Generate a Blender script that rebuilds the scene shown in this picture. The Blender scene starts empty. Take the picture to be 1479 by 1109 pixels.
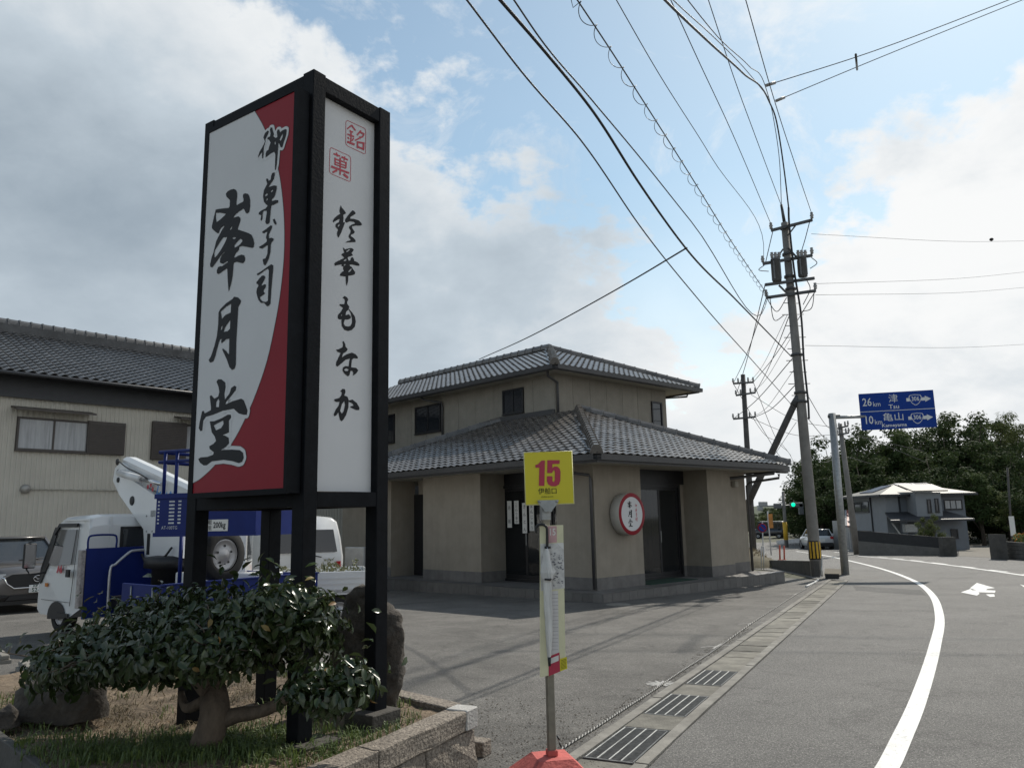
import bpy, bmesh, math, random
from mathutils import Vector, Matrix, geometry, noise
rnd = random.Random(7)
V = Vector
R = math.radians
scene = bpy.context.scene
col = scene.collection

# ------------------------------------------------------------ camera, sky, sun, exposure
F_PX, W_PX, H_PX, CAM_H = 1130.0, 1479, 1109, 1.6
cam_m = Matrix.Rotation(R(90 + 9.7), 3, 'X') @ Matrix.Rotation(R(-1.2), 3, 'Z')
cd = bpy.data.cameras.new('camera'); cam = bpy.data.objects.new('camera', cd); col.objects.link(cam)
cam.matrix_world = Matrix.Translation((0, 0, CAM_H)) @ cam_m.to_4x4()
cd.sensor_fit = 'HORIZONTAL'; cd.sensor_width = 36.0; cd.lens = 36.0 * F_PX / W_PX
cd.clip_start = 0.05; cd.clip_end = 3000
scene.camera = cam

SUN_AZ, SUN_EL = 36.0, 46.0
wd = bpy.data.worlds.new('World'); scene.world = wd; wd.use_nodes = True
nt = wd.node_tree; nt.nodes.clear()
def N(tree, typ, **kw):
    n = tree.nodes.new(typ)
    for k, v in kw.items():
        if k.startswith('i_'):
            n.inputs[int(k[2:])].default_value = v
        else:
            setattr(n, k, v)
    return n
def ray(u, v):
    return cam_m @ V(((u - W_PX / 2) / F_PX, -(v - H_PX / 2) / F_PX, -1.0))
def edge_normal(p, q):
    return ray(*p).normalized().cross(ray(*q).normalized()).normalized()
def build_sky():
    L = nt.links.new
    def math_(op, a=None, b=None, clamp=False):
        n = N(nt, 'ShaderNodeMath', operation=op); n.use_clamp = clamp
        for i, x in enumerate((a, b)):
            if x is None: continue
            if isinstance(x, (int, float)): n.inputs[i].default_value = x
            else: L(x, n.inputs[i])
        return n.outputs[0]
    def dot(vec, c):
        n = N(nt, 'ShaderNodeVectorMath', operation='DOT_PRODUCT'); L(vec, n.inputs[0]); n.inputs[1].default_value = c
        return n.outputs['Value']
    def smooth(x, a, b):
        n = N(nt, 'ShaderNodeMapRange', interpolation_type='SMOOTHSTEP'); L(x, n.inputs[0])
        n.inputs[1].default_value = a; n.inputs[2].default_value = b
        return n.outputs[0]
    def noise_(vec, scale, detail, rough, dist=0.0):
        n = N(nt, 'ShaderNodeTexNoise'); L(vec, n.inputs['Vector'])
        n.inputs['Scale'].default_value = scale; n.inputs['Detail'].default_value = detail
        n.inputs['Roughness'].default_value = rough; n.inputs['Distortion'].default_value = dist
        return n.outputs['Fac']
    sky = N(nt, 'ShaderNodeTexSky', sky_type='NISHITA'); sky.sun_disc = False
    sky.sun_elevation = R(SUN_EL); sky.sun_rotation = R(SUN_AZ); sky.air_density = 1.0; sky.dust_density = 0.4; sky.ozone_density = 0.5
    tc = N(nt, 'ShaderNodeTexCoord'); d = tc.outputs['Generated']
    sep = N(nt, 'ShaderNodeSeparateXYZ'); L(d, sep.inputs[0])
    den = math_('ADD', math_('MAXIMUM', sep.outputs[2], 0.0), 0.42)
    cmb = N(nt, 'ShaderNodeCombineXYZ'); L(math_('DIVIDE', sep.outputs[0], den), cmb.inputs[0]); L(math_('DIVIDE', sep.outputs[1], den), cmb.inputs[1])
    p = cmb.outputs[0]
    n1 = edge_normal((455, -10), (1060, 470)); n2 = edge_normal((1150, 330), (1479, -20))
    if n1.dot(ray(300, 500)) < 0: n1 = -n1
    if n2.dot(ray(1450, 400)) < 0: n2 = -n2
    big = noise_(p, 2.3, 7.0, 0.58, 0.25); fine = noise_(p, 7.5, 10.0, 0.60, 0.15); puff = noise_(p, 19.0, 8.0, 0.62, 0.1)
    w = math_('ADD', math_('MULTIPLY', math_('SUBTRACT', big, 0.5), 0.40), math_('ADD', math_('MULTIPLY', math_('SUBTRACT', fine, 0.5), 0.34), math_('MULTIPLY', math_('SUBTRACT', puff, 0.5), 0.12)))
    s1 = dot(d, n1); s2 = dot(d, n2)
    s = math_('ADD', math_('MAXIMUM', s1, s2), w)
    mask = smooth(s, -0.005, 0.075)
    # thin veil of wisps in the blue gap, whiter towards the horizon
    wisp = math_('MULTIPLY', smooth(noise_(p, 4.2, 10.0, 0.66, 0.9), 0.46, 0.74), 0.70)
    horiz = math_('MULTIPLY', smooth(math_('MULTIPLY', sep.outputs[2], -1.0), -0.50, -0.04), 0.78)
    veil = 0.08
    mask = math_('MAXIMUM', math_('MAXIMUM', mask, wisp), math_('MAXIMUM', horiz, veil))
    # thick cores are grey, thin sunlit rims are white
    lump = math_('ADD', math_('MULTIPLY', math_('SUBTRACT', noise_(p, 1.15, 5.0, 0.5, 0.2), 0.5), 0.95), math_('ADD', math_('MULTIPLY', math_('SUBTRACT', big, 0.5), 0.40), math_('MULTIPLY', math_('SUBTRACT', fine, 0.5), 0.26)))
    core = smooth(math_('ADD', s1, lump), -0.16, 0.54)
    core2 = math_('MULTIPLY', smooth(math_('ADD', s2, math_('ADD', math_('MULTIPLY', math_('SUBTRACT', noise_(p, 3.1, 8.0, 0.58, 0.4), 0.5), 1.3), math_('MULTIPLY', math_('SUBTRACT', fine, 0.5), 0.6))), 0.02, 0.80), 0.62)
    core = math_('MULTIPLY', math_('MAXIMUM', core, core2), math_('SUBTRACT', 1.0, math_('MULTIPLY', smooth(math_('MULTIPLY', sep.outputs[2], -1.0), -0.40, -0.02), 0.62)))     # haze lifts the clouds near the horizon
    ramp = N(nt, 'ShaderNodeValToRGB'); L(core, ramp.inputs[0])
    e = ramp.color_ramp.elements
    e[0].position = 0.0; e[0].color = (0.99, 1.0, 1.0, 1); e[1].position = 1.0; e[1].color = (0.29, 0.36, 0.43, 1)
    m_ = ramp.color_ramp.elements.new(0.45); m_.color = (0.56, 0.64, 0.71, 1)
    b1 = N(nt, 'ShaderNodeBackground'); tint = N(nt, 'ShaderNodeMix', data_type='RGBA', blend_type='MULTIPLY'); tint.inputs[0].default_value = 1.0; L(sky.outputs[0], tint.inputs[6]); tint.inputs[7].default_value = (0.98, 1.05, 0.92, 1); L(tint.outputs[2], b1.inputs[0]); b1.inputs[1].default_value = 0.145
    b2 = N(nt, 'ShaderNodeBackground'); L(ramp.outputs[0], b2.inputs[0]); b2.inputs[1].default_value = 0.96
    mx = N(nt, 'ShaderNodeMixShader'); L(mask, mx.inputs[0]); L(b1.outputs[0], mx.inputs[1]); L(b2.outputs[0], mx.inputs[2])
    out = N(nt, 'ShaderNodeOutputWorld'); L(mx.outputs[0], out.inputs[0])
build_sky()

sl = bpy.data.lights.new('sun', 'SUN'); sl.energy = 4.6; sl.angle = R(0.6); sl.color = (1.0, 0.94, 0.84)
so = bpy.data.objects.new('sun', sl); col.objects.link(so)
sun_dir = V((math.sin(R(SUN_AZ)) * math.cos(R(SUN_EL)), math.cos(R(SUN_AZ)) * math.cos(R(SUN_EL)), math.sin(R(SUN_EL))))
so.rotation_euler = sun_dir.to_track_quat('Z', 'Y').to_euler(); so.location = sun_dir * 60
vs = scene.view_settings
vs.view_transform = 'Standard'; vs.look = 'None'; vs.exposure = 0.0; vs.gamma = 1.0; vs.use_curve_mapping = False
scene.cycles.max_bounces = 6; scene.cycles.transparent_max_bounces = 8

# ------------------------------------------------------------ measuring helpers (photo point -> place in the world)
def gz(y):
    return -0.022 * max(0.0, min(y, 60.0) - 6.0)
def at_z(u, v, z):
    d = ray(u, v); t = (z - CAM_H) / d.z; return V((0, 0, CAM_H)) + d * t
def at_y(u, v, y):
    d = ray(u, v); return V((0, 0, CAM_H)) + d * (y / d.y)
def at_ground(u, v, dz=0.0):
    z = 0.0
    for _ in range(60):
        p = at_z(u, v, z + dz); z = 0.5 * z + 0.5 * gz(p.y)
    return p
def on_plane(u, v, o, n):
    d = ray(u, v); c = V((0, 0, CAM_H)); return c + d * ((o - c).dot(n) / d.dot(n))
def frame(o, az):
    """X runs along compass angle az (clockwise from the view axis), Y to its left, Z up."""
    a = R(az); X = V((math.sin(a), math.cos(a), 0)); Y = V((-math.cos(a), math.sin(a), 0))
    m = Matrix.Identity(4)
    for i in range(3):
        m[i][0] = X[i]; m[i][1] = Y[i]; m[i][2] = (0, 0, 1)[i]; m[i][3] = o[i]
    return m
def basis(o, X, Y):
    X = X.normalized(); Z = X.cross(Y).normalized(); Y = Z.cross(X)
    m = Matrix.Identity(4)
    for i in range(3):
        m[i][0] = X[i]; m[i][1] = Y[i]; m[i][2] = Z[i]; m[i][3] = o[i]
    return m

# ------------------------------------------------------------ materials
MATS = {}
def mat(name, c, rough=0.65, var=0.18, scale=6.0, bump=0.0, bscale=None, metal=0.0, c2=None, spec=0.5, rand=0.0, alpha=None, trans=0.0, stretch=None, dirt=0.0, coat=0.0, emit=None, streak=0.0, wear=None):
    if name in MATS: return MATS[name]
    m = bpy.data.materials.new(name); m.use_nodes = True; t = m.node_tree; L = t.links.new
    b = t.nodes['Principled BSDF']
    b.inputs['Roughness'].default_value = rough; b.inputs['Metallic'].default_value = metal
    b.inputs['Specular IOR Level'].default_value = spec; b.inputs['Coat Weight'].default_value = coat
    tc = N(t, 'ShaderNodeTexCoord'); vec = tc.outputs['Object']
    if stretch:
        mp = N(t, 'ShaderNodeMapping'); L(vec, mp.inputs[0]); mp.inputs['Scale'].default_value = stretch; vec = mp.outputs[0]
    nz = N(t, 'ShaderNodeTexNoise'); L(vec, nz.inputs['Vector']); nz.inputs['Scale'].default_value = scale
    nz.inputs['Detail'].default_value = 6; nz.inputs['Roughness'].default_value = 0.62
    rp = N(t, 'ShaderNodeValToRGB'); L(nz.outputs['Fac'], rp.inputs[0])
    a = c; z = c2 if c2 else tuple(min(1, x * (1 + var)) for x in c)
    a = a if c2 else tuple(x * (1 - var) for x in c)
    rp.color_ramp.elements[0].position = 0.32; rp.color_ramp.elements[0].color = (*a, 1)
    rp.color_ramp.elements[1].position = 0.68; rp.color_ramp.elements[1].color = (*z, 1)
    out = rp.outputs[0]
    if dirt:
        n2 = N(t, 'ShaderNodeTexNoise'); L(tc.outputs['Object'], n2.inputs['Vector']); n2.inputs['Scale'].default_value = 1.3; n2.inputs['Detail'].default_value = 8; n2.inputs['Roughness'].default_value = 0.7
        mr = N(t, 'ShaderNodeMapRange'); L(n2.outputs['Fac'], mr.inputs[0]); mr.inputs[1].default_value = 0.42; mr.inputs[2].default_value = 0.75; mr.inputs[4].default_value = dirt
        mx = N(t, 'ShaderNodeMix', data_type='RGBA'); L(mr.outputs[0], mx.inputs[0]); L(out, mx.inputs[6]); mx.inputs[7].default_value = (c[0] * 0.45, c[1] * 0.43, c[2] * 0.4, 1); out = mx.outputs[2]
    if streak:
        mp2 = N(t, 'ShaderNodeMapping'); L(tc.outputs['Object'], mp2.inputs[0]); mp2.inputs['Scale'].default_value = (5, 5, 0.22)
        n3 = N(t, 'ShaderNodeTexNoise'); L(mp2.outputs[0], n3.inputs['Vector']); n3.inputs['Scale'].default_value = 1.6; n3.inputs['Detail'].default_value = 7; n3.inputs['Roughness'].default_value = 0.65
        mr3 = N(t, 'ShaderNodeMapRange'); L(n3.outputs['Fac'], mr3.inputs[0]); mr3.inputs[1].default_value = 0.45; mr3.inputs[2].default_value = 0.75; mr3.inputs[4].default_value = streak
        mx3 = N(t, 'ShaderNodeMix', data_type='RGBA'); L(mr3.outputs[0], mx3.inputs[0]); L(out, mx3.inputs[6]); mx3.inputs[7].default_value = (c[0] * 0.55, c[1] * 0.53, c[2] * 0.5, 1); out = mx3.outputs[2]
    if wear:
        n4 = N(t, 'ShaderNodeTexNoise'); L(tc.outputs['Object'], n4.inputs['Vector']); n4.inputs['Scale'].default_value = 24.0; n4.inputs['Detail'].default_value = 8; n4.inputs['Roughness'].default_value = 0.8
        mr4 = N(t, 'ShaderNodeMapRange'); L(n4.outputs['Fac'], mr4.inputs[0]); mr4.inputs[1].default_value = 0.56; mr4.inputs[2].default_value = 0.64
        mx4 = N(t, 'ShaderNodeMix', data_type='RGBA'); L(mr4.outputs[0], mx4.inputs[0]); L(out, mx4.inputs[6]); mx4.inputs[7].default_value = (*wear, 1); out = mx4.outputs[2]
    if rand:
        oi = N(t, 'ShaderNodeObjectInfo'); mr = N(t, 'ShaderNodeMapRange'); L(oi.outputs['Random'], mr.inputs[0]); mr.inputs[3].default_value = 1 - rand; mr.inputs[4].default_value = 1 + rand
        hs = N(t, 'ShaderNodeHueSaturation'); L(out, hs.inputs['Color']); L(mr.outputs[0], hs.inputs['Value']); out = hs.outputs[0]
    L(out, b.inputs['Base Color'])
    if bump:
        nb = N(t, 'ShaderNodeTexNoise'); L(vec, nb.inputs['Vector']); nb.inputs['Scale'].default_value = bscale or scale * 5; nb.inputs['Detail'].default_value = 5
        bp = N(t, 'ShaderNodeBump'); bp.inputs['Strength'].default_value = bump; bp.inputs['Distance'].default_value = 0.02
        L(nb.outputs['Fac'], bp.inputs['Height']); L(bp.outputs[0], b.inputs['Normal'])
    if trans: b.inputs['Transmission Weight'].default_value = trans
    if alpha is not None: b.inputs['Alpha'].default_value = alpha
    if emit:
        b.inputs['Emission Color'].default_value = (*emit[:3], 1); b.inputs['Emission Strength'].default_value = emit[3]
    MATS[name] = m
    return m
def asphalt(name, dark, light, patch=0.25, scale=1.0):
    m = bpy.data.materials.new(name); m.use_nodes = True; t = m.node_tree; L = t.links.new; b = t.nodes['Principled BSDF']
    tc = N(t, 'ShaderNodeTexCoord'); v = tc.outputs['Object']
    f = N(t, 'ShaderNodeTexNoise'); L(v, f.inputs['Vector']); f.inputs['Scale'].default_value = 62 * scale; f.inputs['Detail'].default_value = 4; f.inputs['Roughness'].default_value = 0.85
    rp = N(t, 'ShaderNodeValToRGB'); L(f.outputs['Fac'], rp.inputs[0]); e = rp.color_ramp.elements
    e[0].position = 0.38; e[0].color = (*dark, 1); e[1].position = 0.66; e[1].color = (*light, 1)
    g = N(t, 'ShaderNodeTexNoise'); L(v, g.inputs['Vector']); g.inputs['Scale'].default_value = 0.9; g.inputs['Detail'].default_value = 9; g.inputs['Roughness'].default_value = 0.68
    mr = N(t, 'ShaderNodeMapRange'); L(g.outputs['Fac'], mr.inputs[0]); mr.inputs[1].default_value = 0.3; mr.inputs[2].default_value = 0.7; mr.inputs[3].default_value = 1 - patch; mr.inputs[4].default_value = 1 + patch
    vo = N(t, 'ShaderNodeTexVoronoi'); L(v, vo.inputs['Vector']); vo.inputs['Scale'].default_value = 55 * scale
    lt = N(t, 'ShaderNodeMath', operation='LESS_THAN'); L(vo.outputs['Distance'], lt.inputs[0]); lt.inputs[1].default_value = 0.22
    mx = N(t, 'ShaderNodeMix', data_type='RGBA'); L(lt.outputs[0], mx.inputs[0]); L(rp.outputs[0], mx.inputs[6]); mx.inputs[7].default_value = (light[0] * 1.7, light[1] * 1.7, light[2] * 1.65, 1)
    mm = N(t, 'ShaderNodeMix', data_type='RGBA', blend_type='MULTIPLY'); mm.inputs[0].default_value = 1; L(mx.outputs[2], mm.inputs[6]); L(mr.outputs[0], mm.inputs[7])
    # dark cracks and tyre wear
    cr = N(t, 'ShaderNodeTexNoise'); L(v, cr.inputs['Vector']); cr.inputs['Scale'].default_value = 0.35; cr.inputs['Detail'].default_value = 10; cr.inputs['Roughness'].default_value = 0.55; cr.inputs['Distortion'].default_value = 0.6
    ab = N(t, 'ShaderNodeMath', operation='SUBTRACT'); L(cr.outputs['Fac'], ab.inputs[0]); ab.inputs[1].default_value = 0.5
    a2 = N(t, 'ShaderNodeMath', operation='ABSOLUTE'); L(ab.outputs[0], a2.inputs[0])
    mr2 = N(t, 'ShaderNodeMapRange'); L(a2.outputs[0], mr2.inputs[0]); mr2.inputs[2].default_value = 0.012; mr2.inputs[3].default_value = 0.8; mr2.inputs[4].default_value = 1.0
    m3 = N(t, 'ShaderNodeMix', data_type='RGBA', blend_type='MULTIPLY'); m3.inputs[0].default_value = 1; L(mm.outputs[2], m3.inputs[6]); L(mr2.outputs[0], m3.inputs[7])
    st = N(t, 'ShaderNodeTexNoise'); L(v, st.inputs['Vector']); st.inputs['Scale'].default_value = 2.6; st.inputs['Detail'].default_value = 6; st.inputs['Roughness'].default_value = 0.6
    ms = N(t, 'ShaderNodeMapRange'); L(st.outputs['Fac'], ms.inputs[0]); ms.inputs[1].default_value = 0.60; ms.inputs[2].default_value = 0.72; ms.inputs[3].default_value = 1.0; ms.inputs[4].default_value = 1.0 - patch * 1.1
    m4 = N(t, 'ShaderNodeMix', data_type='RGBA', blend_type='MULTIPLY'); m4.inputs[0].default_value = 1; L(m3.outputs[2], m4.inputs[6]); L(ms.outputs[0], m4.inputs[7]); m3 = m4
    L(m3.outputs[2], b.inputs['Base Color']); b.inputs['Roughness'].default_value = 0.82; b.inputs['Specular IOR Level'].default_value = 0.35
    bp = N(t, 'ShaderNodeBump'); bp.inputs['Strength'].default_value = 0.9; bp.inputs['Distance'].default_value = 0.012
    L(f.outputs['Fac'], bp.inputs['Height']); L(bp.outputs[0], b.inputs['Normal'])
    MATS[name] = m
    return m
def glass(name, tint=(0.02, 0.025, 0.03), rough=0.04, alpha=0.75):
    return mat(name, tint, rough=rough, var=0.0, alpha=alpha, spec=0.8)

# ------------------------------------------------------------ mesh builder and scene tree
ORG = {}
def tag(o, label, cat, group=None):
    o['label'] = label; o['category'] = cat
    if group: o['group'] = group
    return o
def thing(name, label, cat, loc=(0, 0, 0), group=None):
    o = bpy.data.objects.new(name, None); col.objects.link(o); o.location = loc; o.empty_display_size = 0.1
    ORG[o] = V(loc)
    return tag(o, label, cat, group)
class MB:
    def __init__(self, M=None):
        self.v = []; self.f = []; self.sm = []; self.M = M or Matrix.Identity(4)
    def poly(self, pts, smooth=False):
        i = len(self.v); self.v += [self.M @ V(p) for p in pts]; self.f.append(list(range(i, i + len(pts)))); self.sm.append(smooth)
        return self
    def raw(self, vs, fs, smooth=False):
        i = len(self.v); self.v += [self.M @ V(p) for p in vs]
        for q in fs: self.f.append([i + k for k in q]); self.sm.append(smooth)
        return self
    def hexa(self, p):   # 8 points: bottom loop, top loop
        return self.raw(p, [(3, 2, 1, 0), (4, 5, 6, 7), (0, 1, 5, 4), (1, 2, 6, 5), (2, 3, 7, 6), (3, 0, 4, 7)])
    def box(self, x0, x1, y0, y1, z0, z1, bev=0.0):
        if bev <= 0:
            return self.hexa([(x0, y0, z0), (x1, y0, z0), (x1, y1, z0), (x0, y1, z0), (x0, y0, z1), (x1, y0, z1), (x1, y1, z1), (x0, y1, z1)])
        bm = bmesh.new(); bmesh.ops.create_cube(bm, size=1.0)
        for q in bm.verts: q.co = V(((x0 + x1) / 2 + q.co.x * (x1 - x0), (y0 + y1) / 2 + q.co.y * (y1 - y0), (z0 + z1) / 2 + q.co.z * (z1 - z0)))
        bmesh.ops.bevel(bm, geom=list(bm.edges), offset=bev, segments=1, affect='EDGES', profile=0.5)
        bm.verts.index_update()
        self.raw([q.co.copy() for q in bm.verts], [[q.index for q in fa.verts] for fa in bm.faces]); bm.free()
        return self
    def bar(self, p, q, w, h=None, up=(0, 0, 1)):
        p, q = V(p), V(q); h = h or w; d = (q - p).normalized(); u = V(up)
        if abs(d.dot(u)) > 0.98: u = V((1, 0, 0))
        s = d.cross(u).normalized() * w / 2; t = s.cross(d).normalized() * h / 2
        return self.hexa([p - s - t, p + s - t, p + s + t, p - s + t, q - s - t, q + s - t, q + s + t, q - s + t])
    def tube(self, path, r, n=6, cap=True, smooth=True):
        path = [V(p) for p in path]; m = len(path); rs = r if isinstance(r, (list, tuple)) else [r] * m
        i0 = len(self.v); nrm = None
        for k, p in enumerate(path):
            d = (path[min(k + 1, m - 1)] - path[max(k - 1, 0)])
            d = d.normalized() if d.length > 1e-9 else V((0, 0, 1))
            if nrm is None:
                nrm = d.cross(V((0, 0, 1)) if abs(d.z) < 0.95 else V((1, 0, 0))).normalized()
            else:
                nrm = (nrm - d * nrm.dot(d)); nrm = nrm.normalized() if nrm.length > 1e-6 else d.orthogonal().normalized()
            b = d.cross(nrm)
            for j in range(n):
                a = 2 * math.pi * j / n
                self.v.append(self.M @ (p + (nrm * math.cos(a) + b * math.sin(a)) * rs[k]))
        for k in range(m - 1):
            for j in range(n):
                a = i0 + k * n + j; b_ = i0 + k * n + (j + 1) % n
                self.f.append([a, b_, b_ + n, a + n]); self.sm.append(smooth)
        if cap:
            self.f.append([i0 + j for j in range(n)][::-1]); self.sm.append(False)
            self.f.append([i0 + (m - 1) * n + j for j in range(n)]); self.sm.append(False)
        return self
    def flat(self, outer, holes=(), z=0.0):
        """2D outline with holes, filled, at local height z."""
        loops = [[V((x, y, 0)) for x, y in outer]] + [[V((x, y, 0)) for x, y in h] for h in holes]
        pts = [p for l in loops for p in l]
        tr = geometry.tessellate_polygon(loops)
        vs = [(p.x, p.y, z) for p in pts]; fs = []
        for t in tr:
            a, b, c = (pts[k] for k in t)
            ar = (b - a).cross(c - a).z
            if abs(ar) < 1e-12: continue
            fs.append(t if ar > 0 else t[::-1])
        return self.raw(vs, fs)
    def prism(self, outer, z0, z1):
        ar = sum(outer[i][0] * outer[(i + 1) % len(outer)][1] - outer[(i + 1) % len(outer)][0] * outer[i][1] for i in range(len(outer)))
        if ar < 0: outer = outer[::-1]
        n = len(outer)
        self.flat(outer, z=z1)
        lo = [(x, y, z0) for x, y in outer]; hi = [(x, y, z1) for x, y in outer]
        self.raw(lo + hi, [(i, (i + 1) % n, n + (i + 1) % n, n + i) for i in range(n)])
        loops = [[V((x, y, 0)) for x, y in outer]]; tr = geometry.tessellate_polygon(loops); fs = []
        for t in tr:
            a, b, c = (loops[0][k] for k in t)
            fs.append(t[::-1] if (b - a).cross(c - a).z > 0 else t)
        return self.raw(lo, fs)
    def disc(self, r, z, n=24, c=(0, 0)):
        return self.poly([(c[0] + r * math.cos(2 * math.pi * k / n), c[1] + r * math.sin(2 * math.pi * k / n), z) for k in range(n)])
    def lathe(self, prof, n=20, smooth=True, c=(0, 0)):
        m = len(prof); vs = []; fs = []
        for r_, z in prof:
            for k in range(n):
                a = 2 * math.pi * k / n; vs.append((c[0] + r_ * math.cos(a), c[1] + r_ * math.sin(a), z))
        for i in range(m - 1):
            for k in range(n):
                a = i * n + k; b = i * n + (k + 1) % n; fs.append((a, b, b + n, a + n))
        return self.raw(vs, fs, smooth)
    def mesh(self, name, m, o=V((0, 0, 0))):
        me = bpy.data.meshes.new(name); me.from_pydata([tuple(p - o) for p in self.v], [], self.f); me.validate()
        if len(me.polygons) == len(self.sm): me.polygons.foreach_set('use_smooth', self.sm)
        if m: me.materials.append(m)
        me.update(); return me
    def build(self, name, m, parent=None, loc=None, kind=None, label=None):
        root = parent
        while root is not None and root.parent is not None: root = root.parent
        if root is not None: o = ORG[root]
        else:
            if loc is None:
                xs = [p.x for p in self.v]; ys = [p.y for p in self.v]; zs = [p.z for p in self.v]
                loc = ((min(xs) + max(xs)) / 2, (min(ys) + max(ys)) / 2, min(zs))
            o = V(loc)
        ob = bpy.data.objects.new(name, self.mesh(name, m, o)); col.objects.link(ob)
        if parent is not None: ob.parent = parent
        else: ob.location = o; ORG[ob] = o
        if kind: ob['kind'] = kind
        if label: ob['label'] = label
        return ob
def piece(name, me, mw, parent):
    """one object that shares mesh data, placed by world matrix mw under parent."""
    root = parent
    while root.parent is not None: root = root.parent
    ob = bpy.data.objects.new(name, me); col.objects.link(ob); ob.parent = parent
    ob.matrix_local = Matrix.Translation(-ORG[root]) @ mw
    return ob
def copy_tree(o, parent=None):
    c = o.copy(); col.objects.link(c); c.parent = parent
    for ch in [x for x in o.children]: copy_tree(ch, c)
    return c
def spline(pts, n=6, closed=False):
    pts = [V(p) for p in pts]; m = len(pts); out = []
    for i in range(m if closed else m - 1):
        p0 = pts[(i - 1) % m] if closed or i > 0 else pts[0] * 2 - pts[1]
        p1 = pts[i]; p2 = pts[(i + 1) % m]
        p3 = pts[(i + 2) % m] if closed or i + 2 < m else pts[-1] * 2 - pts[-2]
        for k in range(n):
            t = k / n
            out.append(0.5 * ((2 * p1) + (p2 - p0) * t + (2 * p0 - 5 * p1 + 4 * p2 - p3) * t * t + (3 * p1 - p0 - 3 * p2 + p3) * t ** 3))
    if not closed: out.append(pts[-1])
    return out
def spline_nu(pts, n=8):
    """cubic through unevenly spaced points without overshoot."""
    pts = [V(p) for p in pts]; t = [0.0]
    for a, b in zip(pts, pts[1:]): t.append(t[-1] + max(1e-6, (b - a).length))
    m = []
    for i in range(len(pts)):
        if i == 0: m.append((pts[1] - pts[0]) / (t[1] - t[0]))
        elif i == len(pts) - 1: m.append((pts[-1] - pts[-2]) / (t[-1] - t[-2]))
        else:
            h0, h1 = t[i] - t[i - 1], t[i + 1] - t[i]; m.append(((pts[i] - pts[i - 1]) / h0 * h1 + (pts[i + 1] - pts[i]) / h1 * h0) / (h0 + h1))
    out = []
    for i in range(len(pts) - 1):
        h = t[i + 1] - t[i]
        for k in range(n):
            s = k / n; out.append(pts[i] * (2 * s ** 3 - 3 * s * s + 1) + m[i] * h * (s ** 3 - 2 * s * s + s) + pts[i + 1] * (3 * s * s - 2 * s ** 3) + m[i + 1] * h * (s ** 3 - s * s))
    out.append(pts[-1]); return out
def sheet(name, poly, dz, m, kind='structure', parent=None):
    """a ground sheet: polygon in plan, cut where the grade changes and laid on it."""
    bm = bmesh.new(); vs = [bm.verts.new((x, y, 0)) for x, y in poly]; bm.faces.new(vs)
    for yy in (6.0, 60.0):
        bmesh.ops.bisect_plane(bm, geom=list(bm.verts) + list(bm.edges) + list(bm.faces), plane_co=(0, yy, 0), plane_no=(0, 1, 0))
    bmesh.ops.triangulate(bm, faces=list(bm.faces))
    for q in bm.verts: q.co.z = gz(q.co.y) + dz
    bmesh.ops.recalc_face_normals(bm, faces=list(bm.faces))
    if sum(fa.normal.z for fa in bm.faces) < 0: bmesh.ops.reverse_faces(bm, faces=list(bm.faces))
    bm.verts.index_update()
    mb = MB(); mb.raw([q.co.copy() for q in bm.verts], [[q.index for q in fa.verts] for fa in bm.faces]); bm.free()
    ob = mb.build(name, m, parent, loc=(0, 0, 0) if parent is None else None)
    if parent is None and kind: ob['kind'] = kind
    return ob
def strip(px, w, dz=0.0, n=8):
    """ground strip of width w along photo points."""
    c = spline([at_ground(u, v) for u, v in px], n); L_, R_ = [], []
    for i, p in enumerate(c):
        d = (c[min(i + 1, len(c) - 1)] - c[max(i - 1, 0)]); d.z = 0; d.normalize(); s = V((-d.y, d.x, 0)) * w / 2
        L_.append(p + s); R_.append(p - s)
    mb = MB()
    for i in range(len(c) - 1):
        q = [R_[i], R_[i + 1], L_[i + 1], L_[i]]
        mb.poly([(p.x, p.y, gz(p.y) + dz) for p in q])
    return mb
def text_mesh(body, size, spacing=1.0, bold=0.0):
    c = bpy.data.curves.new('t', 'FONT'); c.body = body; c.size = size; c.align_x = 'CENTER'; c.align_y = 'CENTER'; c.space_character = spacing; c.offset = bold
    c.resolution_u = 2
    o = bpy.data.objects.new('t', c); col.objects.link(o)
    bpy.context.view_layer.update()
    me = bpy.data.meshes.new_from_object(o.evaluated_get(bpy.context.evaluated_depsgraph_get()))
    vs = [q.co.copy() for q in me.vertices]; fs = [list(p.vertices) for p in me.polygons]
    bpy.data.objects.remove(o); bpy.data.curves.remove(c); bpy.data.meshes.remove(me)
    return vs, fs
def add_text(mb, M, body, size, x, y, z=0.0, sx=1.0, spacing=1.0, bold=0.0):
    vs, fs = text_mesh(body, size, spacing, bold); keep = mb.M; mb.M = M
    mb.raw([(x + p.x * sx, y + p.y, z) for p in vs], fs); mb.M = keep
    return mb

# ------------------------------------------------------------ ground, parking lot, road
soil_far = mat('rough_ground', (0.075, 0.075, 0.045), 0.95, 0.4, 0.9, 0.5, 12)
lot_m = asphalt('lot_asphalt', (0.050, 0.047, 0.043), (0.168, 0.160, 0.147), 0.34)
road_m = asphalt('road_asphalt', (0.068, 0.066, 0.062), (0.196, 0.189, 0.178), 0.18)
conc = mat('concrete', (0.20, 0.19, 0.168), 0.9, 0.28, 5.0, 0.35, 60, dirt=0.55)
conc_dark = mat('weathered_concrete', (0.075, 0.072, 0.066), 0.92, 0.35, 2.5, 0.4, 40, dirt=0.6)
paint_w = mat('road_paint', (0.72, 0.715, 0.69), 0.75, 0.10, 9.0, 0.3, 80, dirt=0.30, wear=(0.30, 0.29, 0.27))
black_steel = mat('black_steel', (0.007, 0.008, 0.010), 0.55, 0.25, 14.0, 0.05, 60, spec=0.09)
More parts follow.
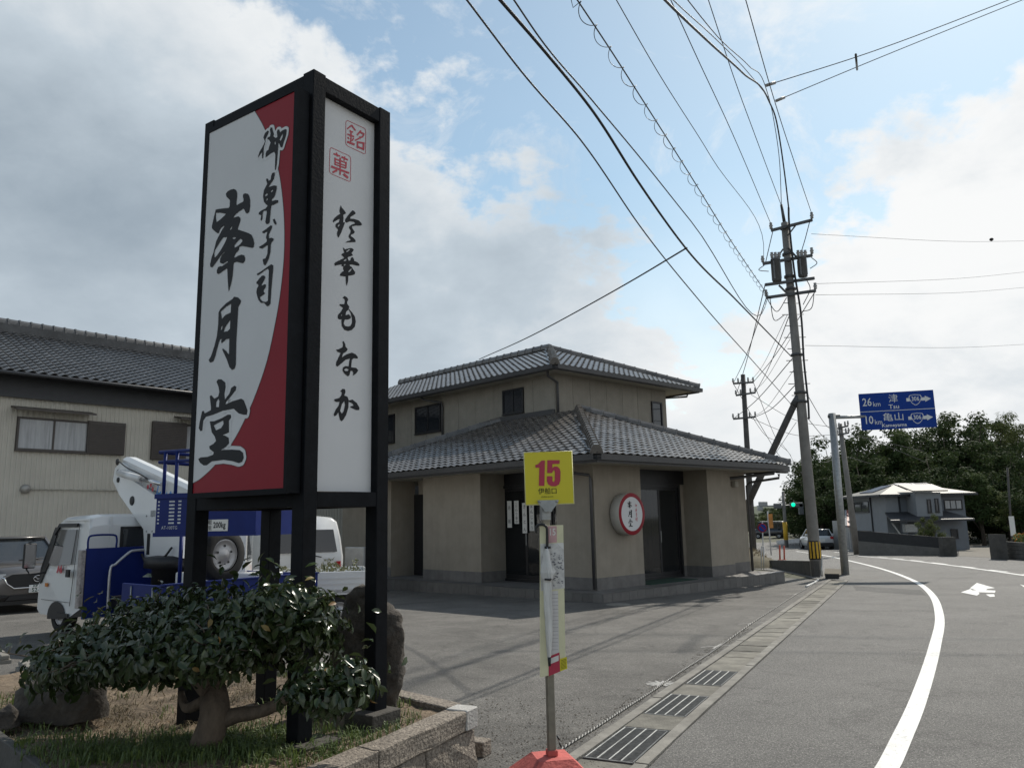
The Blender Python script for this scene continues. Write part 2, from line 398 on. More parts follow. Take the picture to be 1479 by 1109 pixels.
galv = mat('galvanised_steel', (0.30, 0.31, 0.31), 0.45, 0.18, 12.0, 0.08, 50, metal=0.55)

sheet('ground', [(-500, -300), (700, -300), (700, 900), (-500, 900)], -0.02, soil_far)
DR = V((math.sin(R(26.15)), math.cos(R(26.15)), 0)); DL = V((-DR.y, DR.x, 0))     # along the drain, to its left
D0 = V((0.737, 5.437, 0))                                                         # right edge of the first grating
def dp(t, s, dz=0.0):
    p = D0 + DR * t + DL * s; return V((p.x, p.y, gz(p.y) + dz))
def tup(p): return (p.x, p.y)
WB = [at_ground(u, v) for u, v in ((1062, 797), (1110, 789), (1180, 789), (1232, 801), (1383, 803), (1440, 806))]
lot_poly = [tup(dp(-14, 0.47)), tup(dp(20.2, 0.47)), tup(dp(20.4, 1.2)), (7.6, 27.5), (2.0, 33), (-10, 38), (-26, 30), (-26, -8)]
sheet('parking_lot', lot_poly, 0.0, lot_m)
road_poly = [tup(dp(-14, -0.11)), tup(dp(19.6, -0.11)), tup(dp(20.6, 0.9)), (9.6, 29), (9.0, 33.0), (9.5, 40), (11.5, 52), (14, 75), (46, 78), tup(WB[3]), tup(WB[4]), tup(WB[5] + V((-2.0, 4.0, 0))), (40, 56), (48, 58), (44, 40), (70, 37), (70, -8)]
sheet('road', road_poly, 0.004, road_m)
sheet('gravel_driveway', [tup(at_ground(u, v)) for u, v in ((1385, 803), (1440, 806), (1440, 786), (1385, 787))], 0.010, mat('gravel', (0.17, 0.155, 0.13), 0.95, 0.3, 14, 0.6, 50))

# drain run along the kerb: two concrete edges, gratings and cover slabs over a dark channel
sh_ = MB()
for a, b in ((-5.0, 0.6), (0.6, 30.0)):
    pass
pit = mat('drain_dark', (0.012, 0.012, 0.011), 0.95)
dch = sheet('drain_channel', [tup(dp(-14, -0.105)), tup(dp(19.6, -0.105)), tup(dp(19.6, 0.465)), tup(dp(-14, 0.465))], -0.012, pit)
def slab(t0, t1, s0, s1, z0, z1):
    q = [dp(t0, s0), dp(t1, s0), dp(t1, s1), dp(t0, s1)]
    return [p + V((0, 0, z0)) for p in q] + [p + V((0, 0, z1)) for p in q]
def slab_mesh(name, m, t0, t1, s0, s1, z0, z1, parent, cat=None):
    mb = MB(); mb.hexa(slab(t0, t1, s0, s1, z0, z1)); return mb.build(name, m, parent)
k = 0
for t in [x * 2.0 for x in range(-7, 10)]:
    slab_mesh('kerb_edge', conc, t + 0.006, t + 1.994, -0.10, -0.012, -0.01, 0.016 + 0.003 * (k % 2), dch)
    slab_mesh('kerb_edge', conc, t + 0.006, t + 1.994, 0.372, 0.46, -0.01, 0.014 + 0.003 * ((k + 1) % 2), dch); k += 1
slab_c = mat('drain_slab', (0.165, 0.156, 0.132), 0.92, 0.35, 5.0, 0.5, 50, dirt=0.65, rand=0.25)
GR = [(0.02, 0.90), (1.38, 2.25), (2.78, 3.62)]
t = -14.0; segs = [(-14 + 0.5 * i, -13.5 + 0.5 * i) for i in range(28)]
segs += [(0.90, 1.38), (2.25, 2.78)] + [(3.62 + 0.5 * i, 4.12 + 0.5 * i) for i in range(32)]
for i, (a, b) in enumerate(segs):
    if b < -3: continue
    slab_mesh('cover_slab', slab_c, a + 0.012, b - 0.012, -0.004, 0.362, -0.011, 0.006 + rnd.uniform(-0.003, 0.004), dch)
gr_dark = mat('grating_steel', (0.11, 0.112, 0.11), 0.5, 0.3, 20, metal=0.4)
gr_light = mat('grating_bar_worn', (0.42, 0.42, 0.40), 0.5, 0.25, 20, metal=0.3)
for i, (a, b) in enumerate(GR):
    nm = ('nearest the red bus stop base', 'between the other two gratings', 'farthest from the red bus stop base')[i]
    c = dp((a + b) / 2, 0.18)
    th = thing('drain_grating', 'steel drain grating with pale long bars, ' + nm, 'grating', c, 'drain gratings at the road edge')
    mb = MB()
    for j in range(34):
        tt = a + 0.03 + (b - a - 0.06) * j / 33
        mb.hexa(slab(tt - 0.0035, tt + 0.0035, 0.0, 0.356, -0.008, 0.006))
    o = mb.build('cross_bars', gr_dark, th, kind='stuff')
    for j in range(5):
        s = 0.012 + 0.083 * j
        mb = MB(); mb.hexa(slab(a + 0.015, b - 0.015, s - 0.0045, s + 0.0045, -0.008, 0.009)); mb.build('long_bar', gr_light if 0 < j < 5 else gr_dark, th)
    for tt in (a + 0.01, b - 0.01):
        mb = MB(); mb.hexa(slab(tt - 0.008, tt + 0.008, -0.002, 0.36, -0.009, 0.006)); mb.build('end_bar', gr_dark, th)

# road markings
mk = strip([(1262, 1140), (1292, 1090), (1327, 1010), (1350, 935), (1357, 890), (1345, 858), (1318, 838), (1275, 822), (1228, 810), (1190, 802), (1150, 796)], 0.135, 0.009, 10)
rd = mk.build('edge_line', paint_w, bpy.data.objects['road'])
strip([(1500, 834), (1430, 824), (1370, 816), (1300, 808), (1240, 803)], 0.15, 0.009, 6).build('lane_line', paint_w, bpy.data.objects['road'])
for a, b in (((1428, 823), (1456, 826)), ((1384, 817.5), (1408, 820)), ((1346, 812.5), (1368, 815)), ((1315, 808.8), (1333, 810.6)), ((1290, 806.2), (1305, 807.6)), ((1268, 804.4), (1282, 805.4)), ((1478, 829), (1510, 833)), ((1205, 797), (1222, 799))):
    strip([a, b], 0.14, 0.0095, 2).build('lane_dash', paint_w, bpy.data.objects['road'])
strip([(1120, 790.5), (1180, 792.5), (1240, 795.5), (1300, 799.5)], 0.15, 0.009, 6).build('lane_line', paint_w, bpy.data.objects['road'])
for shp in ([(1411, 842), (1437, 849.5), (1426, 850.5), (1424, 852.5), (1438, 853.2), (1437, 856.2), (1413, 855.5), (1415, 857.6), (1411, 860.4), (1388, 855.6), (1402, 850.6), (1404, 852.6), (1410, 852.6), (1401, 849.6)],
            [(1424, 858.6), (1436, 858.3), (1437, 862.0), (1430, 862.3)], [(1473, 844), (1500, 852), (1500, 862)]):
    mb = MB(); q = [at_ground(u, v) for u, v in shp]
    mb.flat([(p.x, p.y) for p in q]); mb.v = [V((p.x, p.y, gz(p.y) + 0.010)) for p in mb.v]
    mb.build('arrow_mark', paint_w, bpy.data.objects['road'])
patch_m = asphalt('patch_asphalt', (0.040, 0.039, 0.038), (0.125, 0.122, 0.116), 0.2)
for k_, q in enumerate((((905, 905), (985, 893), (1003, 903), (920, 917)), ((1120, 1010), (1176, 985), (1196, 1000), (1140, 1028)))):
    pass
sheet('asphalt_patch', [tup(at_ground(*q)) for q in ((1232, 846), (1330, 852), (1338, 860), (1236, 853))], 0.0065, patch_m)
dirt_m = mat('washed_soil', (0.115, 0.098, 0.078), 0.95, 0.4, 12, 0.5, 60)
mb = MB(); rr2 = random.Random(5)
for _ in range(900):
    t_ = rr2.uniform(-1.5, 7.5); s_ = 0.50 + abs(rr2.gauss(0, 0.10)); p_ = dp(t_, s_); r_ = rr2.uniform(0.003, 0.010)
    mb.raw([p_ + V((-r_, -r_, 0.001)), p_ + V((r_, -r_ * .6, 0.001)), p_ + V((r_ * .4, r_, 0.001)), p_ + V((0, 0, 0.001 + r_ * 0.9))], [(0, 1, 3), (1, 2, 3), (2, 0, 3)])
for _ in range(700):
    p_ = V((rr2.uniform(-0.45, 0.6), rr2.uniform(5.0, 7.4), 0.0)); r_ = rr2.uniform(0.003, 0.009)
    mb.raw([p_ + V((-r_, -r_, 0.001)), p_ + V((r_, -r_ * .6, 0.001)), p_ + V((r_ * .4, r_, 0.001)), p_ + V((0, 0, 0.001 + r_ * 0.9))], [(0, 1, 3), (1, 2, 3), (2, 0, 3)])
o = mb.build('grit', dirt_m, None, loc=(0, 6, 0)); o['kind'] = 'stuff'; o['label'] = 'loose grit gathered along the lot edge and planter foot'; o['category'] = 'grit'
# manhole and round lid on the lot
mb = MB(); c = at_ground(893, 873)
mb.M = Matrix.Translation(c); mb.lathe([(0.0, 0.012), (0.24, 0.012), (0.26, 0.004)], 24)
tag(mb.build('manhole_cover', conc, None), 'small round concrete manhole cover in the asphalt by the platform corner', 'manhole')

# ------------------------------------------------------------ brush lettering, traced as outlines (outer, holes) in view space
def G_(ox, oy, s, outer, *holes):
    f = lambda l: [(ox + x / s, oy + y / s) for x, y in l]
    return (f(outer), [f(h) for h in holes])
MINE = [G_(295, 265, 6.925, [(222,105),(240,82),(268,66),(300,58),(322,68),(333,90),(334,130),(328,185),(327,220),(345,212),(398,182),(398,160),(392,130),(396,110),(415,102),(440,106),(455,128),(464,170),(464,230),(456,285),(437,305),(420,296),(405,262),(395,255),(350,285),(310,320),(295,350),(315,340),(345,331),(365,345),(368,368),(355,410),(338,462),(400,482),(450,500),(480,520),(497,555),(505,600),(500,635),(485,648),(450,640),(385,628),(356,636),(352,660),(345,675),(320,700),(305,735),(310,745),(345,725),(380,714),(405,722),(414,745),(412,775),(395,800),(365,795),(330,785),(300,795),(295,850),(288,930),(275,1000),(250,1085),(245,1030),(240,950),(236,850),(215,862),(150,908),(132,900),(132,870),(145,838),(172,828),(180,833),(243,787),(240,778),(195,805),(172,800),(162,790),(165,755),(180,720),(213,690),(205,688),(170,725),(110,810),(85,842),(66,835),(64,810),(80,740),(98,690),(110,640),(125,580),(150,530),(185,465),(208,430),(205,423),(175,445),(158,475),(150,500),(135,500),(105,475),(83,452),(82,430),(95,370),(112,300),(120,265),(150,258),(215,250),(250,248),(260,230),(262,170),(245,152),(228,135)],
  [(120,297),(160,295),(222,306),(215,318),(170,360),(130,390),(122,350)], [(260,462),(275,440),(288,430),(280,455),(268,468)], [(195,542),(235,540),(215,590),(170,670),(130,725),(108,745),(106,700),(112,670),(140,625),(165,585)], [(287,548),(305,540),(325,545),(305,560),(293,556)], [(307,620),(335,585),(365,556),(385,565),(388,580),(360,615),(325,638),(308,645)])]
TSUKI = [G_(280, 420, 4.111, [(150,130),(160,110),(195,75),(232,50),(242,36),(265,40),(283,58),(280,75),(267,95),(262,180),(255,300),(252,440),(245,462),(230,470),(215,455),(200,410),(172,350),(175,342),(195,358),(212,380),(214,285),(195,288),(168,312),(165,300),(172,285),(158,290),(148,320),(130,390),(118,420),(100,427),(91,412),(105,390),(125,330),(140,270),(148,200)],
  [(163,125),(195,95),(225,77),(222,130),(190,145),(170,168)], [(180,245),(190,215),(220,172),(218,225),(205,240)], [(163,235),(165,215),(175,207),(170,230)])]
DO = [G_(280, 420, 4.111, [(138,540),(148,525),(168,526),(190,545),(192,570),(185,612),(188,645),(215,610),(225,577),(245,563),(256,570),(252,590),(225,625),(195,660),(190,675),(235,655),(285,640),(300,650),(312,680),(322,710),(318,735),(300,736),(270,728),(240,700),(175,712),(120,735),(75,748),(60,770),(53,830),(42,833),(33,815),(38,780),(47,740),(52,715),(62,712),(68,728),(105,708),(105,690),(98,625),(108,620),(125,640),(148,628),(155,600),(150,570)], [(135,690),(137,660),(150,640),(155,655),(152,690)]),
  G_(280, 420, 4.111, [(98,775),(125,774),(170,755),(205,735),(222,735),(225,752),(212,770),(212,840),(190,850),(175,856),(190,860),(210,872),(213,905),(195,925),(165,945),(230,942),(275,945),(295,960),(300,990),(290,1015),(270,1022),(230,1010),(180,1003),(110,1012),(80,1035),(62,1036),(40,1020),(30,998),(45,988),(85,985),(118,972),(122,958),(97,938),(95,922),(120,908),(135,890),(128,865),(110,840)], [(122,800),(140,788),(178,770),(180,790),(165,815),(135,828)])]
GO = [G_(360, 170, 6.157, [(130,180),(145,140),(170,118),(180,125),(172,150),(155,185),(148,200),(150,215),(135,260),(130,360),(118,368),(120,310),(100,335),(82,362),(95,310),(130,250),(145,215),(135,190)]),
  G_(360, 170, 6.157, [(188,110),(195,92),(210,92),(215,120),(225,150),(220,170),(240,185),(255,175),(250,130),(258,110),(272,110),(280,135),(295,120),(325,105),(338,110),(335,150),(310,230),(298,268),(285,268),(272,235),(265,230),(260,300),(250,420),(240,470),(233,465),(237,330),(228,308),(200,320),(150,358),(150,325),(158,300),(175,290),(182,260),(195,225),(180,200),(165,195),(170,180),(190,170),(195,140)], [(275,200),(290,165),(305,145),(300,180),(285,210)], [(230,220),(238,215),(240,235),(232,250)])]
KA = [G_(360, 170, 6.157, [(200,520),(210,495),(230,490),(232,505),(220,555),(195,590),(175,620),(195,615),(225,605),(250,610),(247,640),(235,690),(225,710),(205,730),(205,745),(240,735),(262,737),(262,755),(235,770),(200,785),(195,830),(185,935),(170,950),(155,948),(148,930),(160,850),(160,830),(135,830),(125,840),(122,900),(112,920),(105,910),(112,870),(88,862),(92,845),(110,830),(150,810),(170,785),(150,770),(135,750),(128,700),(135,650),(150,620),(165,590),(155,560),(158,545),(170,545),(178,565),(195,555)], [(145,690),(165,672),(168,690),(150,705)], [(195,660),(215,640),(218,655),(200,668)], [(155,735),(165,715),(170,730),(160,742)]),
  G_(360, 170, 6.157, [(215,910),(228,900),(245,935),(247,950),(235,955),(222,935)])]
SHI = [G_(360, 310, 7.4, [(145,185),(190,155),(235,118),(252,122),(245,150),(215,215),(215,255),(245,250),(265,258),(265,275),(240,305),(235,330),(232,400),(215,470),(190,525),(175,545),(160,535),(150,490),(152,478),(180,470),(200,420),(205,330),(190,335),(145,365),(112,358),(110,348),(150,325),(190,295),(195,275),(185,250),(190,220),(200,190),(195,185),(160,203),(148,200)])]
TSUKASA = [G_(360, 310, 7.4, [(88,635),(130,610),(200,560),(240,533),(262,545),(262,570),(250,700),(238,850),(232,950),(220,970),(205,982),(190,975),(165,945),(130,945),(105,915),(90,870),(82,830),(88,790),(105,765),(100,745),(85,745),(82,725),(110,690),(140,655),(165,652),(178,670),(160,710),(140,745),(135,765),(170,745),(185,750),(180,780),(158,810),(160,830),(172,835),(168,850),(120,882),(125,905),(150,930),(185,935),(205,920),(210,800),(215,600),(205,578),(170,600),(130,630),(100,650),(90,648)])]
SUZU = [G_(470, 290, 8.53, [(170,120),(178,90),(187,58),(200,85),(230,120),(250,150),(245,163),(222,172),(218,190),(222,210),(218,270),(240,265),(225,310),(190,400),(160,458),(145,435),(140,400),(152,365),(150,350),(125,325),(120,300),(135,280),(165,265),(175,225),(140,240),(95,270),(88,250),(110,215),(150,180),(180,165)], [(150,310),(165,293),(178,290),(170,310),(155,325)]),
  G_(470, 290, 8.53, [(240,235),(270,190),(320,130),(335,120),(360,135),(372,158),(350,175),(310,200),(300,222),(350,225),(410,245),(440,275),(450,298),(430,308),(370,308),(330,315),(325,330),(345,365),(360,385),(350,405),(315,420),(310,435),(350,465),(370,490),(368,510),(340,512),(245,516),(265,500),(305,490),(308,478),(285,450),(285,430),(305,395),(310,370),(290,335),(290,318),(320,298),(365,280),(350,262),(300,255),(258,272),(245,265)])]
HANA = [G_(470, 290, 8.53, [(215,575),(240,600),(300,585),(325,585),(348,605),(340,620),(320,645),(338,675),(290,690),(270,700),(285,740),(305,735),(315,700),(335,697),(352,725),(350,740),(395,760),(418,785),(415,803),(380,800),(320,785),(295,790),(300,805),(320,815),(335,840),(365,880),(362,905),(330,918),(280,925),(278,990),(262,1050),(250,1020),(248,935),(180,925),(178,905),(200,880),(225,868),(215,830),(220,810),(200,808),(195,785),(115,802),(108,780),(120,760),(180,730),(230,705),(215,685),(197,675),(200,655),(232,640),(220,610)], [(225,735),(255,715),(255,740),(225,745)], [(255,625),(290,600),(305,598),(285,620),(260,635)], [(280,880),(290,860),(322,830),(320,850),(300,875),(283,883)], [(222,800),(240,778),(250,785),(235,800)])]
MO = [G_(470, 415, 5.543, [(137,85),(150,70),(172,80),(182,98),(172,120),(175,135),(190,155),(185,170),(215,205),(235,235),(242,275),(235,315),(210,342),(180,350),(150,340),(130,310),(127,270),(130,258),(105,255),(97,240),(100,220),(120,200),(140,165),(112,145),(112,135),(150,135),(155,115),(152,95)], [(150,270),(145,290),(155,308),(180,315),(200,308),(212,285),(212,250),(200,205),(185,178),(165,195),(160,225),(185,215),(203,235),(200,250),(180,258),(155,258)], [(122,225),(132,215),(130,230)])]
NA = [G_(470, 415, 5.543, [(135,435),(145,430),(158,455),(160,475),(178,495),(165,515),(140,530),(130,560),(170,535),(210,522),(240,535),(260,560),(255,570),(225,568),(210,580),(205,640),(245,645),(262,665),(245,690),(217,708),(222,685),(215,670),(200,668),(190,705),(178,712),(150,690),(135,665),(140,640),(160,630),(185,632),(190,590),(195,570),(160,580),(120,615),(95,635),(83,625),(85,600),(110,550),(120,525),(95,515),(83,500),(105,495),(135,480),(140,460)], [(148,660),(165,648),(185,658),(175,670),(158,670)])]
KAH = [G_(470, 415, 5.543, [(118,830),(135,812),(155,815),(160,835),(150,865),(175,875),(185,900),(183,960),(165,1020),(145,1055),(128,1072),(115,1060),(105,1015),(102,1000),(85,1025),(70,1032),(65,1015),(80,980),(105,945),(112,915),(85,918),(68,905),(72,895),(110,885),(128,860),(130,840)], [(130,935),(150,910),(155,940),(145,990),(130,1010),(116,990)]),
  G_(470, 415, 5.543, [(185,905),(215,898),(250,925),(272,965),(268,982),(245,982),(200,962),(195,955),(225,945),(210,925),(188,918)])]
def stroke2(p, q, w):
    d = V((q[0] - p[0], q[1] - p[1])); n = V((-d.y, d.x)).normalized() * w / 2; e = d.normalized() * w * 0.12; p = V(p) - e; q = V(q) + e
    return [tuple(p - n), tuple(q - n * 0.9), tuple(q + n * 0.9), tuple(p + n)]
MEI_S = [((370,215),(430,165),22),((430,165),(485,240),22),((400,245),(450,265),20),((370,295),(465,330),22),((422,255),(420,400),22),((375,340),(392,365),20),((460,350),(440,390),18),((370,405),(470,445),32),((565,245),(510,305),24),((550,265),(610,290),24),((610,290),(590,330),24),((590,330),(480,385),22),((545,330),(565,350),18),((515,400),(515,495),24),((515,410),(610,425),26),((605,420),(600,525),28),((520,480),(610,515),26)]
KA_S = [((170,580),(260,615),24),((210,565),(225,620),18),((285,625),(375,670),24),((330,620),(320,680),18),((190,640),(190,735),22),((190,655),(350,710),20),((350,700),(345,790),22),((190,700),(345,755),18),((190,735),(345,790),18),((265,640),(262,885),22),((135,765),(390,860),30),((215,820),(155,850),32),((315,875),(375,930),34)]
BOX_S = [[(347,125),(355,105),(372,97),(610,205),(630,225),(637,255),(633,555),(628,575),(612,579),(380,472),(355,450),(345,425)], [(115,520),(122,498),(137,490),(390,607),(412,630),(418,655),(415,960),(408,980),(392,982),(135,872),(115,850),(107,825)]]

# ------------------------------------------------------------ pylon sign
PA = V((-1.183, 4.432, 0.45)); PAZ = 35.1
PF = frame(PA, PAZ); PX = PF.to_3x3().col[0].copy(); PY = PF.to_3x3().col[1].copy(); PZ = V((0, 0, 1))
LX, LY, PT = 0.674, 1.132, 4.36 - 0.45
white_panel = mat('sign_white', (0.60, 0.605, 0.61), 0.38, 0.03, 2.0, spec=0.15)
red_panel = mat('sign_red', (0.24, 0.014, 0.024), 0.38, 0.05, 2.0, spec=0.15)
ink = mat('sign_ink', (0.018, 0.019, 0.021), 0.45, 0.1, 4.0, spec=0.15)
grey_line = mat('sign_outline_grey', (0.10, 0.10, 0.10), 0.5, 0.05, 4.0)
ink_red = mat('sign_ink_red', (0.42, 0.03, 0.05), 0.45, 0.1, 4.0)
py = thing('pylon_sign', 'tall black framed pylon sign with white and red panels and brush lettering in the planter', 'sign', PA)
pw = 0.10
for x, y in ((0, 0), (LX - pw, 0), (0, LY - pw), (LX - pw, LY - pw)):
    mb = MB(PF); mb.box(x, x + pw, y, y + pw, -0.06 if (x, y) != (LX - pw, 0) else 0.02, PT, 0.004); mb.build('post', black_steel, py)
for z0, z1 in ((1.685 - 0.45, 1.775 - 0.45), (PT - 0.11, PT - 0.010)):
    for y0, y1 in ((0.004, 0.096), (LY - 0.096, LY - 0.004)):
        mb = MB(PF); mb.box(pw, LX - pw, y0, y1, z0, z1, 0.003); mb.build('rail', black_steel, py)
    for x0, x1 in ((0.004, 0.096), (LX - 0.096, LX - 0.004)):
        mb = MB(PF); mb.box(x0, x1, pw, LY - pw, z0, z1, 0.003); mb.build('rail', black_steel, py)
mb = MB(PF); mb.box(0.1, LX - 0.1, 0.1, LY - 0.1, PT - 0.05, PT - 0.03); mb.build('top_sheet', black_steel, py)
# the left lightbox stands proud of the posts, its printed face split white and red
PROUD = 0.10
lo = PA - PX * PROUD; lbas = basis(lo, -PY, PZ)            # 2D: x to the viewer's right, y up
def lp2(u, v):
    p = lbas.inverted() @ on_plane(u, v, lo, PX); return (p.x, p.y)
cs = [lp2(*c) for c in ((302.2, 193.9), (424.5, 132.7), (412, 704), (279.4, 712.7))]
x0 = (cs[0][0] + cs[3][0]) / 2; x1 = (cs[1][0] + cs[2][0]) / 2; y1 = (cs[0][1] + cs[1][1]) / 2; y0 = (cs[2][1] + cs[3][1]) / 2
lb = MB(lbas); lb.box(x0 - 0.022, x1 + 0.022, y0 - 0.03, y1 + 0.03, -PROUD + 0.004, -0.012, 0.003)
lbox = lb.build('lightbox', black_steel, py)
lb = MB(lbas)
for a in ((x0 - 0.024, x0, y0 - 0.032, y1 + 0.032), (x1, x1 + 0.024, y0 - 0.032, y1 + 0.032), (x0, x1, y0 - 0.032, y0), (x0, x1, y1, y1 + 0.032)):
    lb.box(*a, -0.016, 0.006)
lb.build('face_frame', black_steel, lbox)
lb = MB(lbas); lb.poly([(x0, y0, 0), (x1, y0, 0), (x1, y1, 0), (x0, y1, 0)]); lb.build('red_face', red_panel, lbox)
arc = [lp2(*c) for c in ((368, 161), (382, 186), (395, 222), (403, 250), (408, 285), (410.5, 320), (410.7, 357), (408.6, 391), (404, 430), (397, 470), (386, 520), (371, 565), (354, 605), (335, 640), (310, 672), (291, 690), (279.6, 697))]
arc = [tuple(p)[:2] for p in spline([(x, y, 0) for x, y in arc], 4)]
arc[0] = (arc[0][0], y1); arc[-1] = (x0, arc[-1][1])
def grow(loop, d):
    """offset a closed 2D outline outward by d (round joins are not needed at this size)."""
    n = len(loop); ar = sum(loop[i][0] * loop[(i + 1) % n][1] - loop[(i + 1) % n][0] * loop[i][1] for i in range(n)); s = 1 if ar > 0 else -1; out = []
    for i in range(n):
        a, b, c = V(loop[i - 1]), V(loop[i]), V(loop[(i + 1) % n]); e1 = (b - a).normalized(); e2 = (c - b).normalized()
        nn = V((e1.y, -e1.x)) + V((e2.y, -e2.x)); nn = nn.normalized() if nn.length > 1e-5 else V((e1.y, -e1.x)); k = min(1.6, 1 / max(0.4, nn.dot(V((e1.y, -e1.x)))))
        out.append(tuple(b + nn * s * d * k))
    return out
def blobs(mb, loop, r, z):
    """a halo of width r round an outline: quads along the edges and discs at the corners."""
    n = len(loop)
    for i in range(n):
        a, b = V(loop[i]), V(loop[(i + 1) % n]); d = b - a
        if d.length < 1e-6: continue
        s = V((-d.y, d.x)).normalized() * r
        mb.poly([(*(a - s), z), (*(b - s), z), (*(b + s), z), (*(a + s), z)])
        mb.disc(r, z + 0.00002 * (i % 7 + 1), 10, (a.x, a.y))
white = [(x0, arc[-1][1])] + arc[::-1][1:] + [(x0, y1)]
glyphs2 = {}
for nm, gl in (('mine', MINE), ('tsuki', TSUKI), ('do', DO), ('go', GO), ('ka', KA), ('shi', SHI), ('tsukasa', TSUKASA)):
    glyphs2[nm] = [([lp2(*p) for p in o], [[lp2(*p) for p in h] for h in hs]) for o, hs in gl]
lb = MB(lbas)
for o in white_edges if False else [arc]:
    for i in range(len(o) - 1):
        a, b = V(o[i]), V(o[i + 1]); d = b - a; s = V((-d.y, d.x)).normalized() * 0.0035
        lb.poly([(*(a - s), 0.001), (*(b - s), 0.001), (*(b + s), 0.001), (*(a + s), 0.001)])
for nm in ('do', 'go'):
    for o, hs in glyphs2[nm]: blobs(lb, o, 0.0245 if nm == 'do' else 0.0205, 0.001); lb.flat(o, z=0.0012)
lb.build('grey_outline', grey_line, lbox)
lb = MB(lbas); lb.flat(white, z=0.002)
wh_face = lb.build('white_face', white_panel, lbox)
for nm in ('do', 'go'):
    lb = MB(lbas)
    for o, hs in glyphs2[nm]: blobs(lb, o, 0.0215 if nm == 'do' else 0.0175, 0.003); lb.flat(o, z=0.0028)
    lb.build('white_halo', white_panel, lbox)
for nm in ('mine', 'tsuki', 'do', 'go', 'ka', 'shi', 'tsukasa'):
    lb = MB(lbas)
    for o, hs in glyphs2[nm]: lb.flat(o, hs, z=0.0046)
    lb.build('character', ink, lbox)
# the right face panel sits back inside the frame
ro = PA + PY * 0.055; rbas = basis(ro, PX, PZ)
def rp2(u, v):
    p = rbas.inverted() @ on_plane(u, v, ro, PY); return (p.x, p.y)
rb = MB(rbas); rb.box(0.09, LX - 0.09, 1.765 - 0.45, PT - 0.09, -0.02, 0.0); rpan = rb.build('side_panel', white_panel, py)
for gl in (SUZU, HANA, MO, NA, KAH):
    rb = MB(rbas)
    for o, hs in gl: rb.flat([rp2(*p) for p in o], [[rp2(*p) for p in h] for h in hs], z=0.002)
    rb.build('character', ink, rpan)
for S, B in ((MEI_S, BOX_S[0]), (KA_S, BOX_S[1])):
    rb = MB(rbas); cv = lambda p: rp2(465 + p[0] / 10.09, 165 + p[1] / 10.09)
    for i, (a, b, w) in enumerate(S): rb.flat([cv(p) for p in stroke2(a, b, w)], z=0.002 + 0.00005 * i)
    for i in range(len(B)): rb.flat([cv(p) for p in stroke2(B[i], B[(i + 1) % len(B)], 8)], z=0.0014 + 0.00004 * i)
    rb.build('red_seal', ink_red, rpan)
# back faces (not seen from the road side) are plain
rb = MB(PF); rb.box(0.09, LX - 0.09, LY - 0.06, LY - 0.045, 1.765 - 0.45, PT - 0.09); rb.build('back_panel', white_panel, py)
rb = MB(PF); rb.box(LX - 0.05, LX - 0.035, 0.09, LY - 0.09, 1.765 - 0.45, PT - 0.09); rb.build('back_panel', white_panel, py)
foot = mat('footing_concrete', (0.055, 0.05, 0.043), 0.95, 0.3, 8, 0.4, 60)
mb = MB(PF); mb.box(LX - 0.19, LX + 0.05, -0.07, 0.17, -0.075, 0.035, 0.006); mb.build('footing', foot, py)
mb = MB(PF); mb.box(-0.03, 0.22, -0.10, 0.10, -0.07, -0.018, 0.004); mb.build('footing', foot, py)

# ------------------------------------------------------------ planter of granite blocks with soil
granite = mat('granite', (0.11, 0.092, 0.075), 0.9, 0.5, 48.0, 1.0, 60, c2=(0.33, 0.285, 0.235), dirt=0.5)
granite_w = mat('granite_pale', (0.38, 0.37, 0.35), 0.85, 0.2, 60.0, 0.4, 80)
soil_m = mat('planter_soil', (0.085, 0.060, 0.038), 0.97, 0.4, 9.0, 1.0, 40, c2=(0.20, 0.15, 0.10))
Q0 = V((-0.263, 5.129, 0)); aR = V((math.sin(R(27.4)), math.cos(R(27.4)), 0)); aB = V((math.sin(R(-45.0)), math.cos(R(-45.0)), 0))
Q1 = V((-2.299, 4.049, 0))      # on the front edge
# intersection of the right wall line with the front edge line
det = (-aR.x) * (-aB.y) - (-aR.y) * (-aB.x)
dd = Q1 - Q0; sR = (dd.x * (aB.y) - dd.y * aB.x) / ((-aR.x) * aB.y - (-aR.y) * aB.x)
QF = Q0 - aR * sR
PLW = 4.6
pl = thing('stone_planter', 'raised planter bed edged with rough granite blocks under the pylon sign', 'planter', Q0)
def blk(p0, p1, inward, z0, z1, w, m, name, out=0.0, jit=0.0):
    d = (p1 - p0).normalized(); q = [p0 - inward * out, p1 - inward * out, p1 + inward * w, p0 + inward * w]
    mb = MB(); bm = [V((p.x, p.y, z0)) for p in q] + [V((p.x, p.y, z1)) for p in q]
    # subdivided rough face
    bmx = bmesh.new(); vv = [bmx.verts.new(p) for p in bm]
    for fc in ((3, 2, 1, 0), (4, 5, 6, 7), (0, 1, 5, 4), (1, 2, 6, 5), (2, 3, 7, 6), (3, 0, 4, 7)): bmx.faces.new([vv[i] for i in fc])
    bmesh.ops.bevel(bmx, geom=list(bmx.edges), offset=0.006, segments=1, affect='EDGES')
    bmesh.ops.subdivide_edges(bmx, edges=[e for e in bmx.edges if e.calc_length() > 0.07], cuts=4, use_grid_fill=True)
    bmesh.ops.recalc_face_normals(bmx, faces=list(bmx.faces))
    if jit:
        for x in bmx.verts: x.co += noise.noise_vector(x.co * 14) * jit
    bmx.verts.index_update(); mb.raw([x.co.copy() for x in bmx.verts], [[x.index for x in fc.verts] for fc in bmx.faces]); bmx.free()
    return mb.build(name, m, pl)
def perp(d, toward):
    n = V((-d.y, d.x, 0)); return n if n.dot(toward) > 0 else -n
ctr = (Q0 + QF) / 2 + aB * 1.5
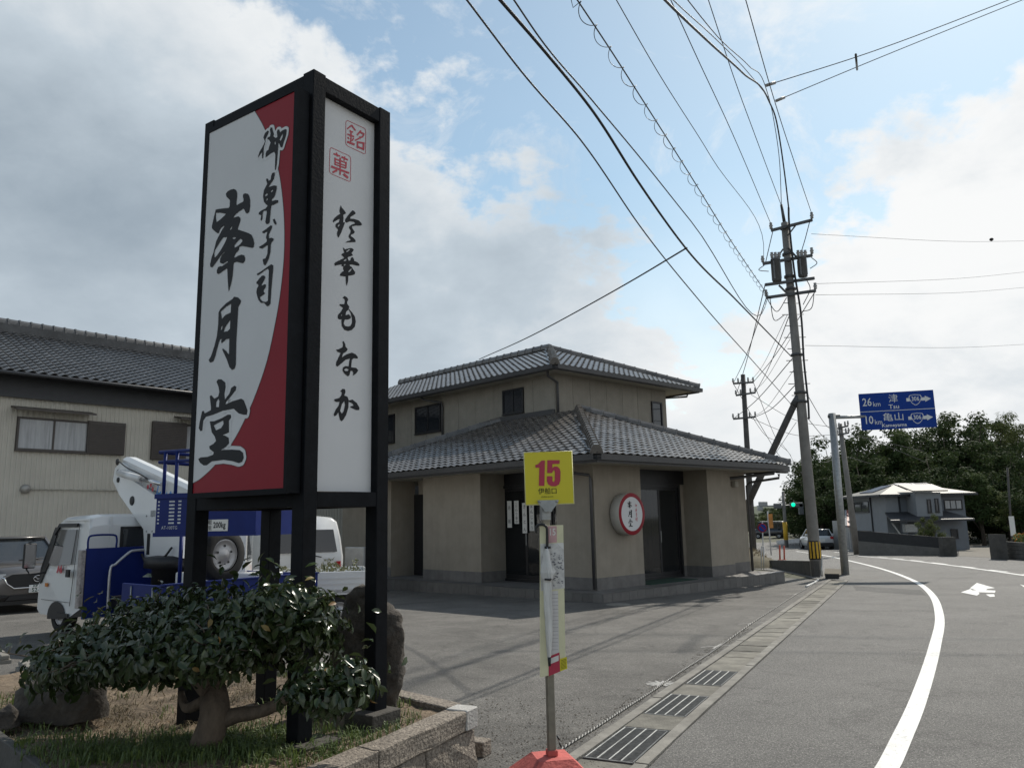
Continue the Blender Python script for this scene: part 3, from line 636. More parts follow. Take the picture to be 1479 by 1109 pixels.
inR = perp(aR, ctr - Q0); inB = perp(aB, ctr - Q0); inF = perp(aB, ctr - QF)
lenR = (QF - Q0).length; t = 0.0; i = 0
blk(Q0 - aR * 0.0, Q0 - aR * 0.135, inR, 0.335, 0.455, 0.14, granite_w, 'cap_stone', 0.012)
t = 0.143
for L_ in (0.86, 0.75, 0.9):
    e = min(t + L_, lenR); blk(Q0 - aR * t, Q0 - aR * (e - 0.006), inR, 0.335, 0.45, 0.14, granite, 'cap_stone', 0.012, 0.009); t = e
t = 0.0
for L_ in (0.55, 0.62, 0.7, 0.66):
    e = min(t + L_, lenR)
    if e - t > 0.05: blk(Q0 - aR * (t + 0.01), Q0 - aR * (e - 0.004), inR, -0.02, 0.328, 0.12, granite, 'wall_block', 0.0, 0.018)
    t = e
t = 0.15
for L_ in (0.95, 0.95, 0.95, 0.95, 0.95):
    e = min(t + L_, PLW); blk(Q0 + aB * t, Q0 + aB * (e - 0.006), inB, 0.335, 0.448, 0.13, granite, 'cap_stone', 0.012, 0.005)
    blk(Q0 + aB * t, Q0 + aB * (e - 0.006), inB, -0.06, 0.328, 0.12, granite, 'wall_block', 0.0, 0.008); t = e
t = 0.0
for L_ in (0.9, 0.9, 0.9, 0.9, 1.0):
    e = t + L_; blk(QF + aB * (t + 0.006), QF + aB * e, inF, -0.02, 0.43, 0.05, conc_dark, 'wall_block', 0.0, 0.004); t = e
# soil
mb = MB(); NX, NY = 60, 44; vs = []; fs = []
def soil_z(p): return 0.405 + 0.05 * noise.noise(V((p.x * 1.1, p.y * 1.1, 0.3))) + 0.018 * noise.noise(V((p.x * 6, p.y * 6, 1.3)))
c00, c10, c01, c11 = Q0 + inR * 0.12 + inB * 0.1, QF + inR * 0.12 + inF * 0.04, Q0 + aB * PLW + inB * 0.1, QF + aB * PLW + inF * 0.04
def soil_pt(a, b):
    p = (c00.lerp(c10, a)).lerp(c01.lerp(c11, a), b); return V((p.x, p.y, soil_z(p)))
for j in range(NY + 1):
    for i in range(NX + 1): vs.append(soil_pt(j / NY, i / NX))
for j in range(NY):
    for i in range(NX): a = j * (NX + 1) + i; fs.append((a, a + NX + 1, a + NX + 2, a + 1))
mb.raw(vs, fs, True); mb.build('soil', soil_m, pl)
# low paving block at the wall foot by the corner
p = at_ground(694, 1092); mb = MB(frame(V((p.x + 0.03, p.y + 0.02, 0)), 27)); mb.box(-0.06, 0.06, -0.02, 0.12, 0.0, 0.10, 0.006)
tag(mb.build('paving_block', granite, None), 'small grey stone block at the foot of the granite planter corner', 'block')

# ------------------------------------------------------------ planting: camellia, rocks, grass
bark = mat('camellia_bark', (0.10, 0.075, 0.054), 0.85, 0.45, 12.0, 0.8, 34, stretch=(1, 1, 0.4), dirt=0.55)
def leaf_material(name, c, c2, rough, back, spec=0.5, tl=0.18):
    m = bpy.data.materials.new(name); m.use_nodes = True; t = m.node_tree; L = t.links.new; b = t.nodes['Principled BSDF']
    oi = N(t, 'ShaderNodeObjectInfo'); tc = N(t, 'ShaderNodeTexCoord')
    nz = N(t, 'ShaderNodeTexNoise'); L(tc.outputs['Object'], nz.inputs['Vector']); nz.inputs['Scale'].default_value = 9.0; nz.inputs['Detail'].default_value = 3
    rp = N(t, 'ShaderNodeValToRGB'); L(nz.outputs['Fac'], rp.inputs[0]); rp.color_ramp.elements[0].position = 0.35; rp.color_ramp.elements[1].position = 0.68
    rp.color_ramp.elements[0].color = (*c, 1); rp.color_ramp.elements[1].color = (*c2, 1); nz.inputs['Roughness'].default_value = 0.7
    ge = N(t, 'ShaderNodeNewGeometry'); mx = N(t, 'ShaderNodeMix', data_type='RGBA'); L(ge.outputs['Backfacing'], mx.inputs[0]); L(rp.outputs[0], mx.inputs[6]); mx.inputs[7].default_value = (*back, 1)
    L(mx.outputs[2], b.inputs['Base Color']); b.inputs['Roughness'].default_value = rough; b.inputs['Specular IOR Level'].default_value = spec
    tr = N(t, 'ShaderNodeBsdfTranslucent'); L(mx.outputs[2], tr.inputs[0]); ms = N(t, 'ShaderNodeMixShader'); ms.inputs[0].default_value = tl
    out = t.nodes['Material Output']; L(b.outputs[0], ms.inputs[1]); L(tr.outputs[0], ms.inputs[2]); L(ms.outputs[0], out.inputs[0])
    MATS[name] = m; return m
cam_leaf = leaf_material('camellia_leaf', (0.014, 0.026, 0.009), (0.044, 0.066, 0.021), 0.26, (0.040, 0.056, 0.022))
def leaf_geo(curl=0.12, fold=0.10):
    vs = [(0, 0, 0), (0.28, 0.19, fold), (0.28, 0, 0.01), (0.28, -0.19, fold), (0.62, 0.21, fold * 0.9 - curl * 0.4), (0.62, 0, -curl * 0.4), (0.62, -0.21, fold * 0.9 - curl * 0.4), (1.0, 0, -curl * 1.5), (-0.12, 0, 0.0)]
    fs = [(0, 2, 1), (0, 3, 2), (1, 2, 5, 4), (2, 3, 6, 5), (4, 5, 7), (5, 6, 7)]
    return vs[:8], fs
tb = at_z(298, 1082, 0.42)
cm = thing('camellia_bush', 'clipped camellia with smooth pale trunk and glossy dark leaves in front of the pylon posts', 'bush', tb)
def PXD(u, v, y): return at_y(u, v, y)
trunk_pts = [PXD(300, 1100, tb.y), PXD(299, 1082, tb.y), PXD(303, 1055, tb.y), PXD(310, 1030, tb.y), PXD(309, 1000, tb.y + 0.03), PXD(300, 960, tb.y + 0.1)]
mb = MB(); mb.tube(spline(trunk_pts, 4), [0.125, 0.118, 0.11, 0.105, 0.1, 0.094, 0.09, 0.087, 0.084, 0.083, 0.081, 0.08, 0.078, 0.076, 0.074, 0.07, 0.066, 0.06, 0.055, 0.05, 0.045], 14)
for q in mb.v:
    q += noise.noise_vector(q * 9) * 0.012
trunk = mb.build('trunk', bark, cm)
def limb(pts, r0, r1, name='branch'):
    c = spline(pts, 5); mb = MB(); mb.tube(c, [r0 + (r1 - r0) * i / (len(c) - 1) for i in range(len(c))], 8)
    for q in mb.v: q += noise.noise_vector(q * 12) * 0.006
    return mb.build(name, bark, trunk)
limb([PXD(318, 1040, tb.y), PXD(345, 1032, tb.y), PXD(385, 1024, tb.y + 0.02), PXD(430, 1000, tb.y + 0.05), PXD(480, 980, tb.y + 0.05)], 0.048, 0.018)
limb([PXD(305, 1000, tb.y), PXD(260, 960, tb.y + 0.15), PXD(190, 940, 4.6)], 0.05, 0.015)
limb([PXD(305, 990, tb.y), PXD(340, 940, 4.6), PXD(420, 900, 4.8)], 0.05, 0.015)
limb([PXD(305, 990, tb.y), PXD(270, 950, 4.5), PXD(220, 900, 4.9)], 0.045, 0.015)
limb([PXD(296, 1010, tb.y + .02), PXD(270, 1022, 4.5), PXD(262, 1000, 4.6)], 0.03, 0.02)
BL = [(105, 958, 4.7, .30, .16), (165, 930, 4.85, .36, .20), (235, 902, 4.9, .40, .22), (320, 895, 4.75, .40, .24), (405, 885, 4.85, .30, .22), (455, 905, 4.75, .20, .20),
      (265, 925, 4.25, .36, .19), (165, 948, 4.4, .30, .14), (345, 915, 4.35, .34, .18), (420, 915, 4.55, .24, .16), (215, 943, 4.15, .26, .13), (310, 938, 4.1, .24, .13), (412, 872, 4.22, .20, .13), (448, 878, 4.28, .14, .12), (370, 892, 4.25, .24, .15), (430, 895, 4.2, .17, .10),
      (455, 985, 4.1, .16, .11), (500, 974, 4.12, .14, .11), (478, 1002, 4.05, .17, .08), (425, 1000, 4.05, .09, .07), (520, 985, 4.15, .10, .09)]
BL = [(PXD(u, v, y), rx, rz) for u, v, y, rx, rz in BL]
lv, lf = leaf_geo()
def leaf_matrix(p, n, size, droop):
    n = n.normalized(); rdir = V((rnd.gauss(0, 1), rnd.gauss(0, 1), rnd.gauss(0, 0.6))); ax = (rdir - n * rdir.dot(n) * 0.9)
    ax.z -= droop; ax.normalize()
    yv = n.cross(ax); yv = yv.normalized() if yv.length > 1e-4 else ax.orthogonal().normalized()
    m = basis(p, ax, yv); return m @ Matrix.Diagonal((size, size, size, 1))
leaves = []
tot = sum(rx * rx + 2 * rx * rz for _, rx, rz in BL)
for c, rx, rz in BL:
    cnt = int(11000 * (rx * rx + 2 * rx * rz) / tot)
    for _ in range(cnt):
        d = V((rnd.gauss(0, 1), rnd.gauss(0, 1), rnd.gauss(0, 1))).normalized()
        k = rnd.uniform(0.70, 1.06) if rnd.random() < 0.82 else rnd.uniform(0.35, 0.75)
        k *= 0.90 + 0.42 * noise.noise(V((d.x, d.y, d.z)) * 2.2 + c * 3)
        p = c + V((d.x * rx, d.y * rx, d.z * rz)) * k
        nn = V((d.x, d.y, d.z * 1.4 + 0.55)) + V((rnd.gauss(0, .4), rnd.gauss(0, .4), rnd.gauss(0, .3)))
        leaves.append((p, nn, rnd.uniform(0.040, 0.082), 0.55 + max(0, -d.z) * 0.9))
for _ in range(60):     # loose shoots
    c, rx, rz = rnd.choice(BL); d = V((rnd.gauss(0, 1), rnd.gauss(0, 1), abs(rnd.gauss(0, 1)) + 0.4)).normalized(); p0 = c + V((d.x * rx, d.y * rx, d.z * rz))
    for k in range(3):
        leaves.append((p0 + d * 0.045 * (k + 0.5) + V((rnd.gauss(0, .02), rnd.gauss(0, .02), 0)), d + V((rnd.gauss(0, .5), rnd.gauss(0, .5), 0.2)), rnd.uniform(0.06, 0.085), -0.5))
leaves.sort(key=lambda l: (l[0] - V((0, 0, 1.6))).length - (0.5 if l[2] > 0.075 else 0))
mb = MB()
for p, nn, s, dr in leaves[300:]:
    m = leaf_matrix(p, nn, s, dr); mb.raw([m @ V(q) for q in lv], lf, True)
crown = mb.build('crown', cam_leaf, cm, kind='stuff')
old_leaf = leaf_material('camellia_leaf_old', (0.16, 0.13, 0.03), (0.20, 0.10, 0.03), 0.5, (0.15, 0.12, 0.04))
mb = MB()
for p, nn, s, dr in leaves[305:3300:90]:
    m = leaf_matrix(p + nn.normalized() * 0.02, nn, s * 0.9, dr); mb.raw([m @ V(q) for q in lv], lf, True)
mb.build('yellowed_leaves', old_leaf, crown, kind='stuff')
mb = MB()
for i in range(0, len(leaves), 40):
    p, nn, s, dr = leaves[i]; c, rx, rz = min(BL, key=lambda b: (b[0] - p).length); mb.tube([c.lerp(p, 0.25), c.lerp(p, 0.6) + V((rnd.gauss(0, .02), rnd.gauss(0, .02), 0.01)), p], [0.006, 0.004, 0.002], 4)
mb.build('twigs', bark, crown, kind='stuff')
lme = [MB().raw(*leaf_geo(cu, fo), True).mesh('leaf', cam_leaf) for cu, fo in ((0.1, 0.08), (0.2, 0.12), (0.02, 0.15))]
for i, (p, nn, s, dr) in enumerate(leaves[:300]):
    piece('leaf', lme[i % 3], leaf_matrix(p, nn, s, dr), crown)

def rock(name, rows, y, thick, m, label, seed=0.0, rough=0.03, nseg=28):
    mb = MB(); vs = []; fs = []; prof = []
    for v, uL, uR in rows: prof.append((at_y(uL, v, y), at_y(uR, v, y)))
    rows2 = []
    for i in range(len(prof) - 1):
        for k in range(5):
            t = k / 5; rows2.append((prof[i][0].lerp(prof[i + 1][0], t), prof[i][1].lerp(prof[i + 1][1], t)))
    rows2.append(prof[-1])
    for a, b in rows2:
        c = (a + b) / 2; rx = (b - a).length / 2
        for k in range(nseg):
            an = 2 * math.pi * k / nseg; ca, sa = math.cos(an), math.sin(an)
            q = c + V((rx * ca, rx * thick * (abs(sa) ** 0.8) * (1 if sa > 0 else -1), 0))
            nv = noise.noise_vector(q * 4 + V((seed, 0, 0))) * rough + noise.noise_vector(q * 13 + V((0, seed, 0))) * rough * 0.45
            rd = abs(noise.noise(q * 7 + V((0, 0, seed)))) * rough * 1.1
            q = q + nv + (c - q).normalized() * rd
            vs.append(q)
    for i in range(len(rows2) - 1):
        for k in range(nseg):
            a = i * nseg + k; b = i * nseg + (k + 1) % nseg; fs.append((a + nseg, b + nseg, b, a))
    n0 = len(vs); vs.append((rows2[0][0] + rows2[0][1]) / 2 + V((0, 0, 0.015)))
    for k in range(nseg): fs.append((n0, k, (k + 1) % nseg))
    mb.raw(vs, fs, True); o = mb.build(name, m, None)
    return tag(o, label, 'rock')
rock_m = mat('garden_rock', (0.026, 0.022, 0.018), 0.93, 0.45, 9.0, 1.0, 26, c2=(0.085, 0.073, 0.06), dirt=0.5)
rock('standing_stone', [(846, 508, 540), (854, 500, 552), (870, 497, 562), (884, 494, 575), (905, 482, 581), (930, 476, 585), (960, 474, 590), (990, 478, 588), (1015, 482, 584), (1045, 486, 582)], 5.35, 0.55, rock_m, 'tall dark brown standing stone behind the right post of the pylon sign', 2.0, 0.042, 48)
rock('low_boulder', [(976, 60, 105), (982, 38, 135), (996, 26, 150), (1020, 24, 156), (1036, 24, 156)], 5.15, 0.5, rock_m, 'low dark boulder at the left end of the planter under the bush', 5.0, 0.03)
rock('low_boulder', [(1018, 6, 22), (1024, -4, 27), (1036, -8, 30), (1048, -8, 30)], 4.95, 0.7, rock_m, 'small dark boulder at the left edge of the planter beside the larger one', 9.0, 0.02)

grass_g = leaf_material('grass_blade', (0.085, 0.13, 0.030), (0.17, 0.22, 0.06), 0.6, (0.08, 0.12, 0.035))
grass_d = leaf_material('dry_grass_blade', (0.11, 0.085, 0.048), (0.20, 0.16, 0.095), 0.75, (0.15, 0.12, 0.07))
def blades(n, hmin, hmax, pick, lean, m, name, label, w0=0.003):
    mb = MB(); k = 0; tries = 0
    while k < n and tries < n * 40:
        tries += 1; a, b = rnd.random(), rnd.random() ** 0.8; p = soil_pt(a, b * 0.8)
        if rnd.random() > pick(p): continue
        for _ in range(5):
            q = p + V((rnd.gauss(0, .025), rnd.gauss(0, .025), -0.005)); h = rnd.uniform(hmin, hmax); an = rnd.uniform(0, 6.283); d = V((math.cos(an), math.sin(an), 0)); s = V((-d.y, d.x, 0)) * w0 * rnd.uniform(.7, 1.6)
            l = rnd.uniform(*lean) * h; m1 = q + d * l * 0.35 + V((0, 0, h * 0.6)); tip = q + d * l + V((0, 0, h * max(0.15, 1 - 0.45 * l / h)))
            mb.raw([q - s, q + s, m1 + s * 0.7, m1 - s * 0.7, tip], [(0, 1, 2, 3), (3, 2, 4)])
        k += 1
    o = mb.build(name, m, None, loc=(Q0.x, Q0.y, 0.4)); o['kind'] = 'stuff'; o['label'] = label; o['category'] = 'grass'
    return o
def patch(p): return max(0.0, min(1.0, 0.5 + 1.6 * noise.noise(V((p.x * 1.7 + 4, p.y * 1.7, 0)))))
tr2 = V((tb.x, tb.y))
blades(1500, 0.03, 0.10, lambda p: min(1.0, max(0, patch(p) - 0.55) * 0.25 + 1.0 * math.exp(-((p.x - tb.x - 0.1) ** 2 / 0.5 + (p.y - tb.y - 0.02) ** 2 / 0.07))), (0.3, 0.9), grass_g, 'grass', 'short green grass round the camellia trunk in the planter')
blades(1100, 0.02, 0.07, lambda p: 0.03 + 0.7 * max(0, 0.75 - patch(p)) * (1.0 if p.x < -1.3 else 0.25), (0.8, 2.2), grass_d, 'dry_grass', 'dry straw coloured grass over the planter soil', 0.0024)
def scatter_litter():
    mb = MB()
    for _ in range(500):
        p = soil_pt(rnd.random(), rnd.random() * 0.8) + V((0, 0, 0.006)); m = leaf_matrix(p, V((rnd.gauss(0, .3), rnd.gauss(0, .3), 1)), rnd.uniform(0.02, 0.05), 0.0)
        mb.raw([m @ V(q) for q in lv], lf)
    o = mb.build('leaf_litter', mat('dead_leaf', (0.16, 0.11, 0.06), 0.8, 0.4, 20), None, loc=(Q0.x, Q0.y, 0.4)); o['kind'] = 'stuff'; o['label'] = 'fallen brown leaves lying on the planter soil'; o['category'] = 'leaves'
scatter_litter()

# ------------------------------------------------------------ roof tiles (shared by both buildings)
def tile_geo(w, l, wave, th=0.022, n=6):
    """one S-shaped tile: x across, y up the slope, z out of the slope."""
    vs = []; fs = []
    for j, yy in enumerate((0.0, l)):
        for i in range(n + 1):
            x = w * i / n; s = wave * math.sin(2 * math.pi * (i / n) - 0.6)
            vs.append((x, yy, s + (0.030 if j == 0 else 0.0)))
    for i in range(n): fs.append((i, i + 1, n + 2 + i, n + 1 + i))
    b = len(vs)
    for i in range(n + 1): x, y, z = vs[i]; vs.append((x, y + 0.004, z - th))
    for i in range(n): fs.append((b + i, b + i + 1, i + 1, i))
    return vs, fs
def roof_face(o, along, up, w, l, expo, nrm, inside, length, slope_len):
    """matrices of tiles whose middles satisfy inside(a, b)."""
    res = []; nb = int(slope_len / expo); na = int(length / w)
    for j in range(nb + 1):
        for i in range(na + 1):
            a, b = i * w, j * expo
            if inside(a + w / 2, b + expo / 2):
                m = Matrix.Identity(4); p = o + along * a + up * b + nrm * 0.012
                for r_ in range(3): m[r_][0] = along[r_]; m[r_][1] = up[r_]; m[r_][2] = nrm[r_]; m[r_][3] = p[r_]
                res.append(m)
    return res
def ridge(path0, path1, r, step, m, parent, name='ridge_tile', lift=0.05):
    d = path1 - path0; n = max(1, int(d.length / step)); dn = d.normalized(); side = dn.cross(V((0, 0, 1))).normalized(); up = side.cross(dn).normalized()
    vs = []; fs = []; prof = [(-1.0, -0.55), (-0.8, 0.25), (-0.35, 0.8), (0.35, 0.8), (0.8, 0.25), (1.0, -0.55)]; k = len(prof)
    for i, (y, s) in enumerate(((0, 1.16), (0.05, 1.16), (0.051, 1.0), (step * 1.02, 0.96))):
        for px_, pz in prof: vs.append((px_ * r * s, y, pz * r * s))
    for i in range(3):
        for j in range(k - 1): a = i * k + j; fs.append((a, a + 1, a + 1 + k, a + k))
    fs.append(tuple(range(k))[::-1]); fs.append(tuple(range(3 * k, 4 * k)))
    me = MB().raw(vs, [f[::-1] for f in fs]).mesh(name, m)
    for i in range(n):
        p = path0 + dn * (d.length * i / n) + V((0, 0, lift)); M = Matrix.Identity(4)
        for r_ in range(3): M[r_][0] = side[r_]; M[r_][1] = dn[r_]; M[r_][2] = up[r_]; M[r_][3] = p[r_]
        piece(name, me, M, parent)

# ------------------------------------------------------------ confectionery shop
tile_m = mat('glazed_roof_tile', (0.108, 0.098, 0.089), 0.24, 0.22, 9.0, 0.10, 40, spec=0.6, rand=0.28)
tile_s = mat('glazed_roof_tile_far', (0.108, 0.098, 0.089), 0.24, 0.35, 3.0, 0.10, 40, spec=0.6, dirt=0.25)
stucco = mat('beige_stucco', (0.285, 0.252, 0.205), 0.92, 0.10, 2.2, 0.4, 110, streak=0.22, dirt=0.12)
stucco_u = mat('upper_siding', (0.25, 0.23, 0.195), 0.9, 0.08, 3.0, 0.15, 60, rand=0.06, streak=0.25)
plinth_m = mat('grey_plinth', (0.16, 0.152, 0.145), 0.9, 0.15, 5.0, 0.3, 60, dirt=0.35, streak=0.3)
gutter_m = mat('dark_gutter', (0.050, 0.049, 0.050), 0.42, 0.15, 3.0)
soffit_m = mat('pale_soffit', (0.34, 0.32, 0.27), 0.85, 0.08, 3.0)
frame_m = mat('dark_bronze_frame', (0.022, 0.022, 0.024), 0.4, 0.15, 8.0, metal=0.3)
win_g = mat('dark_window_glass', (0.018, 0.021, 0.026), 0.05, 0.0, spec=0.7)
door_g = mat('shop_door_glass', (0.02, 0.022, 0.024), 0.05, 0.0, alpha=0.55, spec=0.7)
paving = mat('platform_tile', (0.115, 0.11, 0.104), 0.55, 0.15, 6.0, 0.1, 50, rand=0.15)
paper = mat('paper_white', (0.66, 0.65, 0.62), 0.85, 0.05, 4.0)
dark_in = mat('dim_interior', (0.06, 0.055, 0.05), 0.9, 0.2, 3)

KB = V((1.852, 18.402, 0)); KF = frame(KB, 46.45)
E1 = KF.to_3x3().col[0].copy(); E2 = KF.to_3x3().col[1].copy(); UZ = V((0, 0, 1))
def W(x, y, z): return KB + E1 * x + E2 * y + V((0, 0, z))
shop = thing('sweet_shop', 'two storey beige shop with glazed grey tile roofs and dark glass doors', 'building', W(3.5, 5, -0.3))
def kbox(name, m, parent, *a, bev=0.0): return MB(KF).box(*a, bev).build(name, m, parent)
PZ0, SOF = -0.08, 2.80
# ground floor walls
RD, LD = 0.80, 0.90
def wbox(*a): return kbox('wall', stucco, shop, *a)
wbox(0, 1.78, 0, 0.18, PZ0, SOF); wbox(0, 0.18, 0.18, 1.22, PZ0, SOF)              # corner pier
wbox(1.60, 1.78, 0.18, RD, PZ0, SOF)                                                   # jamb return
wbox(1.60, 5.0, RD + 0.15, RD + 0.20, 2.42, SOF); wbox(4.52, 5.94, RD, RD + 0.18, PZ0, SOF)
wbox(4.76, 5.94, 0, RD - 0.002, PZ0, SOF)                                              # column by the right end
wbox(5.94, 7.25, 0.30, 0.48, PZ0, SOF); wbox(7.07, 7.25, 0.48, 6.0, PZ0, SOF)
wbox(0.18, LD, 1.04, 1.22, PZ0, SOF); wbox(LD, LD + 0.18, 4.22, 8.0, PZ0, SOF)
wbox(0, LD - 0.002, 4.02, 6.57, PZ0, SOF); wbox(LD, LD + 0.18, 8.5, 11.0, PZ0, SOF); wbox(0, LD, 8.2, 11.0, PZ0, SOF)

pt = 0.198; pd = 0.006
plin = [(-pd, 1.78 + 0.001, -pd, 0.0), (-pd, 0.0, 0.0, 1.22), (4.76 - pd, 5.94 + pd, -pd, 0.0), (4.76 - pd, 4.76, 0.0, RD - 0.01), (5.94, 7.25 + pd, 0.30 - pd, 0.30), (4.6, 4.76 - pd, RD - pd, RD),
        (-pd, 0.0, 4.02 - pd, 6.57 + pd), (0.0, LD - 0.01, 4.02 - pd, 4.02), (-pd, 0.0, 8.2, 11.0), (LD - pd, LD, 4.22, 4.02), (7.25, 7.25 + pd, 0.30, 5.8)]
for a in plin:
    if a[3] < a[2]: continue
    kbox('plinth', plinth_m, shop, *a, PZ0, pt)
# inner shell so the glass shows a dim room
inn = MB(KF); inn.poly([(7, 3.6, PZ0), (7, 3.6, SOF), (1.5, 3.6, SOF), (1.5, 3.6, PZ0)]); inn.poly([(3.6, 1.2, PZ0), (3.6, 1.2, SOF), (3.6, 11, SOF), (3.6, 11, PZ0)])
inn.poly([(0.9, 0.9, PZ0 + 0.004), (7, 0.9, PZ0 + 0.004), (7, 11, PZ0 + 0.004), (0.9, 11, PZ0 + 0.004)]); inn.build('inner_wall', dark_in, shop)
# shop counter and goods seen through the glass
kbox('counter', mat('counter_wood', (0.10, 0.07, 0.045), 0.6, 0.3, 8, stretch=(1, 1, 6)), shop, 2.1, 4.3, 1.6, 2.2, PZ0 + 0.005, 0.92)
for i in range(7):
    kbox('goods_box', mat('goods_' + str(i % 3), ((0.5, 0.45, 0.4), (0.35, 0.12, 0.1), (0.4, 0.42, 0.35))[i % 3], 0.7), shop, 2.2 + 0.29 * i, 2.40 + 0.29 * i, 1.7, 1.9, 0.92 + 0.002, 1.02 + 0.05 * (i % 3))
# soffits
sf = MB(KF); sf.box(-0.82, 7.6, -0.82, 11.1, SOF, SOF + 0.04); sf.build('soffit', soffit_m, shop)
# doors
def door(o, ax, n, w, h, leaves, name='door'):
    """frame with tall glass leaves; o bottom corner, ax along, n outward."""
    M = basis(o, ax, UZ); th = 0.06; fr = MB(M)
    if M.to_3x3().col[2].dot(n) < 0: raise ValueError
    for a in ((-0.05, 0.03, 0, h), (w - 0.03, w + 0.05, 0, h), (0.03, w - 0.03, h - 0.08, h), (0.03, w - 0.03, 0, 0.07)): fr.box(*a, -0.03, 0.05)
    d = fr.build(name, frame_m, shop)
    lw = (w - 0.06) / leaves
    for i in range(leaves):
        z = 0.0 if i % 2 else -0.028; x0 = 0.03 + lw * i; lf_ = MB(M)
        for a in ((x0, x0 + 0.055, 0.07, h - 0.08), (x0 + lw - 0.055, x0 + lw, 0.07, h - 0.08), (x0 + 0.055, x0 + lw - 0.055, 0.07, 0.17), (x0 + 0.055, x0 + lw - 0.055, h - 0.16, h - 0.08)): lf_.box(*a, z, z + 0.024)
        lf_.build('leaf_frame', frame_m, d)
        MB(M).box(x0 + 0.056, x0 + lw - 0.056, 0.171, h - 0.161, z + 0.008, z + 0.014).build('pane', door_g, d)
        MB(M).box(x0 + 0.012, x0 + 0.036, 0.95, 1.25, z + 0.024, z + 0.05, 0.004).build('handle', galv, d)
    return d
door(W(1.80, RD, PZ0), E1, -E2, 2.70, 2.50, 3)
door(W(LD, 4.20, PZ0), -E2, -E1, 3.0, 2.56, 3)
kbox('door', frame_m, shop, LD - 0.03, LD + 0.03, 7.5, 8.48, PZ0, 2.38)
kbox('transom', frame_m, shop, 1.78, 4.76, RD - 0.04, RD + 0.02, 2.423, SOF - 0.002)
kbox('transom', frame_m, shop, LD - 0.02, LD + 0.04, 1.22, 4.22, 2.483, SOF - 0.002)
MB(KF).box(1.9, 3.9, -0.1, RD - 0.08, PZ0 + 0.001, PZ0 + 0.012).build('door_mat', mat('green_mat', (0.012, 0.045, 0.03), 0.95, 0.3, 30), shop)
# paper notices on the left door with short brush words
for i, (y, z1, hgt, wtxt) in enumerate(((3.86, 2.06, 0.72, '赤飯'), (3.58, 2.06, 0.62, 'こだわり最中'), (3.27, 1.99, 0.80, 'きんとん'), (3.00, 1.97, 0.72, 'まんじゅう'))):
    M = basis(W(LD - 0.065, y, z1), -E2, UZ); pn = MB(M).box(0, 0.175, -hgt, 0, 0, 0.004).build('notice', paper, shop)
    t = '\n'.join(ch for ch in wtxt.replace('\n', '')); mb = MB(); n = len(wtxt.replace('\n', ''))
    for k_, ch in enumerate(wtxt.replace('\n', '')): add_text(mb, M, ch, min(0.12, hgt / n * 0.95), 0.0875, -hgt * (k_ + 0.55) / n, 0.006)
    mb.build('notice_writing', ink, pn)
# platform with tiled riser
plat = MB(KF); plat.prism([(-0.57, -0.65), (7.45, -0.65), (7.45, 6.0), (2.0, 6.0), (2.0, 11.5), (-0.57, 11.5)], -0.75, PZ0 - 0.004)
plt_ = plat.build('platform', plinth_m, shop)
for i in range(27):
    x = -0.585 + 0.30 * i
    if x + 0.296 < 7.47: kbox('riser_tile', paving, plt_, x, x + 0.292, -0.668, -0.650, -0.75, PZ0 - 0.004)
    kbox('edge_tile', paving, plt_, x, min(x + 0.295, 7.465), -0.672, -0.380, PZ0 - 0.003, PZ0 + 0.006)
for i in range(39):
    y = -0.665 + 0.30 * i
    kbox('riser_tile', paving, plt_, -0.588, -0.570, y + 0.02, y + 0.312, -0.75, PZ0 - 0.004)
    if i: kbox('edge_tile', paving, plt_, -0.592, -0.300, y + 0.002, y + 0.297, PZ0 - 0.003, PZ0 + 0.006)
# round illuminated sign on the corner pier
M = basis(W(1.02, -0.02, 1.635), E1, UZ); rs = MB(M); SD = 0.27
rs.lathe([(0.0, 0.0), (0.485, 0.0), (0.50, 0.015), (0.50, SD - 0.012), (0.495, SD)], 48)
rsg = rs.build('round_sign', mat('sign_drum', (0.42, 0.40, 0.36), 0.5, 0.08, 6), shop, label='round white shop sign with red rim and brush lettering')
MB(M).lathe([(0.495, SD), (0.485, SD + 0.006), (0.40, SD + 0.004)], 48).build('rim', red_panel, rsg)
MB(M).disc(0.41, SD + 0.003, 48).build('face', white_panel, rsg)
big = [g for nm in ('mine', 'tsuki', 'do') for g in glyphs2[nm]]
for grp, xx, hh, mm in (((('mine', 0), ('tsuki', 1), ('do', 2)), -0.075, 0.62, ink), ((('go', 0), ('ka', 1), ('shi', 2), ('tsukasa', 3)), 0.16, 0.42, ink_red)):
    n = len(grp)
    for nm, k_ in grp:
        ps = [p for o, hs in glyphs2[nm] for p in o]; cx = (min(p[0] for p in ps) + max(p[0] for p in ps)) / 2; cy = (min(p[1] for p in ps) + max(p[1] for p in ps)) / 2; hg = max(p[1] for p in ps) - min(p[1] for p in ps); wg = max(p[0] for p in ps) - min(p[0] for p in ps)
        cell = hh / n; sy = cell * 0.92 / hg; sx = cell * (0.80 if n == 3 else 0.75) / wg; yc = hh / 2 - cell * (k_ + 0.5) + (0.03 if n == 4 else 0)
        g = MB(M)
        for o, hs in glyphs2[nm]: f_ = lambda l: [(xx + (x - cx) * sx, yc + (y - cy) * sy) for x, y in l]; g.flat(f_(o), [f_(h) for h in hs], SD + 0.0055)
        g.build('character', mm, rsg)
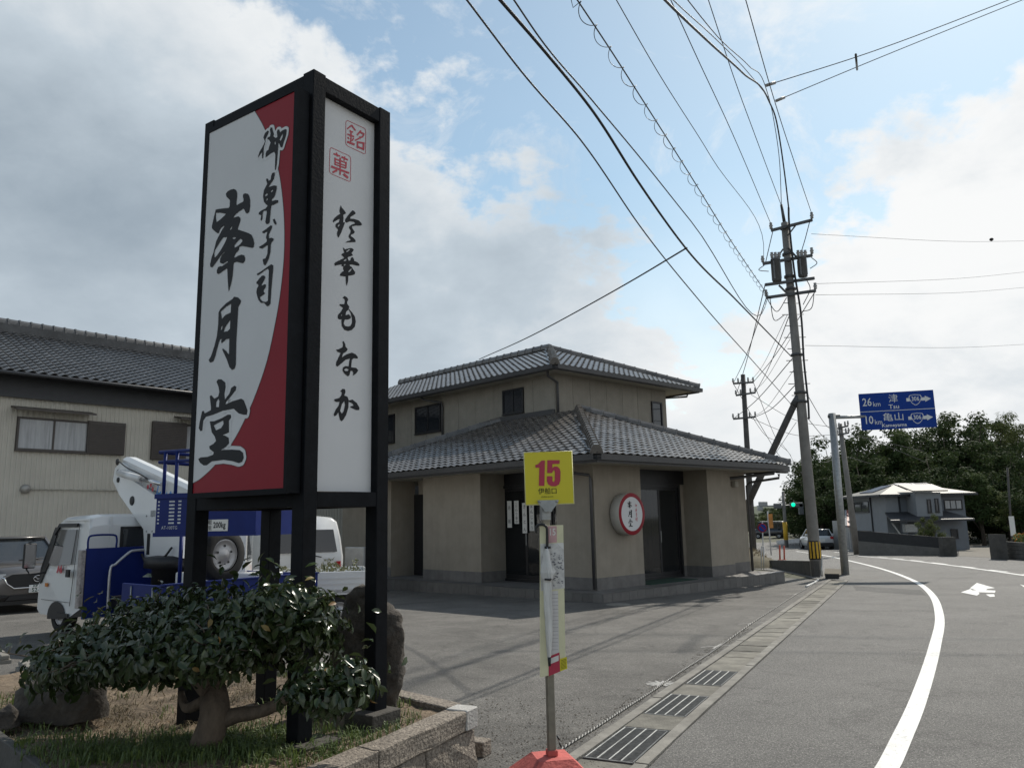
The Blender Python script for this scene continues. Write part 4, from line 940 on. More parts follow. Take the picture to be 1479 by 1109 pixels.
# lower hip roof
EO, EZ, SLP = -0.90, 2.95, 0.412
XE, YE = 7.80, 11.2; AP = (XE + EO) / 2; AZ_ = EZ + (AP - EO) * SLP
deck_m = mat('roof_deck', (0.03, 0.03, 0.032), 0.9)
rf = MB(KF)
rf.poly([(EO, EO, EZ - .03), (XE, EO, EZ - .03), (AP, AP, AZ_ - .03)]); rf.poly([(EO, YE, EZ - .03), (EO, EO, EZ - .03), (AP, AP, AZ_ - .03), (AP, YE - (AP - EO), AZ_ - .03)])
rf.poly([(XE, EO, EZ - .03), (XE, 7, EZ - .03), (AP, 7, AZ_ - .03), (AP, AP, AZ_ - .03)]); rf.poly([(AP, YE - (AP - EO), AZ_ - .03), (AP, YE, EZ - 0.03), (EO, YE, EZ - .03)])
low = rf.build('lower_roof', deck_m, shop)
cs_ = math.cos(math.atan(SLP)); sn_ = math.sin(math.atan(SLP)); TW, TX = 0.268, 0.235
slope_len = (AP - EO) / cs_
upR = E2 * cs_ + UZ * sn_; nR = (-E2 * sn_ + UZ * cs_); upL = E1 * cs_ + UZ * sn_; nL = (-E1 * sn_ + UZ * cs_)
Lr = XE - EO; Lf = YE - EO
mR = roof_face(W(EO, EO, EZ), E1, upR, TW, 0.30, TX, nR, lambda a, b: b * cs_ < a + 0.05 and b * cs_ < Lr - a + 0.05 and b < slope_len - 0.05, Lr, slope_len)
mL = roof_face(W(EO, YE, EZ), -E2, upL, TW, 0.30, TX, nL, lambda a, b: b * cs_ < a + 0.05 and b * cs_ < Lf - a + 0.05 and b < slope_len - 0.02, Lf, slope_len)
tg = tile_geo(TW, 0.30, 0.017); tme = MB().raw(*tg).mesh('roof_tile', tile_m)
camp = V((0, 0, 1.6)); allt = sorted(mR + mL, key=lambda m: (m.translation - camp).length)
rest = MB()
for i, m in enumerate(allt):
    jit = Matrix.Rotation(rnd.uniform(-.022, .022), 4, 'X') @ Matrix.Rotation(rnd.uniform(-.018, .018), 4, 'Y') @ Matrix.Rotation(rnd.uniform(-.01, .01), 4, 'Z')
    if i < 300: piece('roof_tile', tme, m @ jit, low)
    else: rest.raw([m @ jit @ V(q) for q in tg[0]], tg[1])
rest.build('roof_tiles', tile_s, low, kind='stuff')
ridge(W(EO, EO, EZ + .02), W(AP, AP, AZ_ + .02), 0.13, 0.30, tile_m, low, lift=0.06)
ridge(W(XE, EO, EZ + .02), W(AP, AP, AZ_ + .02), 0.12, 0.36, tile_m, low, lift=0.06)
ridge(W(EO, YE, EZ + .02), W(AP, YE - (AP - EO), AZ_ + .02), 0.12, 0.36, tile_m, low, lift=0.06)
kbox('flashing', gutter_m, low, AP - 0.10, AP - 0.005, 4.41, YE - (AP - EO), AZ_ - 0.04, AZ_ + 0.14)
# gutters as real troughs
def gutter(p, q, parent, h=0.13, w=0.12):
    d = (q - p).normalized(); s = d.cross(UZ).normalized(); mb = MB(); prof = [(0, 0), (w * 0.9, 0), (w, h), (w - 0.012, h), (w * 0.9 - 0.012, 0.012), (0.0, 0.012)]
    vs = [p + s * a + UZ * b for a, b in prof] + [q + s * a + UZ * b for a, b in prof]; n = len(prof)
    mb.raw(vs, [(i, i + n, (i + 1) % n + n, (i + 1) % n) for i in range(n)] + [tuple(range(n)), tuple(range(2 * n - 1, n - 1, -1))])
    return mb.build('gutter', gutter_m, parent)
gutter(W(EO - 0.0, EO - 0.02, EZ - 0.14), W(XE - 0.4, EO - 0.02, EZ - 0.14), low); gutter(W(EO - 0.02, YE, EZ - 0.14), W(EO - 0.02, EO, EZ - 0.14), low)
gutter(W(XE - 0.41, EO + 0.24, EZ - 0.22), W(XE + 0.12, EO + 0.24, EZ - 0.22), low)
fa = MB(KF); fa.box(EO + 0.01, XE - 0.02, EO, EO + 0.03, EZ - 0.19, EZ - 0.035); fa.box(EO, EO + 0.03, EO + 0.03, YE, EZ - 0.19, EZ - 0.035); fa.box(XE - 0.05, XE - 0.02, EO + .03, 6, EZ - 0.19, EZ - 0.035)
fa.build('fascia', gutter_m, low)
def pipe(pts, r=0.036): return MB(KF).tube(pts, r, 8).build('downpipe', gutter_m, shop)
pipe([(-0.92, 0.75, 2.80), (-0.92, 0.75, 2.72), (-0.62, 0.5, 2.66), (-0.08, 0.06, 2.55), (-0.06, 0.04, 2.45), (-0.06, 0.04, PZ0 + 0.03)])
pipe([(6.9, -0.86, 2.80), (6.9, -0.86, 2.70), (6.05, 0.15, 2.58), (6.0, 0.22, 2.5), (6.0, 0.22, PZ0 + 0.02)], 0.045); pipe([(6.16, 0.24, 2.5), (6.16, 0.24, 0.25)], 0.03)
pipe([(7.75, -0.55, 2.72), (7.75, -0.55, 2.6), (7.4, 0.2, 2.5), (7.33, 0.28, 2.4), (7.33, 0.28, -0.3)], 0.04)
kbox('wall_lamp', soffit_m, shop, 6.5, 6.68, 0.16, 0.29, 2.35, 2.52, bev=0.02)
kbox('meter_box', mat('meter_grey', (0.35, 0.35, 0.34), 0.6), shop, 4.9, 5.3, 0.76, 0.79, 2.1, 2.3)
# upper storey in vertical siding boards
UX, UY, UXE, UYE, UZ0, UZ1 = 3.45, 4.40, 9.28, 16.5, 2.9, 6.02
core = MB(KF); core.box(UX + 0.03, UXE - 0.03, UY + 0.03, UYE, 2.5, UZ1); core.build('upper_core', gutter_m, shop)
n = 7
for i in range(n):
    a = UX + (UXE - UX) * i / n; b = UX + (UXE - UX) * (i + 1) / n; kbox('wall_panel', stucco_u, shop, a + 0.006, b - 0.006, UY, UY + 0.028, 3.2, UZ1 - 0.002)
n = 13
for i in range(n):
    a = UY + 0.03 + (UYE - UY) * i / n; b = UY + 0.03 + (UYE - UY) * (i + 1) / n; kbox('wall_panel', stucco_u, shop, UX, UX + 0.028, a + 0.006, b - 0.006, 3.2, UZ1 - 0.002)
kbox('side_wall', stucco_u, shop, UXE - 0.028, UXE, UY + .03, UYE, 2.5, UZ1 - 0.003)
def window(o, ax, w, h, halves=2, parent=None, fm=None, gm=None, depth=0.05):
    M = basis(o, ax, UZ); fr = MB(M); f_ = 0.055
    for a in ((-f_, 0, -f_, h + f_), (w, w + f_, -f_, h + f_), (0, w, -f_, 0), (0, w, h, h + f_)): fr.box(*a, -0.02, depth)
    d = fr.build('window', fm or frame_m, parent or shop)
    for i in range(halves):
        x0, x1 = w * i / halves, w * (i + 1) / halves
        if i: MB(M).box(x0 - 0.022, x0 + 0.022, 0.001, h - 0.001, 0.0, depth - 0.01).build('mullion', fm or frame_m, d)
        MB(M).box(x0 + (0.022 if i else 0.001), x1 - (0.022 if i < halves - 1 else 0.001), 0.001, h - 0.001, 0.004, 0.016).build('pane', gm or win_g, d)
    MB(M).box(-f_ - 0.01, w + f_ + 0.01, -f_ - 0.03, -f_, -0.02, depth + 0.03).build('sill', fm or frame_m, d)
    return d
window(W(UX - 0.004, 6.70, 5.0), -E2, 0.88, 0.70); window(W(UX - 0.004, 11.55, 4.80), -E2, 1.44, 0.90); window(W(UX - 0.004, 14.4, 4.62), -E2, 1.40, 1.0); window(W(8.42, UY - 0.004, 4.66), E1, 0.50, 0.84, 1)
OV = 0.65; ux0, uy0, uxe = UX - OV, UY - OV, 10.5; uye = UYE + 0.6; UEZ = 6.12; UAP = (uxe - ux0) / 2; US = 0.42; uaz = UEZ + UAP * US
ax_, ay_ = ux0 + UAP, uy0 + UAP
rf = MB(KF); rf.poly([(ux0, uy0, UEZ - .03), (uxe, uy0, UEZ - .03), (ax_, ay_, uaz - .03)]); rf.poly([(ux0, uye, UEZ - .03), (ux0, uy0, UEZ - .03), (ax_, ay_, uaz - .03), (ax_, uye, uaz - .03)]); rf.poly([(uxe, uy0, UEZ - .03), (uxe, uye, UEZ - .03), (ax_, uye, uaz - .03), (ax_, ay_, uaz - .03)])
upr = rf.build('upper_roof', deck_m, shop)
cs_ = math.cos(math.atan(US)); sn_ = math.sin(math.atan(US)); upR = E2 * cs_ + UZ * sn_; nR = (-E2 * sn_ + UZ * cs_); upL = E1 * cs_ + UZ * sn_; nL = (-E1 * sn_ + UZ * cs_); sl_ = UAP / cs_
mR = roof_face(W(ux0, uy0, UEZ), E1, upR, TW, 0.30, TX, nR, lambda a, b: b * cs_ < a + 0.05 and b * cs_ < (uxe - ux0) - a + 0.05, uxe - ux0, sl_)
mL = roof_face(W(ux0, uye, UEZ), -E2, upL, TW, 0.30, TX, nL, lambda a, b: b * cs_ < (uye - uy0) - a + 0.05 and b < sl_, uye - uy0, sl_)
rest = MB()
for m in [x_ @ Matrix.Rotation(rnd.uniform(-.02, .02), 4, 'X') for x_ in mR + mL]: rest.raw([m @ V(q) for q in tg[0]], tg[1])
rest.build('roof_tiles', tile_s, upr, kind='stuff')
ridge(W(ux0, uy0, UEZ + .02), W(ax_, ay_, uaz + .02), 0.14, 0.32, tile_m, upr, lift=0.06); ridge(W(uxe, uy0, UEZ + .02), W(ax_, ay_, uaz + .02), 0.12, 0.40, tile_m, upr, lift=0.06); ridge(W(ax_, uye, uaz), W(ax_, ay_, uaz), 0.15, 0.40, tile_m, upr, lift=0.10)
gutter(W(ux0, uy0 - 0.02, UEZ - 0.14), W(uxe, uy0 - 0.02, UEZ - 0.14), upr); gutter(W(ux0 - 0.02, uye, UEZ - 0.14), W(ux0 - 0.02, uy0, UEZ - 0.14), upr)
fa = MB(KF); fa.box(ux0 + 0.01, uxe - 0.02, uy0, uy0 + 0.03, UEZ - 0.16, UEZ - 0.035); fa.box(ux0, ux0 + 0.03, uy0 + 0.03, uye, UEZ - 0.16, UEZ - 0.035); fa.box(uxe - 0.05, uxe - 0.02, uy0 + .03, uye, UEZ - 0.16, UEZ - 0.035); fa.build('fascia', gutter_m, upr)
MB(KF).box(ux0 + 0.04, uxe - 0.06, uy0 + 0.04, uye, UZ1, UZ1 + 0.03).build('soffit', soffit_m, shop)
pipe([(UX - 0.5, UY - 0.2, 5.98), (UX - 0.45, UY - 0.15, 5.86), (UX + 0.06, UY - 0.07, 5.72), (UX + 0.07, UY - 0.06, 5.6), (UX + 0.07, UY - 0.06, 4.5)], 0.04)
pipe([(UX - 0.5, 10.6, 5.98), (UX - 0.45, 10.5, 5.88), (UX - 0.07, 9.95, 5.75), (UX - 0.06, 9.93, 5.6), (UX - 0.06, 9.93, 4.0)], 0.04)
pipe([(uxe - 0.4, UY - 0.4, 5.96), (uxe - 0.4, UY - 0.35, 5.83), (UXE + 0.06, UY + 0.1, 5.75), (UXE + 0.06, UY + 0.12, 4.2)], 0.04)

# ------------------------------------------------------------ warehouse on the left
siding = mat('corrugated_siding', (0.50, 0.475, 0.415), 0.6, 0.06, 1.2, dirt=0.08, streak=0.15)
slate_m = mat('dark_roof_tile', (0.055, 0.056, 0.058), 0.36, 0.3, 8.0, 0.1, 40, spec=0.6, rand=0.3)
slate_s = mat('dark_roof_tile_far', (0.055, 0.056, 0.058), 0.36, 0.4, 3.0, 0.1, 40, spec=0.5, dirt=0.3)
brown_m = mat('brown_aluminium', (0.060, 0.050, 0.044), 0.5, 0.12, 6.0)
band_m = mat('dark_metal_band', (0.035, 0.037, 0.042), 0.5, 0.12, 4.0)
WO = at_y(0, 700, 22.5); WO.z = 0; WF = frame(WO, 39.8); A1 = WF.to_3x3().col[0].copy(); A2 = WF.to_3x3().col[1].copy()
def WW(x, y, z): return WO + A1 * x + A2 * y + V((0, 0, z))
def wpx(u, v, y=0.0):
    p = WF.inverted() @ on_plane(u, v, WW(0, y, 0), A2); return p
wh = thing('tiled_warehouse', 'cream corrugated metal building with dark tiled roof and brown shuttered windows behind the truck', 'building', WW(3, 2, -0.5))
X0, X1 = -7.0, 13.0; fz = wpx(100, 578.3).z
mb = MB(WF); pitch = 0.135; x = X0
prof = []
while x < X1: prof += [(x, 0.0), (x + 0.055, 0.0), (x + 0.07, -0.022), (x + 0.12, -0.022)]; x += pitch
vs = [(px_, py_, z) for px_, py_ in prof for z in (-0.9, fz)]
mb.raw(vs, [(2 * i, 2 * i + 2, 2 * i + 3, 2 * i + 1) for i in range(len(prof) - 1)]); mb.build('siding', siding, wh)
MB(WF).box(X0, X1, 0.03, 7.5, -0.9, fz + 0.3).build('wall', siding, wh)
ez = wpx(100, 545, -0.75).z
MB(WF).box(X0 - 0.2, X1 + 0.2, -0.10, 0.02, fz, ez - 0.02).build('fascia_band', band_m, wh)
MB(WF).box(X0 - 0.2, X1 + 0.2, -0.16, -0.10, fz - 0.07, fz + 0.02).build('drip_edge', band_m, wh)
MB(WF).box(X0 - 0.3, X1 + 0.3, -0.72, 0.0, ez - 0.05, ez - 0.015).build('soffit', band_m, wh)
WSL = 0.45; RD_ = 4.1; rz = ez + WSL * (RD_ + 0.75)
rf = MB(WF); rf.poly([(X0 - .3, -.75, ez - .02), (X1 + .3, -.75, ez - .02), (X1 + .3, RD_, rz - .02), (X0 - .3, RD_, rz - .02)]); rf.poly([(X0 - .3, RD_, rz - .02), (X1 + .3, RD_, rz - .02), (X1 + .3, 9, ez - .02), (X0 - .3, 9, ez - .02)])
wr = rf.build('roof', deck_m, wh)
c_ = math.cos(math.atan(WSL)); s_ = math.sin(math.atan(WSL)); tgw = tile_geo(0.29, 0.34, 0.034, 0.03, 8); tmw = MB().raw(*tgw).mesh('roof_tile', slate_m)
ms = roof_face(WW(X0 - .3, -.78, ez), A1, A2 * c_ + UZ * s_, 0.29, 0.34, 0.275, -A2 * s_ + UZ * c_, lambda a, b: True, X1 - X0 + .6, (RD_ + .75) / c_)
vis = [m for m in ms if -0.5 < (WF.inverted() @ m.translation).x < 9.5]; vis.sort(key=lambda m: (m.translation - camp).length); pick = set(id(m) for m in vis[:300])
rest = MB()
for m in ms:
    jit = Matrix.Rotation(rnd.uniform(-.012, .012), 4, 'X')
    if id(m) in pick: piece('roof_tile', tmw, m @ jit, wr)
    else: rest.raw([m @ jit @ V(q) for q in tgw[0]], tgw[1])
rest.build('roof_tiles', slate_s, wr, kind='stuff')
MB(WF).box(X0 - .3, X1 + .3, RD_ - 0.16, RD_ + 0.16, rz - 0.06, rz + 0.26).build('ridge_base', slate_s, wr)
ridge(WW(X0 - .3, RD_, rz + .26), WW(X1 + .3, RD_, rz + .26), 0.15, 0.36, slate_m, wr, lift=0.06)
MB(WF).tube([(X0 - .3, -0.82, ez - 0.06), (X1 + .3, -0.82, ez - 0.06)], 0.05, 8).build('gutter', band_m, wh)
curtain_g = mat('curtained_window', (0.30, 0.31, 0.32), 0.12, 0.25, 2.2, stretch=(6, 6, 0.4), spec=0.7)
def shutter_window(pa, pb, pc, pd, awn):
    """glass from pa to pb, shutter box from pc to pd (photo corners on the wall)."""
    a, b = wpx(*pa, -0.05), wpx(*pb, -0.05); z1, z0 = a.z, b.z
    w = window(WW(a.x + 0.05, -0.03, z0 + 0.05), A1, b.x - a.x - 0.1, z1 - z0 - 0.1, 2, wh, brown_m, curtain_g, 0.06)
    c, d = wpx(*pc, -0.05), wpx(*pd, -0.05)
    sb = MB(WF).box(min(c.x, d.x), max(c.x, d.x), -0.13, -0.005, z0 - 0.03, z1 + 0.03, 0.008).build('shutter_box', brown_m, wh)
    n = int((z1 - z0) / 0.055)
    for i in range(n): MB(WF).box(min(c.x, d.x) + 0.04, max(c.x, d.x) - 0.04, -0.145, -0.129, z0 + 0.055 * i, z0 + 0.055 * i + 0.036).build('slat', brown_m, sb)
    if awn:
        e, f = wpx(*awn[0], -0.5), wpx(*awn[1], -0.5)
        MB(WF).hexa([(e.x, -0.5, e.z - 0.03), (f.x, -0.5, e.z - 0.03), (f.x, 0, e.z + 0.08), (e.x, 0, e.z + 0.08), (e.x, -0.5, e.z + 0.02), (f.x, -0.5, e.z + 0.02), (f.x, 0, e.z + 0.13), (e.x, 0, e.z + 0.13)]).build('awning', brown_m, wh)
shutter_window((26, 601.5), (126, 654), (127, 606), (178, 655), ((24, 589), (140, 596)))
shutter_window((268, 613), (345, 668), (220, 611), (267, 662), ((262, 604), (350, 612)))
a = wpx(37, 706, -0.08); MB(WF).lathe([(0, 0)], 4) if False else None
M = basis(WW(a.x, -0.05, a.z), A1, UZ); MB(M).lathe([(0.0, 0.11), (0.09, 0.10), (0.13, 0.05), (0.14, 0.0)], 16).build('vent_cap', mat('vent_metal', (0.32, 0.31, 0.29), 0.4, metal=0.4), wh)
MB(WF).tube([(a.x + 0.1, -0.07, a.z), (8.5, -0.07, a.z)], 0.022, 6).build('conduit', mat('conduit_cream', (0.42, 0.40, 0.34), 0.6), wh)

# ------------------------------------------------------------ vehicles
tyre_m = mat('tyre_rubber', (0.014, 0.014, 0.014), 0.85, 0.2, 20)
rim_m = mat('wheel_rim', (0.34, 0.34, 0.35), 0.35, 0.1, 10, metal=0.7)
chrome = mat('chrome', (0.62, 0.62, 0.63), 0.15, 0.03, 5, metal=1.0)
plastic_k = mat('black_plastic', (0.012, 0.012, 0.013), 0.55, 0.1, 8)
white_paint = mat('white_vehicle_paint', (0.66, 0.665, 0.66), 0.28, 0.03, 1.5, coat=0.5, dirt=0.10)
blue_paint = mat('blue_truck_paint', (0.008, 0.020, 0.13), 0.5, 0.12, 2.5, spec=0.2, dirt=0.25)
car_glass = mat('car_glass', (0.03, 0.035, 0.04), 0.03, 0.0, spec=0.9, alpha=0.82)
lamp_g = mat('headlamp_glass', (0.5, 0.52, 0.54), 0.08, 0.1, 20, spec=0.8)
red_lamp = mat('red_lamp', (0.35, 0.01, 0.012), 0.15, 0.1, 10)
def loft(mb, rings, close=True, cap=True):
    n = len(rings[0]); vs = [p for r_ in rings for p in r_]; fs = []
    for i in range(len(rings) - 1):
        for j in range(n if close else n - 1): a = i * n + j; b = i * n + (j + 1) % n; fs.append((a, b, b + n, a + n))
    if cap: fs.append(tuple(range(n))[::-1]); fs.append(tuple(range((len(rings) - 1) * n, len(rings) * n)))
    return mb.raw(vs, fs, True)
def wheel(parent, M, r, w, rim_r=None, mr=None):
    rim_r = rim_r or r * 0.64
    t = MB(M).lathe([(rim_r, -w / 2 + 0.01), (r * 0.93, -w / 2), (r, -w / 2 + 0.035), (r, w / 2 - 0.035), (r * 0.93, w / 2), (rim_r, w / 2 - 0.01)], 28).build('tyre', tyre_m, parent)
    rm = MB(M).lathe([(rim_r, -w / 2 + 0.01), (rim_r * 0.96, w / 2 - 0.02), (rim_r * 0.85, w / 2 - 0.05), (rim_r * 0.4, w / 2 - 0.03), (rim_r * 0.18, w / 2 - 0.01), (0.0, w / 2 - 0.008)], 24); rm.build('rim', mr or rim_m, t)
    for k in range(5):
        a = 2 * math.pi * k / 5; MB(M).disc(rim_r * 0.08, w / 2 - 0.028, 8, (rim_r * 0.55 * math.cos(a), rim_r * 0.55 * math.sin(a))).build('hub_bolt', plastic_k, t)
    return t
def car(name, label, o, az, paint, st, gh, roofz, wheels, group=None):
    """st: body stations (x, half width, z low, z belt); gh: glasshouse (x base front, x roof front, x roof rear, x base rear, roof half width)."""
    M = frame(o, az); th = thing(name, label, 'car', o, group)
    rings = []
    for x, w, zl, zb in st:
        h = zb - zl
        half = [(w * 0.80, zl), (w * 0.96, zl + h * 0.12), (w * 1.0, zl + h * 0.40), (w * 0.985, zl + h * 0.66), (w * 0.93, zl + h * 0.90), (w * 0.80, zb), (w * 0.4, zb + 0.03)]
        rings.append([(x, y, z) for y, z in half] + [(x, -y, z) for y, z in half[::-1]])
    body = loft(MB(M), rings).build('body', paint, th)
    xf, rf_, rr, xr, rw = gh; zb = st[3][3]; wb = st[3][1] * 0.86
    def ring(x0, x1, w, z): return [(x0, w, z), (x1, w, z), (x1, -w, z), (x0, -w, z)]
    g = MB(M); loft(g, [ring(xf, xr, wb, zb - 0.04), ring(rf_, rr, rw, roofz - 0.05)], True, True); g.sm = [False] * len(g.sm); g.build('glasshouse', car_glass, th)
    rp = MB(M); loft(rp, [ring(rf_ + 0.10, rr - 0.06, rw + 0.035, roofz - 0.06), ring(rf_ + 0.04, rr - 0.02, rw + 0.02, roofz - 0.02), ring(rf_ - 0.15, rr + 0.15, rw - 0.12, roofz)]); rp.build('roof', paint, th)
    mid = (rf_ + rr) / 2 + 0.1
    for s in (1, -1):
        for (xa, xb) in ((xf, rf_), (mid - 0.1, mid - 0.05), (xr, rr), (mid - 1.0, mid - 0.95)):
            MB(M).bar((xa, s * (wb + 0.004), zb - 0.03), (xb, s * (rw + 0.012), roofz - 0.04), 0.075, 0.05, (0, 1, 0)).build('pillar', paint if xa in (xf, xr) else plastic_k, th)
        MB(M).box(-1.35 + st[3][0] * 0 + xf * 0.0, -1.12, s * (wb + 0.18) - 0.11, s * (wb + 0.18) + 0.11, zb + 0.02, zb + 0.17, 0.03).build('door_mirror', paint, th)
    for x, r_ in wheels:
        for s in (1, -1):
            Mw = M @ Matrix.Translation((x, s * (st[3][1] - 0.11), r_)) @ Matrix.Rotation(R(-90 * s), 4, 'X'); wheel(th, Mw, r_, 0.22)
            MB(M @ Matrix.Translation((x, s * (st[3][1] - 0.005), r_)) @ Matrix.Rotation(R(-90 * s), 4, 'X')).lathe([(r_ * 1.06, -0.02), (r_ * 1.17, 0.012), (r_ * 1.20, -0.02)], 28).build('wheel_arch', plastic_k, th)
    return th, M, body
SUVST = [(0.0, 0.70, 0.42, 0.86), (-0.10, 0.84, 0.26, 0.97), (-0.42, 0.915, 0.22, 1.02), (-1.2, 0.925, 0.21, 1.09), (-2.5, 0.925, 0.21, 1.09), (-4.0, 0.91, 0.22, 1.09), (-4.42, 0.84, 0.30, 1.05), (-4.54, 0.74, 0.45, 0.9)]
so_ = at_ground(50, 884); so_.z = gz(so_.y)
suv_paint = mat('dark_grey_car_paint', (0.13, 0.122, 0.118), 0.28, 0.05, 2, metal=0.4, coat=0.8)
suv, SM, sbody = car('parked_suv', 'dark grey suv parked nose out against the corrugated building', so_, 134, suv_paint, SUVST, (-1.15, -2.0, -3.9, -4.4, 0.60), 1.68, [(-0.88, 0.36), (-3.55, 0.36)])
FRM = SM @ Matrix.Translation((0.035, 0, 0)) @ Matrix(((0, 0, 1, 0), (1, 0, 0, 0), (0, 1, 0, 0), (0, 0, 0, 1)))     # x across (to car's left), y up, z forward
def fbox(name, m, *a, bev=0.0): return MB(FRM).box(*a, bev).build(name, m, suv)
g = MB(FRM); g.prism([(-0.62, 0.80), (-0.58, 0.66), (-0.45, 0.57), (0.45, 0.57), (0.58, 0.66), (0.62, 0.80), (0.5, 0.86), (-0.5, 0.86)], -0.14, 0.0); g.build('grille', plastic_k, suv)
MB(FRM).tube([(-0.74, 0.80, -0.12), (-0.66, 0.79, 0.0), (-0.60, 0.66, 0.012), (-0.46, 0.555, 0.02), (0.46, 0.555, 0.02), (0.60, 0.66, 0.012), (0.66, 0.79, 0.0), (0.74, 0.80, -0.12)], 0.017, 8).build('chrome_wing', chrome, suv)
for s in (1, -1):
    MB(FRM).prism([(s * 0.60, 0.82), (s * 0.64, 0.74), (s * 0.90, 0.80), (s * 0.90, 0.88), (s * 0.62, 0.875)], -0.40, -0.05).build('headlamp', lamp_g, suv)
    fbox('fog_trim', plastic_k, s * 0.70 - 0.14, s * 0.70 + 0.14, 0.36, 0.41, -0.1, -0.015)
MB(FRM).prism([(-0.60, 0.30), (0.60, 0.30), (0.52, 0.40), (-0.52, 0.40)], -0.2, -0.005).build('lower_intake', plastic_k, suv)
fbox('skirt', plastic_k, -0.8, 0.8, 0.20, 0.285, -0.3, -0.04)
em = MB(FRM); em.tube(spline([(0.085 * math.cos(a), 0.745 + 0.066 * math.sin(a), 0.02) for a in [2 * math.pi * k / 12 for k in range(12)]], 3, True) + [V((0.085, 0.745, 0.02))], 0.009, 6); e1_ = em.build('emblem', chrome, suv)
MB(FRM).tube(spline([(-0.078, 0.775, 0.021), (-0.035, 0.765, 0.021), (0, 0.725, 0.022), (0.035, 0.765, 0.021), (0.078, 0.775, 0.021)], 4), 0.008, 6).build('emblem_wing', chrome, e1_)
npl = fbox('number_plate', mat('plate_white', (0.72, 0.73, 0.72), 0.4, 0.02), -0.165, 0.165, 0.445, 0.61, 0.0, 0.035, bev=0.006)
plate_ink = mat('plate_green', (0.01, 0.05, 0.03), 0.5)
mb = MB(); add_text(mb, FRM, '52-86', 0.115, 0.02, 0.498, 0.0365, 1.0, 1.0, 0.003); add_text(mb, FRM, '鈴鹿 301', 0.05, 0.0, 0.583, 0.0365, 1.0, 1.0, 0.001); add_text(mb, FRM, 'さ', 0.05, -0.135, 0.495, 0.0365); mb.build('plate_text', plate_ink, npl)
MB(SM).tube([(-1.18, -0.1, 1.125), (-1.3, 0.45, 1.15)], 0.01, 5).build('wiper', plastic_k, suv)

# ---- aerial work platform truck, nose in towards the corrugated building
T0 = at_z(233, 846, 0.82); T0.z = gz(T0.y); TF = frame(T0, -50.8); TX_ = TF.to_3x3().col[0].copy(); TY_ = TF.to_3x3().col[1].copy()
tk = thing('lift_truck', 'white cab lift truck with blue deck, folded white boom and blue work bucket', 'truck', T0)
GZ = T0.z
def tb_(name, m, *a, bev=0.0, parent=None): return MB(TF).box(*a, bev).build(name, m, parent or tk)
CY0, CY1 = -2.05, -0.32
side = [(3.20, 0.42), (3.20, 1.72), (3.26, 1.86), (3.45, 1.90), (4.25, 1.885), (4.40, 1.83), (4.52, 1.70), (4.80, 1.02), (4.88, 0.80), (4.88, 0.34), (4.75, 0.26), (3.6, 0.26)]
rings = []
for y, k in ((CY1 - 0.0, 0.93), (CY1 - 0.05, 0.985), (CY1 - 0.2, 1.0), (CY0 + 0.2, 1.0), (CY0 + 0.05, 0.985), (CY0, 0.93)):
    rings.append([(4.05 + (x - 4.05) * (0.98 + 0.02 * k) , y - (0.10 * max(0, (z - 1.0)) if y > -1.2 else -0.10 * max(0, (z - 1.0))), 0.26 + (z - 0.26) * (1 if k == 1 else 0.985 if k > .95 else 0.955)) for x, z in side])
cb = MB(TF); loft(cb, rings[::-1]); cb.sm = [False] * len(cb.sm); cab = cb.build('cab', white_paint, tk)
# glass and trim of the cab
def cpanel(name, m, pts, parent=cab): return MB(TF).poly(pts).build(name, m, parent)
ys = CY1 + 0.012
def sy(z): return ys - 0.10 * max(0, z - 1.0)
def sidep(name, m, pts, off=0.0, th=0.01):
    q = [(x, sy(z) + off, z) for x, z in pts]; q2 = [(x, sy(z) + off + th, z) for x, z in pts]; n = len(pts); mb = MB(TF)
    ar = sum(pts[i][0] * pts[(i + 1) % n][1] - pts[(i + 1) % n][0] * pts[i][1] for i in range(n))
    if ar > 0: q, q2 = q[::-1], q2[::-1]
    mb.raw(q + q2, [tuple(range(n, 2 * n))] + [(i, (i + 1) % n, n + (i + 1) % n, n + i) for i in range(n)]); return mb.build(name, m, cab)
sidep('door_window', car_glass, [(3.62, 1.10), (3.62, 1.66), (4.28, 1.66), (4.50, 1.12), (4.40, 1.06)], 0.002)
sidep('black_corner', plastic_k, [(4.36, 1.70), (4.50, 1.70), (4.80, 1.02), (4.84, 0.78), (4.76, 0.76), (4.50, 1.10)], 0.001)
sidep('door_seam', plastic_k, [(3.54, 0.45), (3.54, 1.74), (3.555, 1.74), (3.555, 0.45)], 0.001, 0.004)
sidep('door_handle', plastic_k, [(3.60, 0.90), (3.60, 1.02), (3.72, 1.02), (3.72, 0.90)], 0.003, 0.03)
sidep('rain_visor', plastic_k, [(3.58, 1.70), (3.58, 1.76), (4.30, 1.76), (4.46, 1.60), (4.42, 1.57), (4.28, 1.70)], 0.004, 0.03)
sidep('logo', ink_red, [(3.93, 0.96), (3.98, 1.10), (4.04, 1.02), (4.10, 1.10), (4.15, 0.96), (4.10, 0.95), (4.07, 1.0), (4.04, 0.95), (4.01, 1.0), (3.98, 0.95)], 0.002, 0.003)
sidep('sill_step', plastic_k, [(3.55, 0.27), (3.55, 0.33), (4.0, 0.33), (4.0, 0.27)], 0.002, 0.02)
M = TF @ Matrix.Translation((0, 0, 0)); w_ = MB(TF)
for a in ((CY1 - 1.30, CY1 - 1.26), (CY1 - 0.60, CY1 - 0.56)): w_.box(3.185, 3.20, *a, 1.23, 1.69)
w_.box(3.185, 3.20, CY1 - 1.26, CY1 - 0.60, 1.23, 1.27); w_.box(3.185, 3.20, CY1 - 1.26, CY1 - 0.60, 1.65, 1.69); w_.build('rear_window_seal', plastic_k, cab)
